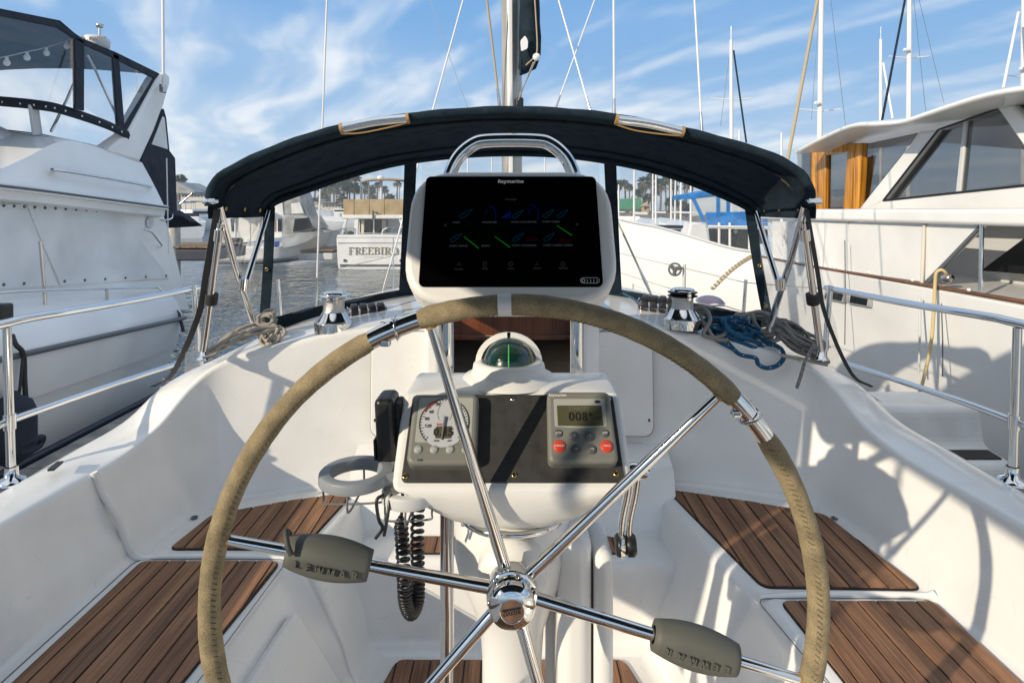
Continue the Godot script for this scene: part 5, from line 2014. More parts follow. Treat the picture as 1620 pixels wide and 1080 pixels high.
func face_slab(b: MB, pts: Array, d: float, thick: float, bev := 0.004) -> void:      # outline seen end on
	var poly := PackedVector2Array()
	for p in pts:
		var q := at(p[0], p[1], d)
		poly.append(Vector2(q.x, q.y))
	b.prism(poly, thick, bev, frame(Vector3(0, 0, -d), Vector3.RIGHT, Vector3.UP))

func run_of(pts: Array, per := 5) -> Array:      # [px, py, x] triples on planes of constant x
	var o: Array = []
	for p in pts: o.append(on_x(p[0], p[1], p[2]))
	return smooth(o, per)

func make_left_yacht() -> void:
	var y := thing("flybridge_yacht", "white flybridge motor yacht with navy enclosure moored alongside the grey dock", "motor yacht", Vector3(-5.2, WATER, -4.0))
	# hull
	var rows: Array = []
	for d in [-4.0, -2.0, 0.0, 2.0, 3.5, 5.0, 6.1, 6.16]:
		var up: float = (6.04 - d) * 0.055
		var nar: float = maxf(0.0, 0.5 - d) * 0.28
		var w: float = 1.0 if d < 6.12 else 0.0
		var row := PackedVector3Array()
		for p in [[-3.95, -0.85], [-3.62, -0.40], [-3.50, -0.05], [-3.44, 0.10], [-3.425, 0.105], [-3.36, 0.34], [-3.345, 0.41], [-3.36, 0.47], [-3.42, 0.60], [-3.52, 0.67], [-3.70, 0.715], [-3.95, 0.735], [-5.2, 0.75], [-6.9, 0.70], [-7.1, 0.4], [-6.8, -0.85]]:
			var x: float = lerpf(-5.2, p[0], w)
			row.append(Vector3(lerpf(x, -5.2, clampf(nar * 0.4, 0.0, 0.9)), p[1] + up * clampf((p[1] + 0.5), 0.0, 1.0), -d))
		rows.append(row)
	var b := MB.new()
	b.grid(rows)
	var hull := part(y, "hull", b, M.yacht_white)
	b = MB.new()
	var strip: Array = []
	for d in [-2.0, 0.0, 2.0, 3.5, 5.0, 6.12]: strip.append(Vector3(-3.338, 0.412 + (6.04 - d) * 0.055, -d))
	b.tube(strip, 0.022, 8)
	part(hull, "rub_rail", b, M.rub_strip)
	b = MB.new()
	strip = []
	for d in [-2.0, 0.0, 2.0, 3.5, 5.0, 6.12]: strip.append(Vector3(-3.60, -0.36, -d))
	b.tube(strip, 0.035, 8)
	part(hull, "waterline_stripe", b, M.boot_top)
	# raised maker's lettering on the topsides
	b = MB.new()
	for k in 11:
		var q := on_x(183.0 + k * 7.6, 560 - k * 2.25, -3.415)
		b.rbox(q, Vector3(0.010, 0.082, 0.014), 0.003, Basis(Vector3.RIGHT, 0.30))
		if k % 3 != 1: b.rbox(q + Vector3(0.006, 0.036, -0.03), Vector3(0.010, 0.012, 0.055), 0.003, Basis(Vector3.RIGHT, -0.05))
		if k % 4 != 2: b.rbox(q + Vector3(-0.004, -0.034, -0.02), Vector3(0.010, 0.012, 0.055), 0.003, Basis(Vector3.RIGHT, -0.05))
	part(hull, "raised_lettering", b, M.yacht_white)
	# house with canvas covered windows
	b = MB.new()
	side_slab(b, [[-900, 372], [0, 318], [255, 330], [264, 352], [301, 492], [0, 492], [-900, 492]], -3.9, 3.0, 0.02)
	var house := part(y, "house_side", b, M.yacht_white)
	for c in [[[-700, 350], [-200, 327], [38, 322], [92, 452], [-200, 470], [-700, 500]], [[42, 322], [188, 332], [268, 440], [96, 452]]]:
		b = MB.new()
		side_slab(b, c, -3.885, 0.02, 0.006)
		part(house, "window_cover", b, M.yacht_canvas)
	for k in 12:
		var t := k / 11.0
		b = MB.new()
		b.lathe(on_x(lerpf(5, 185, t), lerpf(325, 335, t), -3.884), [[0.0, 0.010], [0.010, 0.008], [0.014, 0.0]], 8, Basis(Vector3.BACK, -PI / 2))
		part(house, "snap", b, M.rub_strip)
	for k in 9:
		var t := k / 8.0
		b = MB.new()
		b.lathe(on_x(lerpf(5, 262, t), lerpf(450, 436, t), -3.884), [[0.0, 0.010], [0.010, 0.008], [0.014, 0.0]], 8, Basis(Vector3.BACK, -PI / 2))
		part(house, "snap", b, M.rub_strip)
	b = MB.new()
	b.rbox(on_x(150, 488, -3.72), Vector3(0.10, 0.05, 0.16), 0.02)
	part(y, "deck_filler", b, M.steel_dull)
	b = MB.new()
	b.rbox(on_x(215, 480, -3.62), Vector3(0.05, 0.045, 0.20), 0.018)
	b.tube([on_x(206, 476, -3.62), on_x(226, 474, -3.62)], 0.012, 8)
	part(y, "deck_cleat", b, M.steel)
	b = MB.new()
	var em := on_x(236, 352, -3.89)
	b.lathe(em, [[0.0, 0.006], [0.055, 0.006], [0.06, 0.0]], 20, Basis(Vector3.BACK, -PI / 2))
	part(house, "oval_badge", b, M.grey_white)
	b = MB.new()
	b.tube(smooth([on_x(227, 363, -3.86), on_x(238, 366, -3.83), on_x(248, 378, -3.83), on_x(255, 388, -3.83), on_x(247, 391, -3.86)], 5), 0.011, 8)
	part(house, "grab_handle", b, M.steel)
	# flybridge coaming: curves round towards the bow
	var low := run_of([[-500, 238, -3.86], [-240, 265, -3.84], [-80, 281, -3.83], [40, 295, -3.82], [100, 303, -3.81], [180, 314, -3.8], [259, 325, -3.8]])
	var crease := run_of([[-500, 330, -3.9], [-240, 318, -3.9], [-80, 298, -3.92], [30, 254, -3.95], [100, 223, -3.99], [165, 237, -4.02], [224, 257, -4.02]])
	var high := run_of([[-500, 180, -5.8], [-240, 190, -5.5], [-80, 200, -5.1], [30, 209, -4.5], [100, 221, -4.16], [165, 236, -4.06], [224, 257, -4.02]])
	for k in low.size():
		if crease[k].y < low[k].y + 0.06: crease[k] = low[k] + Vector3(-0.03, 0.06, -0.01)
		if high[k].y < crease[k].y + 0.004: high[k] = crease[k] + Vector3(-0.03, 0.004, 0)
	b = MB.new()
	rows = []
	for k in low.size(): rows.append(PackedVector3Array([low[k], low[k].lerp(crease[k], 0.33) + Vector3(0.006, 0, 0), low[k].lerp(crease[k], 0.66) + Vector3(0.006, 0, 0), crease[k]]))
	b.grid(rows)
	rows = []
	for k in low.size(): rows.append(PackedVector3Array([crease[k], crease[k].lerp(high[k], 0.5) + Vector3(0.0, 0.02, 0.01) * clampf((crease[k] - high[k]).length() * 2.0, 0.0, 1.0), high[k]]))
	b.grid(rows)
	rows = []
	for k in low.size(): rows.append(PackedVector3Array([high[k], high[k] + Vector3(-0.06, 0.01, -0.03), high[k] + Vector3(-0.22, -0.03, -0.1)]))
	b.grid(rows)
	part(y, "flybridge_coaming", b, M.yacht_white)
	b = MB.new()
	var prof := [Vector3(0.0, 0.004, 0), Vector3(0.045, 0.0, 0), Vector3(0.05, -0.045, 0), Vector3(0.012, -0.05, 0), Vector3(0.004, -0.115, 0), Vector3(-0.06, -0.13, 0), Vector3(-0.3, -0.13, 0)]
	for q in prof.size() - 1:
		rows = []
		for p in low: rows.append(PackedVector3Array([p + prof[q], p + prof[q + 1]]))
		b.grid(rows)
	part(y, "deck_edge", b, M.yacht_white)
	b = MB.new()
	var st2: Array = []
	for p in low: st2.append(p + Vector3(0.05, -0.022, 0.0))
	b.tube(st2, 0.011, 6)
	part(y, "deck_stripe", b, M.rub_strip)
	b = MB.new()
	var rail := run_of([[84, 271, -3.86], [90, 269, -3.80], [170, 282, -3.78], [232, 294, -3.80], [239, 296, -3.86]])
	b.tube(rail, 0.014, 8)
	part(y, "handrail", b, M.steel)
	# flybridge deck under it all
	b = MB.new()
	b.prism(PackedVector2Array([Vector2(-6.6, 3.8), Vector2(-4.7, 4.4), Vector2(-4.05, 5.4), Vector2(-4.02, 7.0), Vector2(-6.6, 7.0)]), 0.06, 0.0, Transform3D(Basis(Vector3.RIGHT, Vector3.FORWARD, Vector3.UP), Vector3(0, 1.66, 0)))
	part(y, "flybridge_deck", b, M.grey_white)
	b = MB.new()
	b.rbox(Vector3(-5.3, 1.98, -5.2), Vector3(1.1, 0.55, 0.5), 0.08)
	part(y, "helm_console", b, M.grey_white)
	b = MB.new()
	b.rbox(Vector3(-4.9, 2.0, -5.9), Vector3(0.5, 0.5, 0.45), 0.12)
	part(y, "helm_seat", b, M.grey_canvas)
	for c in [[-5.6, 1.95, -5.0, 1.5, 0.55], [-4.75, 2.0, -5.35, 0.7, 0.42], [-4.55, 1.95, -5.95, 0.5, 0.34]]:
		b = MB.new()
		var g := noise(2.2, int(-c[0] * 10.0), 3)
		var cr: Array = []
		for i in 9:
			var row := PackedVector3Array()
			for k in 16:
				var az := TAU * k / 16.0
				var el := PI * i / 8.0 - PI / 2
				var o := Vector3(cos(az) * cos(el), sin(el), sin(az) * cos(el))
				row.append(Vector3(c[0], c[1], c[2]) + o * Vector3(c[3] * 0.5, c[4] * 0.6, 0.28) * (1.0 + 0.35 * g.get_noise_3dv(o * 1.3)))
			cr.append(row)
		b.grid(cr, true)
		part(y, "seat_cover", b, M.yacht_canvas)
	# low windscreen
	var head := run_of([[-250, 150, -6.4], [-100, 152, -5.4], [0, 160, -4.58], [60, 166, -4.26], [100, 174, -4.14], [165, 196, -4.05], [203, 214, -4.0]])
	var foot := run_of([[-250, 195, -6.4], [-100, 199, -5.4], [0, 206, -4.65], [60, 213, -4.32], [100, 221, -4.16], [140, 229, -4.08], [167, 237, -4.05]])
	for seg in [[0, 9], [9, 14], [15, foot.size() - 1]]:
		rows = []
		for k in range(seg[0], seg[1] + 1): rows.append(PackedVector3Array([head[k], foot[k]]))
		b = MB.new()
		b.grid(rows)
		part(y, "windscreen_pane", b, M.window)
	b = MB.new()
	var ms := [head[14], foot[15]]
	b.rbox((ms[0] + ms[1]) / 2, Vector3(0.03, (ms[0] - ms[1]).length(), 0.10), 0.01, Basis(Vector3.RIGHT, 0.18))
	part(y, "windscreen_post", b, M.grey_white)
	b = MB.new()
	b.tube(foot, 0.014, 6)
	part(y, "windscreen_frame", b, M.steel_dull)
	b = MB.new()
	rows = []
	for p in head: rows.append(PackedVector3Array([p + Vector3(0, 0.045, 0), p + Vector3(0.03, 0.0, 0.02), p + Vector3(0, -0.045, 0)]))
	b.grid(rows)
	var band := part(y, "navy_band", b, M.navy_cover)
	for k in range(10, head.size() - 1, 2):
		b = MB.new()
		b.lathe(head[k] + Vector3(0.032, -0.01, 0.02), [[0.0, 0.006], [0.008, 0.004], [0.010, 0.0]], 8, Basis(Vector3.BACK, -PI / 2))
		part(band, "snap", b, M.paper_white)
	# enclosure: navy strips with clear panes
	for s in [[[118, 58], [133, 64], [133, 175], [120, 171]], [[178, 82], [188, 88], [198, 212], [187, 208]], [[248, 118], [258, 128], [203, 213], [193, 207]], [[-200, 8], [0, 13], [95, 32], [118, 52], [130, 60], [183, 82], [252, 116], [256, 128], [245, 124], [180, 92], [128, 68], [92, 44], [0, 25], [-200, 20]]]:
		b = MB.new()
		side_slab(b, s, -4.04, 0.03, 0.006)
		part(y, "enclosure_strip", b, M.navy_cover)
	for s in [[[-200, 20], [0, 25], [92, 42], [120, 62], [120, 166], [60, 158], [0, 152], [-200, 146]], [[133, 68], [180, 88], [188, 204], [134, 170]], [[187, 92], [248, 122], [196, 204]]]:
		b = MB.new()
		side_slab(b, s, -4.05, 0.004, 0.0)
		part(y, "enclosure_pane", b, M.window)
	b = MB.new()
	var roof: Array = []
	for k in 8:
		var x := lerpf(-4.04, -6.5, k / 7.0)
		var c := 0.16 * sin(PI * k / 7.0)
		roof.append(PackedVector3Array([Vector3(x, 2.78 + c * 0.5, -3.7), Vector3(x, 3.08 + c, -4.74), Vector3(x, 3.19 + c, -5.37), Vector3(x, 3.11 + c, -5.64), Vector3(x, 3.09 + c, -6.2), Vector3(x, 3.05 + c * 0.5, -6.88)]))
	b.grid(roof)
	part(y, "soft_top", b, M.navy_cover)
	for d in [4.2, 5.0, 5.9, 6.8]:
		b = MB.new()
		b.box(Vector3(-6.45, 2.6, -d), Vector3(0.02, 0.95, 0.16))
		part(y, "enclosure_strip", b, M.navy_cover)
	b = MB.new()
	b.box(Vector3(-6.45, 2.30, -5.4), Vector3(0.02, 0.22, 3.2))
	part(y, "enclosure_strip", b, M.navy_cover)
	for s in [[[186, 188], [150, 110], [138, 86]], [[80, 208], [105, 158], [122, 118]]]:
		b = MB.new()
		var pp: Array = []
		for p in s: pp.append(on_x(p[0], p[1], -4.25))
		b.tube(pp, 0.013, 8)
		part(y, "frame_pole", b, M.steel)
	b = MB.new()
	b.lathe(on_x(152, 66, -4.9) + Vector3(0, 0, 0), [[0.0, -0.09], [0.11, -0.09], [0.135, -0.05], [0.14, 0.02], [0.115, 0.055], [0.06, 0.07], [0.0, 0.072]], 24)
	part(y, "radar_dome", b, M.grey_white)
	write(y, "lettering", "Raymarine", 0.045, M.ink, frame(on_x(152, 65, -4.9) + Vector3(0.06, 0, 0.142), Vector3(1, 0, 0.1), Vector3.UP), true, 0.003)
	b = MB.new()
	b.tube([on_x(157, 62, -4.9), on_x(157, 42, -4.9)], 0.014, 8)
	b.lathe(on_x(157, 42, -4.9), [[0.0, -0.01], [0.035, -0.01], [0.04, 0.03], [0.0, 0.05]], 10)
	part(y, "mast_light", b, M.steel_dull)
	# string of bulbs under the soft top
	b = MB.new()
	b.tube(run_of([[-60, 100, -4.22], [5, 90, -4.22], [40, 82, -4.22], [72, 75, -4.22], [105, 64, -4.22], [122, 56, -4.22]], 4), 0.004, 5)
	var cord := part(y, "light_string", b, M.grey_white)
	for p in [[10, 92], [42, 84], [73, 77], [105, 66]]:
		b = MB.new()
		b.lathe(on_x(p[0], p[1] + 4, -4.22), [[0.0, -0.045], [0.018, -0.038], [0.026, -0.018], [0.022, 0.0], [0.012, 0.012], [0.012, 0.03], [0.0, 0.03]], 10)
		part(cord, "bulb", b, M.paper_white)
	# radar arch
	b = MB.new()
	side_slab(b, [[168, 237], [221, 257], [244, 207], [260, 164], [269, 132], [269, 122], [264, 115], [256, 118], [250, 126], [203, 212]], -4.0, 0.16, 0.03)
	part(y, "radar_arch", b, M.yacht_white)
	# after curtain, window in it, awning
	b = MB.new()
	side_slab(b, [[221, 257], [259, 172], [263, 186], [268, 238], [277, 250], [280, 334], [262, 330]], -4.02, 0.03, 0.006)
	var cur := part(y, "aft_curtain", b, M.navy_cover)
	b = MB.new()
	side_slab(b, [[240, 228], [257, 184], [260, 186], [265, 236]], -4.012, 0.006, 0.0)
	part(cur, "curtain_window", b, M.yacht_canvas)
	b = MB.new()
	var aw: Array = []
	for q in [[249, 338, 0.0], [262, 332, 0.0], [285, 333, 0.0], [300, 342, 0.0], [318, 356, 0.0]]:
		var p := on_x(q[0], q[1], -3.98)
		aw.append(PackedVector3Array([p, p + Vector3(0.02, -0.13 if q[0] < 310 else -0.01, 0.0), p + Vector3(-1.6, -0.10, 0.0), p + Vector3(-1.6, 0.04, 0.0)]))
	b.grid(aw, true)
	part(y, "cockpit_awning", b, M.navy_cover)
	b = MB.new()
	b.tube(run_of([[250, 340, -3.96], [252, 346, -3.9], [262, 348, -3.9], [271, 345, -3.9], [272, 339, -3.96]], 4), 0.011, 7)
	part(y, "grab_handle", b, M.steel)
	# aerials
	for w in [[[258, 138], [257, -40], 0.016], [[263, 250], [266, 402], 0.007]]:
		b = MB.new()
		b.tube([on_x(w[0][0], w[0][1], -3.9), on_x(w[1][0], w[1][1], -3.9)], w[2], 8)
		part(y, "aerial", b, M.mast_white)
	b = MB.new()
	b.rbox(on_x(257, 140, -3.92), Vector3(0.06, 0.10, 0.06), 0.015)
	part(y, "aerial_bracket", b, M.steel_dull)
	# bow rail
	b = MB.new()
	b.tube(run_of([[-120, 470, -3.55], [0, 463, -3.55], [100, 458, -3.55], [235, 455, -3.55], [252, 457, -3.55], [275, 490, -3.45]], 4), 0.013, 8)
	part(y, "bow_rail", b, M.steel)
	for s in [[[168, 458, -3.55], [171, 508, -3.55]], [[63, 382, -3.62], [71, 484, -3.62], [64, 493, -3.58], [30, 521, -3.45]], [[-10, 463, -3.55], [8, 512, -3.50]]]:
		b = MB.new()
		b.tube(run_of(s, 4), 0.012, 8)
		part(y, "rail_post", b, M.steel_dull)
	b = MB.new()
	b.rbox(on_x(2, 495, -3.5), Vector3(0.10, 0.13, 0.10), 0.02)
	part(y, "cleat", b, M.black)
	# fender on its line
	var f := thing("fender", "dark navy fender hanging on a black line between yacht and dock", "fender", on_x(22, 735, -3.33))
	b = MB.new()
	b.lathe(on_x(18, 730, -3.30), [[0.0, -0.02], [0.05, -0.015], [0.12, 0.04], [0.135, 0.10], [0.135, 0.32], [0.11, 0.39], [0.05, 0.43], [0.03, 0.46], [0.0, 0.46]], 20)
	part(f, "body", b, M.navy_cover)
	b = MB.new()
	b.tube(run_of([[18, 530, -3.36], [24, 545, -3.32], [36, 560, -3.31], [38, 600, -3.31], [40, 634, -3.30]], 5), 0.016, 7)
	b.tube(run_of([[36, 560, -3.31], [30, 620, -3.30], [24, 645, -3.30]], 5), 0.010, 7)
	part(f, "line", b, M.black_rubber)
	b = MB.new()
	b.tube(run_of([[30, 705, -3.2], [48, 698, -3.18], [66, 692, -3.2], [62, 704, -3.2], [45, 714, -3.18], [30, 716, -3.2]], 5), 0.022, 7, false)
	part(f, "slack_line", b, M.navy_cover)
	var ln := thing("mooring_line", "short black mooring line over the yacht's rub rail at its stern", "rope", on_x(288, 520, -3.33))
	b = MB.new()
	b.tube(run_of([[272, 487, -3.42], [282, 496, -3.36], [286, 510, -3.33], [290, 525, -3.3]], 5), 0.016, 7)
	part(ln, "line", b, M.black_rubber)

func make_right_yacht() -> void:
	var y := thing("trawler_yacht", "white trawler yacht with varnished wooden door and long dark saloon windows", "motor yacht", Vector3(5.0, WATER, -5.0))
	var rows: Array = []
	for d in [-5.0, -2.0, 1.0, 3.0, 4.5, 6.0, 7.4, 8.8, 9.6, 9.9]:
		var fl: float = clampf((d - 7.0) / 3.0, 0.0, 1.0)
		var row := PackedVector3Array()
		for p in [[3.35, -0.95], [3.22, -0.5], [3.12, 0.0], [3.06, 0.40], [3.035, 0.545], [3.025, 0.60], [3.015, 0.655], [2.998, 0.80], [2.98, 0.93], [2.985, 0.95], [3.1, 0.955], [5.0, 1.0], [7.0, 0.9], [7.1, 0.3], [6.8, -0.95]]:
			row.append(Vector3(lerpf(p[0], 5.0, fl * fl * 0.9), p[1] + fl * 0.10, -d))
		rows.append(row)
	var b := MB.new()
	b.grid(rows)
	var hull := part(y, "hull", b, M.yacht_white)
	b = MB.new()
	b.tube([Vector3(2.985, 0.985, 4.0), Vector3(2.985, 0.98, -2.0), Vector3(2.985, 0.965, -4.0), Vector3(2.985, 0.945, -6.0), Vector3(3.0, 0.95, -7.4)], 0.014, 8)
	part(hull, "toe_rail", b, M.toe_rail)
	for k in 9:
		b = MB.new()
		b.lathe(Vector3(2.972, 0.985, -2.8 - k * 0.55), [[0.0, 0.012], [0.010, 0.010], [0.013, 0.0]], 8, Basis(Vector3.BACK, PI / 2))
		part(hull, "rail_fixing", b, M.paper_white)
	for p in [[[1308, 454], [1338, 461], [1334, 479], [1300, 472]], [[1343, 462], [1377, 467], [1374, 486], [1340, 480]]]:
		b = MB.new()
		side_slab(b, p, 2.972, 0.03, 0.008)
		var port := part(hull, "port_light", b, M.hull_trim_grey)
		var inner: Array = []
		var cx := 0.0
		var cy := 0.0
		for q in p:
			cx += q[0] / 4.0
			cy += q[1] / 4.0
		for q in p: inner.append([lerpf(q[0], cx, 0.22), lerpf(q[1], cy, 0.22)])
		b = MB.new()
		side_slab(b, inner, 2.966, 0.01, 0.0)
		part(port, "pane", b, M.dark_glass)
	# lower house side, seams, cap beam
	for s in [[[1222, 350], [1303, 351], [1303, 424], [1222, 418]], [[1304.5, 351], [1342, 351], [1342, 429], [1304.5, 424]], [[1343.5, 351], [1462, 351], [1460, 446], [1343.5, 429]], [[1463.5, 351], [1556, 351], [1462, 446]]]:
		b = MB.new()
		side_slab(b, s, 3.03, 0.05, 0.004)
		part(y, "side_panel", b, M.yacht_white)
	b = MB.new()
	b.tube([on_x(1463, 350, 3.02), on_x(1459, 452, 3.0)], 0.012, 8)
	part(y, "side_batten", b, M.stucco)
	b = MB.new()
	b.rbox(Vector3(3.03, 1.46, -1.4), Vector3(0.14, 0.11, 11.6), 0.03)
	part(y, "cap_beam", b, M.yacht_white)
	b = MB.new()
	b.box(Vector3(3.75, 1.23, -2.0), Vector3(0.06, 0.62, 4.6))
	part(y, "recess_wall", b, M.grey_white)
	b = MB.new()
	b.box(Vector3(3.72, 1.20, -6.0), Vector3(0.06, 0.5, 3.4))
	part(y, "recess_wall", b, M.grey_white)
	b = MB.new()
	side_slab(b, [[1552, 428], [1640, 362], [1800, 362], [1800, 448]], 3.55, 0.04, 0.004)
	part(y, "recess_window", b, M.dark_glass)
	b = MB.new()
	b.tube([on_x(1554, 352, 3.02), on_x(1552, 461, 3.0)], 0.013, 8)
	part(y, "deck_post", b, M.steel)
	b = MB.new()
	side_slab(b, [[1462, 447], [1553, 352], [1558, 352], [1468, 449]], 3.022, 0.02, 0.0)
	part(y, "panel_edge", b, M.rub_strip)
	# saloon: sill, slanting pillars, glass, mullion
	b = MB.new()
	side_slab(b, [[1352, 340], [1372, 318], [1398, 318], [1640, 291], [2400, 205], [2400, 330], [1640, 334]], 3.30, 0.10, 0.01)
	part(y, "saloon_sill", b, M.yacht_white)
	for s in [[[1352, 340], [1456, 208], [1483, 205], [1397, 318]], [[1578, 171], [1602, 166], [1690, 262], [1660, 290]]]:
		b = MB.new()
		side_slab(b, s, 3.295, 0.12, 0.015)
		part(y, "pillar", b, M.yacht_white)
	b = MB.new()
	side_slab(b, [[1400, 316], [1486, 205], [1580, 172], [1660, 288]], 3.34, 0.01, 0.0)
	part(y, "saloon_window", b, M.smoked)
	b = MB.new()
	side_slab(b, [[1606, 168], [2200, 60], [2200, 226], [1692, 284]], 3.34, 0.01, 0.0)
	part(y, "saloon_window", b, M.smoked)
	b = MB.new()
	side_slab(b, [[1524, 193], [1530, 191], [1519, 303], [1512, 304]], 3.325, 0.05, 0.006)
	part(y, "mullion", b, M.grey_white)
	b = MB.new()
	var gasket := [on_x(1398, 317, 3.298), on_x(1485, 205, 3.298), on_x(1579, 172, 3.298)]
	b.tube(gasket, 0.008, 6)
	b.tube([on_x(1398, 317, 3.298), on_x(1660, 289, 3.298)], 0.009, 6)
	part(y, "window_gasket", b, M.black)
	# interior
	for s in [[1.62, 0.26], [2.20, 0.10]]:
		b = MB.new()
		b.box(Vector3(5.9, s[0], -2.0), Vector3(0.1, s[1], 8.0))
		part(y, "far_side", b, M.grey_white)
	for z in [-5.9, -4.9, -3.6, -2.2, -0.6]:
		b = MB.new()
		b.box(Vector3(5.9, 1.9, z), Vector3(0.1, 0.4, 0.14))
		part(y, "far_post", b, M.grey_white)
	b = MB.new()
	b.box(Vector3(4.7, 1.5, -2.6), Vector3(2.6, 0.06, 8.6))
	part(y, "saloon_floor", b, M.toe_rail)
	b = MB.new()
	b.rbox(Vector3(4.6, 1.66, -3.9), Vector3(0.8, 0.22, 0.9), 0.06)
	part(y, "settee", b, M.stucco_tan)
	# door end of the house
	var d0 := 3.30
	for s in [[[1282, 236], [1290, 235], [1290, 340], [1282, 340]], [[1290, 235], [1307, 234], [1305, 340], [1290, 340]], [[1341, 240], [1351, 236], [1346, 340], [1333, 340]], [[1353, 226], [1364, 226], [1358, 340], [1348, 340]], [[1305, 234], [1352, 226], [1352, 238], [1305, 246]], [[1303, 333], [1337, 333], [1336, 340], [1303, 340]]]:
		b = MB.new()
		side_slab(b, s, d0 + (0.03 if s[0][0] == 1282 else 0.0), 0.06, 0.006)
		part(y, "door_frame", b, M.varnish)
	b = MB.new()
	side_slab(b, [[1306, 246], [1342, 241], [1334, 333], [1304, 333]], d0 + 0.03, 0.012, 0.0)
	part(y, "door_pane", b, M.smoked)
	b = MB.new()
	side_slab(b, [[1261, 240], [1282, 237], [1282, 342], [1268, 342]], d0 + 0.02, 0.02, 0.0)
	part(y, "end_curtain", b, M.blue_grey)
	b = MB.new()
	side_slab(b, [[1362, 229], [1452, 210], [1356, 339], [1350, 339]], d0 + 0.06, 0.012, 0.0)
	part(y, "side_window", b, M.smoked)
	b = MB.new()
	side_slab(b, [[1371, 250], [1380, 246], [1366, 330], [1360, 333]], d0 + 0.12, 0.04, 0.004)
	part(y, "inner_door_frame", b, M.varnish)
	b = MB.new()
	side_slab(b, [[1262, 340], [1352, 340], [1352, 352], [1262, 352]], 3.28, 0.12, 0.01)
	part(y, "door_sill", b, M.yacht_white)
	# roof with upswept edge and boxed soffit
	var edge := [on_x(1258, 238, 2.95), on_x(1300, 216, 2.94), on_x(1345, 197, 2.93), on_x(1385, 194, 2.92), on_x(1425, 190, 2.92), on_x(1465, 177, 2.92), on_x(1500, 165, 2.92), on_x(1560, 147, 2.92), on_x(1640, 133, 2.92), on_x(1900, 90, 2.92), on_x(2600, 10, 2.92)]
	var e2 := smooth(edge, 4)
	rows = []
	for p in e2:
		var inner_y := 2.16 + 0.05 * clampf((6.0 + p.z) / 3.0, -0.4, 1.0)
		rows.append(PackedVector3Array([Vector3(3.36, minf(inner_y, p.y - 0.01), p.z), Vector3(3.14, minf(inner_y + 0.02, p.y - 0.02), p.z), Vector3(p.x + 0.02, p.y - 0.035, p.z), Vector3(p.x, p.y - 0.02, p.z), Vector3(p.x, p.y, p.z), Vector3(p.x + 0.04, p.y + 0.012, p.z), Vector3(4.5, p.y + 0.14, p.z), Vector3(6.2, p.y + 0.02, p.z), Vector3(6.2, p.y - 0.06, p.z), Vector3(4.5, inner_y + 0.05, p.z)]))
	b = MB.new()
	b.grid(rows, true)
	part(y, "roof", b, M.yacht_white)
	b = MB.new()
	b.tube([on_x(1586, 147, 2.95), on_x(1586, 168, 3.2)], 0.01, 6)
	part(y, "roof_drain", b, M.grey_white)
	# things hung on it
	var hs := thing("water_hose", "yellow water hose arching over the toe rail down to the dock", "hose", on_x(1455, 640, 2.8))
	b = MB.new()
	b.tube(run_of([[1498, 440, 3.02], [1497, 432, 2.98], [1490, 427, 2.95], [1482, 432, 2.93], [1480, 450, 2.93], [1478, 490, 2.92], [1474, 540, 2.91], [1464, 590, 2.86], [1455, 622, 2.82], [1447, 640, 2.80]], 6), 0.011, 8)
	part(hs, "hose", b, M.hose)
	b = MB.new()
	b.lathe(on_x(1500, 440, 3.02), [[0.0, -0.03], [0.03, -0.03], [0.035, 0.0], [0.028, 0.03], [0.0, 0.03]], 12, Basis(Vector3.RIGHT, PI / 2))
	part(hs, "coupling", b, M.steel_dull)
	for l in [[1456, 470, 1454, 590, "thin white cord hanging down the trawler yacht's side near the hose", 0.008], [1490, 480, 1492, 595, "thin dark cord hanging right of the yellow hose", 0.004], [1337, 380, 1337, 545, "thin grey cord hanging below the first side panels", 0.004]]:
		var t := thing("hanging_cord", l[4], "cord", on_x(l[2], l[3], 2.9))
		b = MB.new()
		b.tube([on_x(l[0], l[1], 2.93), on_x(lerpf(l[0], l[2], 0.5) + 1.0, (l[1] + l[3]) / 2.0, 2.92), on_x(l[2], l[3], 2.92)], l[5], 6)
		part(t, "cord", b, M.grey_white if l[5] != 0.004 else M.rub_strip)
	# dock steps
	var s := thing("dock_step", "white moulded two tread boarding step standing on the dock", "steps", Vector3(2.35, -0.3, -2.95))
	b = MB.new()
	var prof := round_poly(PackedVector2Array([Vector2(-0.80, 0.0), Vector2(-0.76, 0.66), Vector2(-0.44, 0.68), Vector2(-0.40, 0.47), Vector2(-0.20, 0.455), Vector2(-0.14, 0.0)]), 0.05, 4)
	var pz := PackedVector2Array()
	for p in prof: pz.append(p)
	b.prism(pz, 0.56, 0.04, frame(Vector3(2.10, -0.3, -2.98), Vector3(0, 0, 1), Vector3.UP), 3)
	var body := part(s, "body", b, M.gelcoat_worn)
	b = MB.new()
	b.rbox(Vector3(2.41, 0.168, -3.28), Vector3(0.46, 0.008, 0.10), 0.003, Basis(Vector3.RIGHT, 0.075))
	part(body, "tread_pad", b, M.black_rubber)
	b = MB.new()
	b.rbox(Vector3(2.41, 0.375, -3.58), Vector3(0.46, 0.006, 0.24), 0.002, Basis(Vector3.RIGHT, 0.06))
	part(body, "tread_pad", b, M.gelcoat_worn)

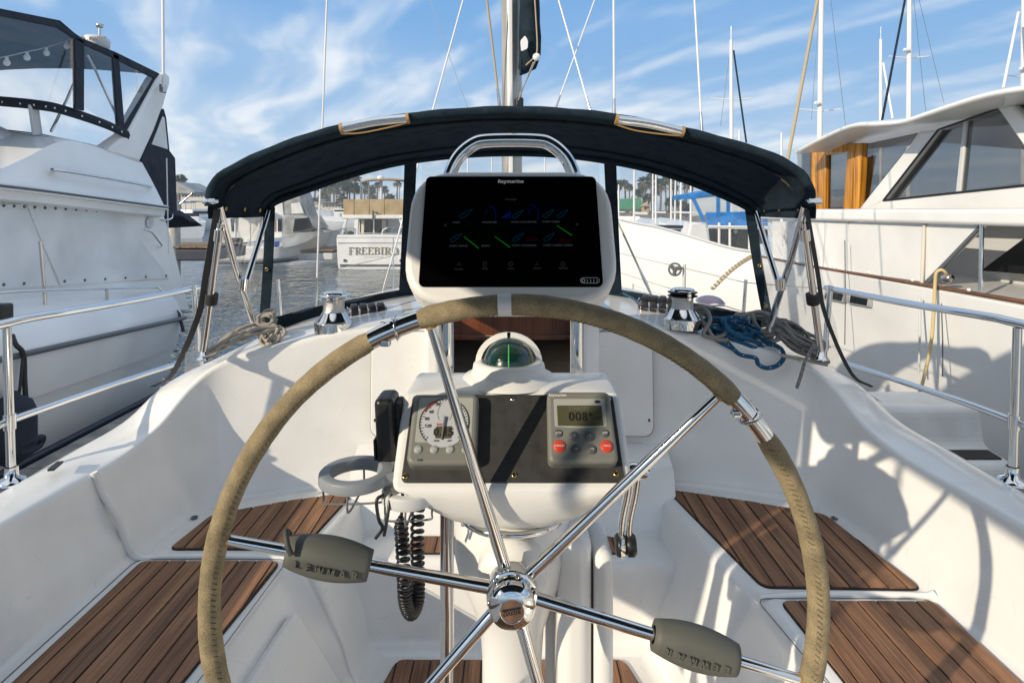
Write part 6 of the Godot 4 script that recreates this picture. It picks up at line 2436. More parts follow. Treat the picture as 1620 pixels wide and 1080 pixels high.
# ---------------------------------------------------------------- water, shore, docks
func make_water_and_shore() -> void:
	var b := MB.new()
	b.quad(Vector3(-900, WATER, 400), Vector3(900, WATER, 400), Vector3(900, WATER, -1500), Vector3(-900, WATER, -1500))
	structure("water", b, M.water)
	b = MB.new()
	var rows: Array = []
	var g := noise(0.03, 91, 3)
	for k in 61:
		var x := lerpf(-420, 420, k / 60.0)
		var w := g.get_noise_1d(x) * 6.0
		rows.append(PackedVector3Array([Vector3(x, WATER - 1.0, -150 + w), Vector3(x, 0.9, -153 + w), Vector3(x, 1.1 + 0.2 * sin(x), -160 + w), Vector3(x, 1.2, -230), Vector3(x, 1.6, -700)]))
	b.grid(rows)
	structure("shore", b, M.land)

func make_docks() -> void:
	var t := thing("finger_dock", "grey weathered dock lying between the sailboat and the flybridge yacht", "dock", Vector3(-2.6, WATER, -4))
	dock(t, -3.42, -1.95, -3.0, 9.0)
	t = thing("finger_dock", "grey weathered dock carrying the white boarding step", "dock", Vector3(2.4, WATER, -4))
	dock(t, 1.92, 2.85, -3.0, 9.0)
	# float seen by the piling
	t = thing("dock_float", "low wooden dock float at the foot of the pale piling", "dock", at(300, 405, 17.5))
	var b := MB.new()
	b.rbox(at(295, 399, 18.0), Vector3(2.6, 0.34, 2.2), 0.05)
	part(t, "float", b, M.boot_top)
	for k in 6:
		b = MB.new()
		b.rbox(at(295, 389, 18.0) + Vector3(-1.1 + k * 0.44, 0.03, 0), Vector3(0.42, 0.05, 2.3), 0.012)
		part(t, "plank", b, M.dock_wood)
	t = thing("dock_float", "low timber dock end between the grey fishing boat and the stern of the named boat", "dock", at(500, 402, 25.0))
	b = MB.new()
	b.rbox(at(506, 402, 26.0), Vector3(1.9, 0.30, 2.6), 0.06)
	part(t, "float", b, M.grey_white)
	for k in 5:
		b = MB.new()
		b.rbox(at(506, 394, 26.0) + Vector3(-0.78 + k * 0.39, 0.03, 0), Vector3(0.37, 0.06, 2.7), 0.012)
		part(t, "plank", b, M.dock_wood)
	t = thing("piling", "thick pale round dock piling standing before the far boats", "piling", at(276, 390, 17.0))
	b = MB.new()
	b.lathe(Vector3(at(276, 390, 17.0).x, WATER - 0.2, -17.0), [[0.15, 0.0], [0.145, 1.2], [0.145, 2.6], [0.12, 2.66], [0.0, 2.66]], 20)
	part(t, "post", b, M.piling)
	b = MB.new()
	b.lathe(Vector3(at(276, 390, 17.0).x, WATER - 0.19, -17.0), [[0.156, 0.2], [0.154, 0.45]], 20)
	part(t, "waterline_growth", b, M.boot_top)

func dock(t: Node3D, x0: float, x1: float, z0: float, d1: float) -> void:
	var b := MB.new()
	b.box(Vector3((x0 + x1) / 2, -0.49, -(d1 + z0) / 2), Vector3(x1 - x0 - 0.06, 0.34, d1 - z0))
	part(t, "float", b, M.boot_top)
	var d := z0
	while d < d1:
		b = MB.new()
		var w := 0.9
		b.rbox(Vector3((x0 + x1) / 2, -0.315, -(d + w / 2)), Vector3(x1 - x0, 0.03, w - 0.008), 0.004, Basis.IDENTITY, 1)
		part(t, "deck_panel", b, M.dock_deck)
		d += w

# ---------------------------------------------------------------- boats further off
func hull_mesh(o: Vector3, turn: float, length: float, beam: float, free: float, stern_drop := 0.0) -> MB:      # bow towards local -z, waterline at o
	var b := MB.new()
	var bs := Basis(Vector3.UP, turn)
	var rows: Array = []
	for k in 15:
		var u := k / 14.0
		var w := beam / 2 * (1.0 if u < 0.45 else pow(maxf(0.0, 1.0 - pow((u - 0.45) / 0.55, 2.2)), 0.75))
		w = maxf(w, 0.012)
		if u < 0.45: w *= 0.88 + 0.12 * u / 0.45
		var f := free * (1.0 + 0.35 * pow(u, 2.0)) - stern_drop * (1.0 - u)
		var z := length * (0.5 - u)
		var rake := -0.10 * length * pow(u, 6.0)
		rows.append(PackedVector3Array([o + bs * Vector3(-w * 0.55, -0.25, z - rake), o + bs * Vector3(-w * 0.86, 0.12, z - rake * 0.5), o + bs * Vector3(-w * 0.95, f * 0.6, z), o + bs * Vector3(-w, f, z + rake * 0.3), o + bs * Vector3(-w * 0.96, f + 0.03, z + rake * 0.3), o + bs * Vector3(0, f + 0.06, z + rake * 0.3), o + bs * Vector3(w * 0.96, f + 0.03, z + rake * 0.3), o + bs * Vector3(w, f, z + rake * 0.3), o + bs * Vector3(w * 0.95, f * 0.6, z), o + bs * Vector3(w * 0.86, 0.12, z - rake * 0.5), o + bs * Vector3(w * 0.55, -0.25, z - rake)]))
	b.grid(rows)
	var ring: Array = []
	for p in rows[0]: ring.append(p)
	b.fan(ring, o + bs * Vector3(0, free * 0.4, length / 2), true)
	return b

func make_far_boats() -> void:
	make_named_boat()
	make_fishing_boat()
	make_blue_boat()
	make_white_hull()
	# small craft and houses of the far bank of slips
	var spots := [
		[300, 352, 52.0, 7.0, 2.5, 1.25, 0.5, "white runabout with blue boot stripe moored left of the spray hood", 0],
		[258, 348, 60.0, 8.0, 2.8, 1.2, 1.2, "white cuddy boat half hidden behind the navy awning", 1],
		[315, 338, 70.0, 9.0, 3.0, 1.4, -0.4, "pale cabin cruiser under a silver bimini beside the canopy's left end", 1],
		[282, 330, 85.0, 10.0, 3.2, 1.5, 0.9, "distant white cruiser stacked behind the runabout at left", 1],
		[528, 352, 55.0, 7.5, 2.6, 1.2, 1.9, "distant white open boat just left of the named boat's cabin", 0],
		[508, 344, 72.0, 8.0, 2.8, 1.3, 0.6, "distant white cruiser above the fishing boat's bow", 1],
		[1060, 351, 34.0, 6.0, 2.3, 0.9, 1.5, "small dinghy with dark cover beyond the white hull", 2],
		[1030, 349, 40.0, 7.0, 2.5, 1.0, 1.7, "low grey boat under covers beyond the white hull's sheer", 2],
		[1058, 352, 30.0, 3.6, 1.5, 0.6, 1.4, "lime green tender beyond the white hull's sheer", 3],
		[990, 345, 60.0, 9.0, 3.0, 1.2, 1.4, "long white sailing hull beyond the chart display's right edge", 0],
		[545, 338, 110.0, 11.0, 3.4, 1.6, 1.6, "far white cruiser below the red roofed hut", 1],
		[488, 336, 120.0, 11.0, 3.4, 1.6, 1.2, "far white cruiser in the left gap of the window below the palms", 1]]
	for s in spots:
		var o := at(s[0], s[1], s[2])
		o.y = WATER
		var t := thing("moored_boat", s[7], "boat", o, "boats in the far slips")
		var bs := Basis(Vector3.UP, s[6])
		part(t, "hull", hull_mesh(o, s[6], s[3], s[4], s[5]), [M.yacht_white, M.yacht_white, M.grey_white, M.lime if M.has("lime") else mat("lime", lin(0.30, 0.55, 0.08), 0.5)][s[8]])
		var b := MB.new()
		if s[8] == 1:
			b.rbox(o + bs * Vector3(0, s[5] + 0.5, 0.2), Vector3(s[4] * 0.72, 1.0, s[3] * 0.36), 0.15, bs)
			part(t, "cabin", b, M.yacht_white)
			b = MB.new()
			b.rbox(o + bs * Vector3(0, s[5] + 0.62, 0.2), Vector3(s[4] * 0.74, 0.36, s[3] * 0.33), 0.08, bs)
			part(t, "window_band", b, M.dark_glass)
			b = MB.new()
			b.rbox(o + bs * Vector3(0, s[5] + 1.9, 0.8), Vector3(s[4] * 0.8, 0.12, s[3] * 0.3), 0.05, bs)
			part(t, "bimini", b, M.blue_canvas if s[0] < 300 else M.grey_canvas)
			for q in [-1.0, 1.0]:
				for e in [-1.0, 1.0]:
					b = MB.new()
					b.tube([o + bs * Vector3(q * s[4] * 0.36, s[5] + 0.9, 0.8 + e * s[3] * 0.13), o + bs * Vector3(q * s[4] * 0.36, s[5] + 1.9, 0.8 + e * s[3] * 0.13)], 0.025, 6)
					part(t, "bimini_pole", b, M.steel_dull)
		elif s[8] == 0:
			b.rbox(o + bs * Vector3(0, s[5] + 0.25, -0.4), Vector3(s[4] * 0.6, 0.5, s[3] * 0.4), 0.12, bs)
			part(t, "cabin", b, M.yacht_white)
			b = MB.new()
			b.rbox(o + bs * Vector3(0, s[5] + 0.62, 0.6), Vector3(s[4] * 0.56, 0.34, 0.06), 0.03, bs)
			part(t, "windscreen", b, M.dark_glass)
		else:
			b.rbox(o + bs * Vector3(0, s[5] + 0.12, 0.0), Vector3(s[4] * 0.7, 0.3, s[3] * 0.6), 0.12, bs)
			part(t, "cover", b, M.navy_cover if s[8] == 2 else M.get("lime"))
	# boathouse canopy at left
	var t := thing("boat_canopy", "grey sloping sun canopy on struts beyond the yacht's navy curtain", "canopy", at(290, 330, 20.0))
	var b := MB.new()
	face_slab(b, [[276, 287], [307, 303], [306, 307], [276, 305]], 20.0, 1.6, 0.02)
	part(t, "roof", b, M.grey_canvas)
	b = MB.new()
	b.tube([at(304, 305, 20.0), at(290, 318, 20.0), at(277, 326, 20.0)], 0.03, 6)
	part(t, "strut", b, M.steel_dull)
	b = MB.new()
	b.tube([at(278, 290, 20.4), at(278, 395, 20.4)], 0.05, 8)
	part(t, "post", b, M.grey_white)
	# buildings on the shore
	make_shore_buildings()

func make_named_boat() -> void:
	var d := 23.2
	var t := thing("stern_trawler", "white trawler seen stern on with FREEBIRD lettered across its transom", "motor yacht", at(590, 425, d))
	var b := MB.new()
	var s := 0.02442
	var rows: Array = []
	for q in [[0.0, 1.0], [2.0, 1.03], [6.0, 1.02], [9.0, 0.7], [11.0, 0.06]]:
		var row := PackedVector3Array()
		for p in [[-54, 430], [-56, 416], [-58, 378], [-57, 372], [0, 371], [57, 372], [58, 378], [56, 416], [54, 430]]:
			var c := at(590, p[1], d)
			row.append(Vector3(c.x + p[0] * s * q[1], c.y + 0.06 * q[0] / 2.0 * (1.0 if p[1] < 400 else 0.0), -d - q[0]))
		rows.append(row)
	b.grid(rows)
	var ring: Array = []
	for p in rows[0]: ring.append(p)
	b.fan(ring, at(590, 400, d - 0.04))
	var hull := part(t, "hull", b, M.yacht_white)
	b = MB.new()
	face_slab(b, [[537, 418], [646, 418], [646, 422], [538, 422]], d - 0.02, 0.10, 0.01)
	part(hull, "swim_step", b, M.rub_strip)
	write(hull, "lettering", "FREEBIRD", 0.285, mat("gilt", lin(0.22, 0.19, 0.12), 0.5), frame(at(590, 397, d - 0.055), Vector3.RIGHT, Vector3.UP), false, 0.01, "Droid Serif")
	b = MB.new()
	face_slab(b, [[575, 405], [605, 405], [605, 407], [575, 407]], d - 0.045, 0.02, 0.0)
	part(hull, "small_print", b, M.grey_white)
	b = MB.new()
	face_slab(b, [[533, 372], [648, 372], [648, 376], [533, 376]], d - 0.03, 0.3, 0.02)
	part(hull, "cap_rail", b, M.yacht_white)
	# cabin with glazed doors and side wings
	b = MB.new()
	face_slab(b, [[563, 345], [636, 345], [636, 374], [563, 374]], d + 1.6, 0.1, 0.0)
	part(t, "cabin_back", b, M.grey_white)
	for w in [[569, 590], [592, 612]]:
		b = MB.new()
		face_slab(b, [[w[0], 347], [w[1], 347], [w[1], 382], [w[0], 382]], d + 1.5, 0.06, 0.0)
		part(t, "door_pane", b, M.dark_glass)
	b = MB.new()
	face_slab(b, [[590, 346], [592, 346], [592, 382], [590, 382]], d + 1.44, 0.06, 0.0)
	part(t, "door_stile", b, M.yacht_white)
	for w in [[[546, 345], [550, 345], [540, 376], [536, 376]], [[561, 345], [567, 345], [565, 376], [559, 376]], [[630, 345], [634, 345], [644, 376], [640, 376]]]:
		b = MB.new()
		face_slab(b, w, d + 0.1, 0.12, 0.01)
		part(t, "wing_post", b, M.yacht_white)
	b = MB.new()
	face_slab(b, [[541, 340], [641, 340], [642, 346], [540, 346]], d + 0.05, 5.0, 0.03)
	part(t, "deck_overhang", b, M.yacht_white)
	for x in [538, 548, 560, 620, 632, 643]:
		b = MB.new()
		b.tube([at(x, 373, d + 0.06), at(x, 361, d + 0.06)], 0.016, 6)
		part(hull, "rail_post", b, M.steel_dull)
	b = MB.new()
	b.tube([at(538, 361, d + 0.06), at(560, 361, d + 0.06)], 0.016, 6)
	b.tube([at(620, 361, d + 0.06), at(643, 361, d + 0.06)], 0.016, 6)
	part(hull, "aft_rail", b, M.steel_dull)
	b = MB.new()
	face_slab(b, [[534, 383], [647, 383], [647, 384.5], [534, 384.5]], d - 0.045, 0.05, 0.0)
	part(hull, "rub_rail", b, M.hull_trim_grey)
	for x in [545, 634]:
		b = MB.new()
		b.lathe(at(x, 412, d - 0.05), [[0.0, 0.01], [0.05, 0.02], [0.06, 0.0]], 12, Basis(Vector3.RIGHT, PI / 2))
		part(hull, "exhaust_port", b, M.boot_top)
	for c in [[571, 576], [604, 611]]:
		b = MB.new()
		face_slab(b, [[c[0], 348], [c[1], 348], [c[1] - 1, 381], [c[0], 381]], d + 1.47, 0.02, 0.0)
		part(t, "curtain", b, M.stucco)
	# tan weather cloths round the flying bridge: one panel beside another
	for w in [[543, 560], [560.5, 584], [584.5, 608], [608.5, 641]]:
		b = MB.new()
		face_slab(b, [[w[0], 315], [w[1], 315], [w[1], 341], [w[0], 341]], d + 0.12, 0.06, 0.02)
		part(t, "weather_cloth", b, M.tan_canvas)
	b = MB.new()
	b.rbox(at(544, 328, d + 0.12) + Vector3(0, 0, -2.0), Vector3(0.06, 0.62, 3.6), 0.02)
	part(t, "weather_cloth", b, M.tan_canvas)
	b = MB.new()
	b.rbox(at(640, 328, d + 0.12) + Vector3(0, 0, -2.0), Vector3(0.06, 0.62, 3.6), 0.02)
	part(t, "weather_cloth", b, M.tan_canvas)
	b = MB.new()
	rows = []
	for k in 11:
		var u := k / 10.0
		var x := lerpf(571, 648, u)
		var yy := 287.5 - 5.0 * pow(sin(u * PI), 0.5)
		rows.append(PackedVector3Array([at(x, yy, d + 0.6), at(x, yy - 1.0, d + 1.6), at(x, yy + 0.5, d + 3.0), at(x, yy + 3.2, d + 3.0), at(x, yy + 3.2, d + 0.6)]))
	b.grid(rows, true)
	part(t, "bimini", b, M.tan_canvas)
	for p in [[573, 0.7], [583, 2.0], [641, 0.7], [632, 2.0], [570, 2.9], [646, 2.9]]:
		b = MB.new()
		b.tube([at(p[0], 286, d + p[1]), at(p[0], 318, d + p[1])], 0.022, 6)
		part(t, "bimini_pole", b, M.steel_dull)
	b = MB.new()
	b.tube([at(603, 282, d + 1.0), at(603, 316, d + 1.0)], 0.05, 8)
	part(t, "radar_post", b, M.mast_white)
	b = MB.new()
	b.lathe(at(602, 281, d + 1.0), [[0.0, -0.08], [0.13, -0.08], [0.15, 0.0], [0.11, 0.07], [0.0, 0.10]], 14)
	part(t, "radar_dome", b, M.yacht_white)
	b = MB.new()
	b.tube([at(602, 276, d + 1.0), at(600, 255, d + 1.0)], 0.012, 6)
	part(t, "aerial", b, M.mast_white)
	b = MB.new()
	b.tube(smooth([at(605, 386, d + 0.1), at(605, 366, d + 0.1), at(613, 360, d + 0.1)], 4), 0.03, 6)
	part(t, "ladder_rail", b, M.mast_white)
	b = MB.new()
	b.tube([at(590, 333, d), at(590, 347, d)], 0.03, 6)
	b.rbox(at(594, 336, d), Vector3(0.14, 0.05, 0.05), 0.02)
	part(t, "stern_light", b, M.boot_top)
	for p in [[543, 368, 0.16], [554, 366, 0.22]]:
		b = MB.new()
		b.lathe(at(p[0], p[1] + 7, d + 0.6), [[0.0, -0.2], [p[2], -0.15], [p[2] * 1.1, 0.0], [p[2] * 0.8, 0.15], [0.0, 0.2]], 10)
		part(t, "deck_bag", b, M.hedge)

func make_fishing_boat() -> void:
	var d := 24.0
	var t := thing("fishing_boat", "white fishing boat under grey canvas with its flared bow pointing right", "boat", at(430, 412, d))
	# hull: stern quarter at left, flared bow at right
	var b := MB.new()
	var rows: Array = []
	for q in [[345, 391, 414, 0.0], [400, 392, 414, -0.4], [430, 393, 413, -0.6], [455, 388, 411, -0.2], [480, 380, 408, 0.6], [500, 372, 404, 1.6], [515, 367, 398, 2.6], [522, 366, 385, 3.2]]:
		var top := at(q[0], q[1], d + q[3])
		var bot := at(q[0] - (8.0 if q[0] > 470 else 0.0), q[2] + 4, d + q[3] + 0.2)
		rows.append(PackedVector3Array([bot, bot.lerp(top, 0.4) + Vector3(0, 0, -0.12 if q[0] < 480 else 0.0), top, top + Vector3(0, 0.03, -0.1), top + Vector3(0, 0.06, -2.8), bot + Vector3(0, 0, -2.6)]))
	b.grid(rows, true)
	var hull := part(t, "hull", b, M.yacht_white)
	b = MB.new()
	var bt: Array = []
	for r in rows: bt.append(r[0] + Vector3(0, 0.1, 0.06))
	b.tube(bt, 0.06, 6)
	part(hull, "boot_stripe", b, M.boot_top)
	# boat cover draped to the bow
	b = MB.new()
	rows = []
	for q in [[446, 366, 392], [462, 362, 389], [480, 358, 383], [498, 360, 374], [512, 365, 369]]:
		var u := at(q[0], q[1], d + 1.0)
		var v := at(q[0] + 2, q[2], d + (q[0] - 450) * 0.02 - 0.35)
		rows.append(PackedVector3Array([v, v.lerp(u, 0.35) + Vector3(0, 0.05, 0.12), v.lerp(u, 0.7) + Vector3(0, 0.06, 0.05), u, u + Vector3(0, -0.05, -1.4)]))
	b.grid(rows)
	part(t, "bow_cover", b, M.grey_canvas)
	# wheelhouse
	b = MB.new()
	face_slab(b, [[449, 340], [484, 341], [498, 362], [446, 372]], d + 0.5, 1.9, 0.05)
	var wh := part(t, "wheelhouse", b, M.grey_canvas)
	b = MB.new()
	face_slab(b, [[466, 346], [488, 344], [495, 361], [463, 366]], d + 0.46, 0.05, 0.0)
	part(wh, "window", b, M.dark_glass)
	b = MB.new()
	face_slab(b, [[428, 337], [449, 339], [446, 376], [428, 376]], d + 0.6, 1.7, 0.03)
	part(wh, "side", b, M.yacht_white)
	for w in [[[430, 346], [435, 346], [435, 366], [430, 366]], [[439, 346], [445, 346], [445, 366], [439, 366]]]:
		b = MB.new()
		face_slab(b, w, d + 0.56, 0.05, 0.0)
		part(wh, "window", b, M.stucco_tan if w[0][0] < 436 else M.dark_glass)
	# canvas enclosure of the flybridge
	b = MB.new()
	face_slab(b, [[424, 340], [426, 318], [440, 306], [471, 300], [478, 322], [484, 341]], d + 0.7, 1.5, 0.06)
	part(t, "flybridge_canvas", b, M.grey_canvas)
	b = MB.new()
	face_slab(b, [[428, 322], [446, 318], [448, 339], [426, 337]], d + 0.66, 0.05, 0.0)
	part(t, "canvas_window", b, M.yacht_canvas)
	b = MB.new()
	face_slab(b, [[460, 322], [474, 320], [480, 337], [461, 338]], d + 0.66, 0.05, 0.0)
	part(t, "canvas_window", b, M.yacht_canvas)
	# cockpit: posts, covers, box
	b = MB.new()
	face_slab(b, [[352, 345], [428, 343], [428, 378], [352, 388]], d + 2.2, 0.08, 0.0)
	part(t, "cockpit_back", b, M.yacht_white)
	for x in [355, 372, 395, 410]:
		b = MB.new()
		b.tube([at(x, 338, d + 0.8), at(x, 390, d + 0.8)], 0.045, 6)
		part(t, "cockpit_post", b, M.yacht_white)
	b = MB.new()
	face_slab(b, [[364, 346], [374, 344], [372, 366], [366, 366]], d + 2.14, 0.06, 0.0)
	part(t, "window", b, M.dark_glass)
	b = MB.new()
	b.rbox(at(432, 386, d - 0.3), Vector3(0.36, 0.22, 0.4), 0.04)
	part(t, "cool_box", b, mat("box_blue", lin(0.06, 0.10, 0.42), 0.5))
	b = MB.new()
	b.rbox(at(372, 382, d + 0.4), Vector3(0.5, 0.3, 0.5), 0.1)
	part(t, "deck_bag", b, M.boot_top)
	b = MB.new()
	face_slab(b, [[346, 339], [430, 336], [430, 341], [346, 344]], d + 0.3, 2.4, 0.03)
	part(t, "hard_top", b, M.yacht_white)

func make_blue_boat() -> void:
	var d := 13.5
	var t := thing("blue_top_cruiser", "white cruiser with bright blue canvas enclosure beyond the right window", "motor yacht", at(1140, 425, d))
	var b := MB.new()
	b.rbox(at(1150, 425, d + 1.6), Vector3(2.6, 1.1, 3.2), 0.15)
	part(t, "hull", b, M.yacht_white)
	b = MB.new()
	face_slab(b, [[1093, 352], [1118, 352], [1128, 402], [1082, 402]], d - 0.2, 0.5, 0.04)
	var wing := part(t, "side_wing", b, M.yacht_white)
	for w in [[1089, 1096], [1098, 1104], [1106, 1111]]:
		b = MB.new()
		face_slab(b, [[w[0] - 1, 377], [w[1] - 1, 378], [w[1], 394], [w[0] - 2, 390]], d - 0.23, 0.03, 0.0)
		part(wing, "louvre", b, M.stucco_tan)
	b = MB.new()
	face_slab(b, [[1118, 356], [1215, 358], [1215, 362], [1118, 360]], d - 0.15, 1.2, 0.02)
	part(t, "deck_edge", b, M.yacht_white)
	b = MB.new()
	face_slab(b, [[1122, 361], [1215, 363], [1215, 405], [1126, 398]], d + 0.3, 0.06, 0.0)
	part(t, "cabin_window", b, M.dark_glass)
	for x in [1138, 1155, 1186]:
		b = MB.new()
		b.tube([at(x, 352, d - 0.1), at(x, 394, d - 0.1)], 0.03, 8)
		part(t, "rail_post", b, M.mast_white)
	b = MB.new()
	b.lathe(at(1164, 366, d + 0.2), [[0.0, 0.01], [0.04, 0.01], [0.05, 0.0]], 12, Basis(Vector3.RIGHT, PI / 2))
	part(t, "deck_light", b, M.paper_white)
	# canvas: roof strip, dodger band and clear panes between blue strips
	b = MB.new()
	face_slab(b, [[1092, 307], [1135, 299], [1190, 301], [1215, 306], [1215, 315], [1190, 311], [1136, 309], [1092, 315]], d - 0.02, 1.4, 0.02)
	part(t, "canvas_roof", b, M.blue_canvas)
	b = MB.new()
	face_slab(b, [[1117, 336], [1215, 334], [1215, 357], [1121, 356]], d - 0.02, 0.05, 0.01)
	part(t, "canvas_band", b, M.blue_canvas)
	for w in [[1134, 1139], [1150, 1155]]:
		b = MB.new()
		face_slab(b, [[w[0], 303], [w[1], 303], [w[1], 337], [w[0], 337]], d - 0.01, 0.04, 0.0)
		part(t, "canvas_strip", b, M.blue_canvas)
	for w in [[1094, 1134, 311, 342], [1139, 1150, 306, 339], [1155, 1215, 307, 336]]:
		b = MB.new()
		face_slab(b, [[w[0], w[2]], [w[1], w[2] - 2], [w[1], w[3] - 4], [w[0], w[3]]], d + 0.01, 0.01, 0.0)
		part(t, "canvas_pane", b, M.vinyl_milky if M.has("vinyl_milky") else clear("vinyl_milky", Color(0.86, 0.87, 0.86), 0.45, 0.12))
	b = MB.new()
	face_slab(b, [[1092, 309], [1097, 308], [1118, 352], [1113, 352]], d - 0.01, 0.04, 0.0)
	part(t, "canvas_strip", b, M.blue_canvas)

func make_white_hull() -> void:
	var t := thing("white_sailboat", "broad white sailboat hull lying just beyond the right window", "sailboat", at(1080, 520, 9.0))
	var b := MB.new()
	var rows: Array = []
	var top: Array = []
	for p in [[958, 344, 10.6], [976, 347, 10.4], [1002, 353, 10.0], [1040, 360, 9.6], [1080, 371, 9.2], [1130, 386, 8.8], [1170, 396, 8.4], [1215, 402, 8.0], [1262, 412, 7.6]]:
		top.append(at(p[0], p[1], p[2]))
	top = smooth(top, 4)
	for k in top.size():
		var p: Vector3 = top[k]
		var q: Vector3 = Vector3(p.x, WATER, p.z)
		var out := Vector3(-0.55, 0, 0.83)
		rows.append(PackedVector3Array([p + Vector3(0.25, -0.5, -0.4), p + Vector3(0.06, 0.0, -0.09), p + Vector3(0.02, 0.02, -0.03), p, p + out * 0.02 - Vector3(0, 0.03, 0), p.lerp(q, 0.25) + out * 0.10, p.lerp(q, 0.5) + out * 0.12, p.lerp(q, 0.8) + out * 0.02, q - out * 0.3]))
	b.grid(rows)
	var hull := part(t, "hull", b, M.yacht_white)
	b = MB.new()
	var edge: Array = []
	for p in top: edge.append(p + Vector3(-0.01, 0.015, 0.01))
	b.tube(edge, 0.02, 6)
	part(hull, "toe_rail", b, M.grey_white)
	# bow roller stay and anchor fittings seen as small dark shapes on the foredeck
	var fan := thing("deck_fan", "small black round deck ventilator fan on a stalk above the right winch", "fan", at(1082, 480, 3.0))
	b = MB.new()
	var fc := at(1068, 426, 3.0)
	var fr: Array = []
	for k in 20: fr.append(fc + Vector3(cos(TAU * k / 20) * 0.030, sin(TAU * k / 20) * 0.030, 0))
	b.tube(fr, 0.0055, 6, true)
	for k in 3:
		var a := TAU * k / 3 + 0.4
		b.tube([fc, fc + Vector3(cos(a) * 0.03, sin(a) * 0.03, 0)], [0.011, 0.009], 6)
	b.lathe(fc, [[0.0, -0.008], [0.012, -0.006], [0.012, 0.006], [0.0, 0.008]], 10, Basis(Vector3.RIGHT, PI / 2))
	part(fan, "guard", b, M.rub_strip)
	b = MB.new()
	b.tube([at(1083, 418, 3.02), at(1082, 480, 3.02)], 0.009, 8)
	part(fan, "stalk", b, M.mast_white)
	b = MB.new()
	b.tube([at(1072, 426, 3.02), at(1083, 424, 3.02)], 0.006, 6)
	part(fan, "arm", b, M.rub_strip)
	var sp := thing("mooring_spring", "pale twisted mooring rope running up to the right across the white hull", "rope", at(1128, 455, 6.0))
	b = MB.new()
	var path: Array = []
	for k in 120:
		var u := k / 119.0
		var c := at(lerpf(1126, 1196, u), lerpf(458, 402, u) - 6.0 * sin(u * PI), 6.2)
		path.append(c + Vector3(cos(k * 0.8) * 0.018, sin(k * 0.8) * 0.018, 0))
	b.tube(path, 0.010, 5)
	part(sp, "rope", b, M.halyard_tan)

func make_shore_buildings() -> void:
	var t := thing("shore_building", "green roofed shore building among the palms right of the chart display", "building", at(1000, 335, 150.0))
	var d := 158.0
	var b := MB.new()
	face_slab(b, [[968, 330], [1020, 330], [1020, 345], [968, 345]], d, 10.0, 0.0)
	var w := part(t, "wall", b, M.stucco)
	b = MB.new()
	face_slab(b, [[972, 315], [1014, 313], [1019, 331], [966, 331]], d - 1.0, 12.0, 0.1)
	part(t, "roof", b, M.green_roof)
	for x in [980, 990, 1000, 1010]:
		b = MB.new()
		face_slab(b, [[x, 334], [x + 5, 334], [x + 5, 340], [x, 340]], d - 0.2, 0.3, 0.0)
		part(w, "window", b, M.dark_glass)
	for s in [[1018, 326, 1027, 345, "stucco_tan", "small tan hut right of the green roofed building"], [1040, 343, 1048, 352, "brick_red", "small brick red hut on the bank below the palm pair"], [1078, 322, 1092, 345, "hedge", "dark clipped hedge mass behind the blue canvas boat"], [540, 320, 560, 330, "brick_red", "red roofed hut on the bank left of the named boat"], [478, 316, 508, 328, "stucco", "long pale building on the bank below the palms at left"], [508, 322, 548, 332, "stucco", "low pale sea wall building beside the red hut"], [280, 306, 345, 330, "stucco", "pale apartment building beyond the left boats"], [318, 304, 350, 322, "hedge", "low dark shrubbery beside the canopy's left end"]]:
		t = thing("shore_hut" if s[4] != "hedge" else "hedge", s[5], "building" if s[4] != "hedge" else "hedge", at((s[0] + s[2]) / 2.0, s[3], 155.0))
		b = MB.new()
		if s[4] == "hedge":
			var g := RandomNumberGenerator.new()
			g.seed = int(s[0])
			for k in 260:
				var c := at(g.randf_range(s[0], s[2]), g.randf_range(s[1], s[3]), 155.0 + g.randf_range(0, 4))
				var r := g.randf_range(0.25, 0.6)
				var ax := Vector3(g.randf_range(-1, 1), g.randf_range(-1, 1), g.randf_range(-1, 1)).normalized()
				var u := ax.cross(Vector3.UP).normalized() * r
				var v := ax.cross(u).normalized() * r
				b.quad(c - u, c + v, c + u, c - v)
			part(t, "foliage", b, M.hedge)
		else:
			face_slab(b, [[s[0], s[1]], [s[2], s[1]], [s[2], s[3]], [s[0], s[3]]], 155.0, 8.0, 0.0)
			var wl := part(t, "wall", b, M[s[4]])
			b = MB.new()
			var h: float = (s[3] - s[1]) * 0.3
			face_slab(b, [[s[0] - 1, s[1]], [s[2] + 1, s[1]], [(s[0] * 2 + s[2]) / 3.0 + 3, s[1] - h], [(s[0] + s[2] * 2) / 3.0, s[1] - h]], 154.0, 10.0, 0.0)
			part(t, "roof", b, M[s[4]])
			var x: float = s[0] + 2
			while x < s[2] - 3:
				b = MB.new()
				face_slab(b, [[x, s[1] + 2], [x + 2, s[1] + 2], [x + 2, s[1] + 5], [x, s[1] + 5]], 154.8, 0.3, 0.0)
				part(wl, "window", b, M.dark_glass)
				x += 5.0

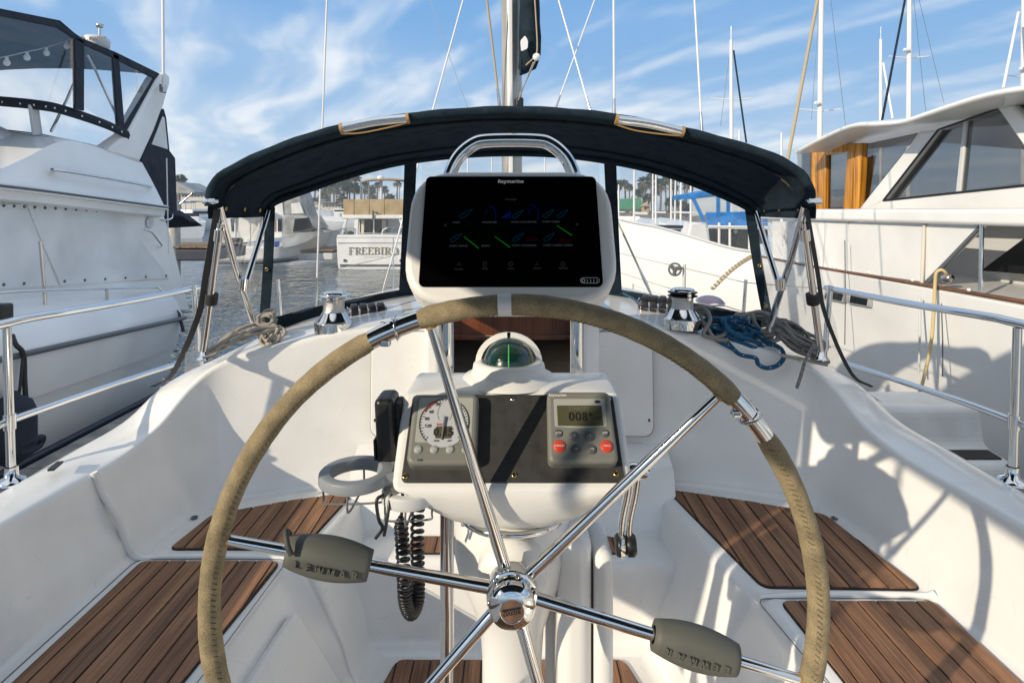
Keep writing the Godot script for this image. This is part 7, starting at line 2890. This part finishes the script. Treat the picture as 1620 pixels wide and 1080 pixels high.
# ---------------------------------------------------------------- masts of other sailboats
func make_masts() -> void:
	# [x at foot, x at head, y of head, d, radius px, colour, spreader heights (py), label]
	var list := [
		[1295, 1301, -60, 16.0, 4.2, "mast_white", [176], "tall white mast with one spreader left of the trawler yacht's roof", [[1308, -60, 1338, 198], [1300, -40, 1284, 190]], [[1300, -33, 1232, 330, "halyard_tan", 4.0]]],
		[1437, 1440, -60, 18.0, 3.8, "mast_white", [92], "tall white mast above the middle of the trawler yacht's roof", [[1440, -60, 1465, 175], [1450, -20, 1494, 163]], [[1436, -20, 1396, 190, "canvas", 2.4]]],
		[1394, 1394, 62, 24.0, 2.6, "mast_white", [], "short white mast above the trawler yacht's roof with slanting furled jib", [], [[1398, 100, 1413, 188, "mast_white", 2.4]]],
		[1618, 1621, -60, 14.0, 4.0, "mast_white", [122], "white mast at the right edge above the trawler yacht's roof", [], [[1612, 20, 1588, 140, "mast_white", 3.2]]],
		[1158, 1157, 63, 22.0, 3.0, "mast_white", [158], "white mast with thin topmast rising beyond the canopy's right end", [[1157, 66, 1140, 200]], [[1161, 80, 1181, 225, "canvas", 1.8]]],
		[1170, 1170, 205, 40.0, 1.6, "mast_white", [], "short distant mast close right of the slanting dark forestay", [], []],
		[1237, 1237, 210, 40.0, 2.0, "mast_white", [], "distant white mast stub beside the canopy's right shoulder", [], []],
		[1003, 1004, 255, 34.0, 1.8, "mast_white", [], "white mast seen through the right window, the tallest near the green roof", [], []],
		[1033, 1033, 275, 60.0, 1.4, "mast_white", [], "slim white mast seen through the right window left of the mast pair", [], []],
		[1037.5, 1038, 276, 52.0, 1.6, "mast_white", [], "slim tan topped mast, right one of the mast pair in the window", [], []],
		[1062, 1062, 270, 55.0, 1.5, "mast_white", [], "white mast in the right window beside the leaning dark palm", [], []],
		[1068, 1069, 276, 60.0, 1.3, "mast_white", [], "second white mast in the right window beside the leaning dark palm", [], []],
		[1077, 1078, 278, 48.0, 1.7, "mast_white", [], "white mast in the right window nearest the dark hedge", [], []],
		[1093, 1093, 282, 44.0, 1.6, "mast_white", [], "white mast touching the left edge of the blue canvas", [], []],
		[967, 970, 255, 50.0, 1.6, "mast_white", [], "white mast at the right edge of the chart display pod", [], []],
		[979, 979, 292, 70.0, 1.3, "mast_white", [], "short white mast before the green roof near the display pod", [], []],
		[740, 740, 246, 40.0, 1.4, "mast_white", [], "slim mast seen under the hoop left of the big mast", [], []],
		[778, 778, 243, 60.0, 1.2, "mast_white", [], "slim mast seen under the hoop close to the big mast", [], []],
		[862, 862, 246, 46.0, 1.3, "mast_white", [], "slim mast seen under the hoop right of the big mast", [], []],
		[898, 898, 248, 40.0, 1.4, "mast_white", [], "slim mast seen at the hoop's right leg", [], []]]
	for m in list:
		var d: float = m[3]
		var base := at(m[0], 333, d)
		base.y = WATER
		var t := thing("moored_sailboat", m[7], "sailboat", base, "masts of sailboats in the marina")
		var k: float = d / FOCAL
		var foot := Vector3(at(m[0], 333, d).x, WATER + 1.2, -d)
		var head := at(m[1], m[2], d)
		var b := MB.new()
		b.tube([foot, foot.lerp(head, 0.6), head], [m[4] * k, m[4] * k, m[4] * k * 0.85], 10)
		part(t, "mast", b, M[m[5]])
		part(t, "hull", hull_mesh(base, 0.06, minf(9.0, d * 0.5), 2.6, 1.1), M.yacht_white)
		b = MB.new()
		b.tube([foot + Vector3(0, 0.9, 0), foot + Vector3(0.05, 0.9, minf(3.0, d * 0.15))], 0.07, 8)
		part(t, "boom", b, M.mast_white)
		if m[2] > 0 and d < 30:
			b = MB.new()
			b.tube([head, head + Vector3(0, 0.5, 0)], 0.012, 5)
			part(t, "aerial", b, M.wire)
		for sp in m[6]:
			b = MB.new()
			var c := foot.lerp(head, (foot.y - at(0, sp, d).y) / (foot.y - head.y))
			b.tube([c + Vector3(-32 * k, 0.06, 0), c, c + Vector3(32 * k, 0.06, 0)], 1.0 * k, 6)
			part(t, "spreader", b, M.mast_white)
			if d < 20:
				b = MB.new()
				b.rbox(c + Vector3(-8 * k, 12 * k, 0.1), Vector3(8 * k, 5 * k, 6 * k), 1.5 * k)
				part(t, "radar", b, M.mast_white)
		for s in m[8]:
			b = MB.new()
			b.tube([at(s[0], s[1], d + 0.3), at(s[2], s[3], d + 1.0)], 0.45 * k, 5)
			part(t, "stay", b, M.wire)
		for s in m[9]:
			b = MB.new()
			b.tube([at(s[0], s[1], d - 0.4), at(s[2], s[3], d - 2.0)], s[5] * k * 0.5 + 0.5 * k, 8)
			part(t, "furled_jib", b, M[s[4]])

# ---------------------------------------------------------------- palms
func make_palms() -> void:
	var r := RandomNumberGenerator.new()
	r.seed = 501
	# [x, y of crown, crown radius px, y of foot, d, note]
	var list := [
		[499, 295, 9, 330, 165, "behind the white shroud in the left window"], [514, 300, 8, 330, 170, "short bushy palm left of the tall pair"], [513, 311, 9, 331, 160, "lowest bushy palm below the tall pair"],
		[527, 298, 10, 332, 160, "in front of the red hut"], [531, 284, 7, 331, 180, "slender tall palm above the red hut"], [543, 294, 10, 331, 165, "broad crowned palm right of the red hut"], [541, 312, 8, 331, 160, "low palm beside the red hut"],
		[553, 299, 8, 331, 175, "between the broad palm and the tall one"], [562, 281, 8, 331, 170, "tallest palm in the left window"], [560, 296, 9, 331, 165, "directly below the tallest palm"], [586, 300, 9, 331, 165, "between the bimini poles of the named boat"], [588, 312, 7, 331, 160, "low palm under the named boat's bimini"],
		[617, 312, 8, 331, 165, "bushy palm right of the named boat's radar post"], [598, 292, 6, 331, 185, "behind the named boat's bimini cloth"], [629, 290, 6, 331, 180, "palm showing over the bimini's right end"],
		[284, 283, 9, 330, 120, "palm above the grey sun canopy at left"],
		[974, 293, 9, 335, 165, "shaggy palm at the display pod's right edge"], [988, 290, 7, 335, 170, "round palm right of the shaggy one"], [980, 288, 5, 335, 190, "thin palm between the shaggy and round ones"], [1008, 306, 8, 335, 160, "dark palm behind the green roof's ridge"],
		[1020, 288, 11, 338, 160, "wide palm left of the mast pair"], [1016, 299, 7, 338, 170, "small palm below the wide one"], [1031, 279, 8, 338, 175, "high palm behind the mast pair"], [1045, 292, 11, 345, 155, "wide palm right of the mast pair"], [1026, 312, 8, 338, 160, "low palm left of the mast pair"],
		[1058, 279, 8, 340, 170, "high palm left of the leaning dark trunk"], [1070, 281, 9, 340, 165, "high palm over the leaning dark trunk"], [1088, 293, 8, 340, 165, "palm left of the blue canvas"], [1097, 288, 7, 340, 170, "palm just above the blue canvas edge"], [1062, 318, 9, 345, 150, "low bushy palm by the dark hedge"], [1074, 318, 9, 345, 150, "low bushy palm nearest the dark hedge"],
		[1084, 276, 6, 340, 185, "faint palm high between the window masts"],
		[506, 290, 7, 330, 190, "slim palm left of the red hut's tall pair"], [521, 290, 7, 330, 185, "slim palm between the shroud and the red hut"], [549, 287, 7, 330, 190, "slim tall palm behind the broad crowned one"], [570, 300, 7, 331, 180, "palm just left of the named boat's bimini"], [577, 292, 6, 331, 190, "thin palm at the named boat's left bimini pole"], [608, 300, 7, 331, 185, "palm behind the named boat's radar post"],
		[996, 296, 6, 335, 190, "thin palm left of the tallest window mast"], [1052, 286, 7, 340, 190, "thin palm between the two wide window palms"], [1066, 296, 7, 340, 185, "mid height palm behind the window masts"], [1037, 303, 7, 340, 180, "mid height palm between the mast pair"]]
	for p in list:
		var d: float = p[4]
		var c := at(p[0], p[1], d)
		var foot := Vector3(at(p[0] + r.randf_range(-2, 2), p[3], d).x, 1.0, -d)
		var t := thing("palm_tree", "palm tree, %s" % p[5] if not String(p[5]).contains("palm") else String(p[5]) + " on the far shore", "palm tree", foot, "palms on the far shore")
		var k: float = d / FOCAL
		var b := MB.new()
		b.tube(smooth([foot, foot.lerp(c, 0.5) + Vector3(r.randf_range(-0.4, 0.4), 0, 0), c], 3), [0.34, 0.3, 0.28, 0.26, 0.25, 0.24, 0.24], 7)
		part(t, "trunk", b, M.trunk)
		b = MB.new()
		var dry := MB.new()
		var R: float = p[2] * k * 1.3
		for q in 60:
			var az := r.randf() * TAU
			var el := r.randf_range(-0.9, 1.25)
			var dir := Vector3(cos(az) * cos(el), sin(el), sin(az) * cos(el))
			var len := R * r.randf_range(0.75, 1.1)
			var side := dir.cross(Vector3.UP).normalized()
			var mid := c + dir * len * 0.55 + Vector3(0, 0.06 * len, 0)
			var stem := c + dir * len * 0.2
			var tip := c + dir * len - Vector3(0, 0.22 * len, 0)
			var tgt := b if el > -0.45 else dry
			# fan of split leaflets
			for s in 5:
				var a := (s - 2) * 0.30
				var e := mid + (tip - mid) * cos(a) + side * (tip - mid).length() * sin(a) * 1.5
				tgt.tri(stem, mid + side * 0.05 * len * (s - 2.0) + (tip - mid) * 0.1, e)
				tgt.tri(mid + side * 0.10 * len * (s - 2.5), e, mid + side * 0.10 * len * (s - 1.5))
		part(t, "crown", b, M.frond)
		if dry.V.size() > 0: part(t, "dead_fronds", dry, M.frond_dry)
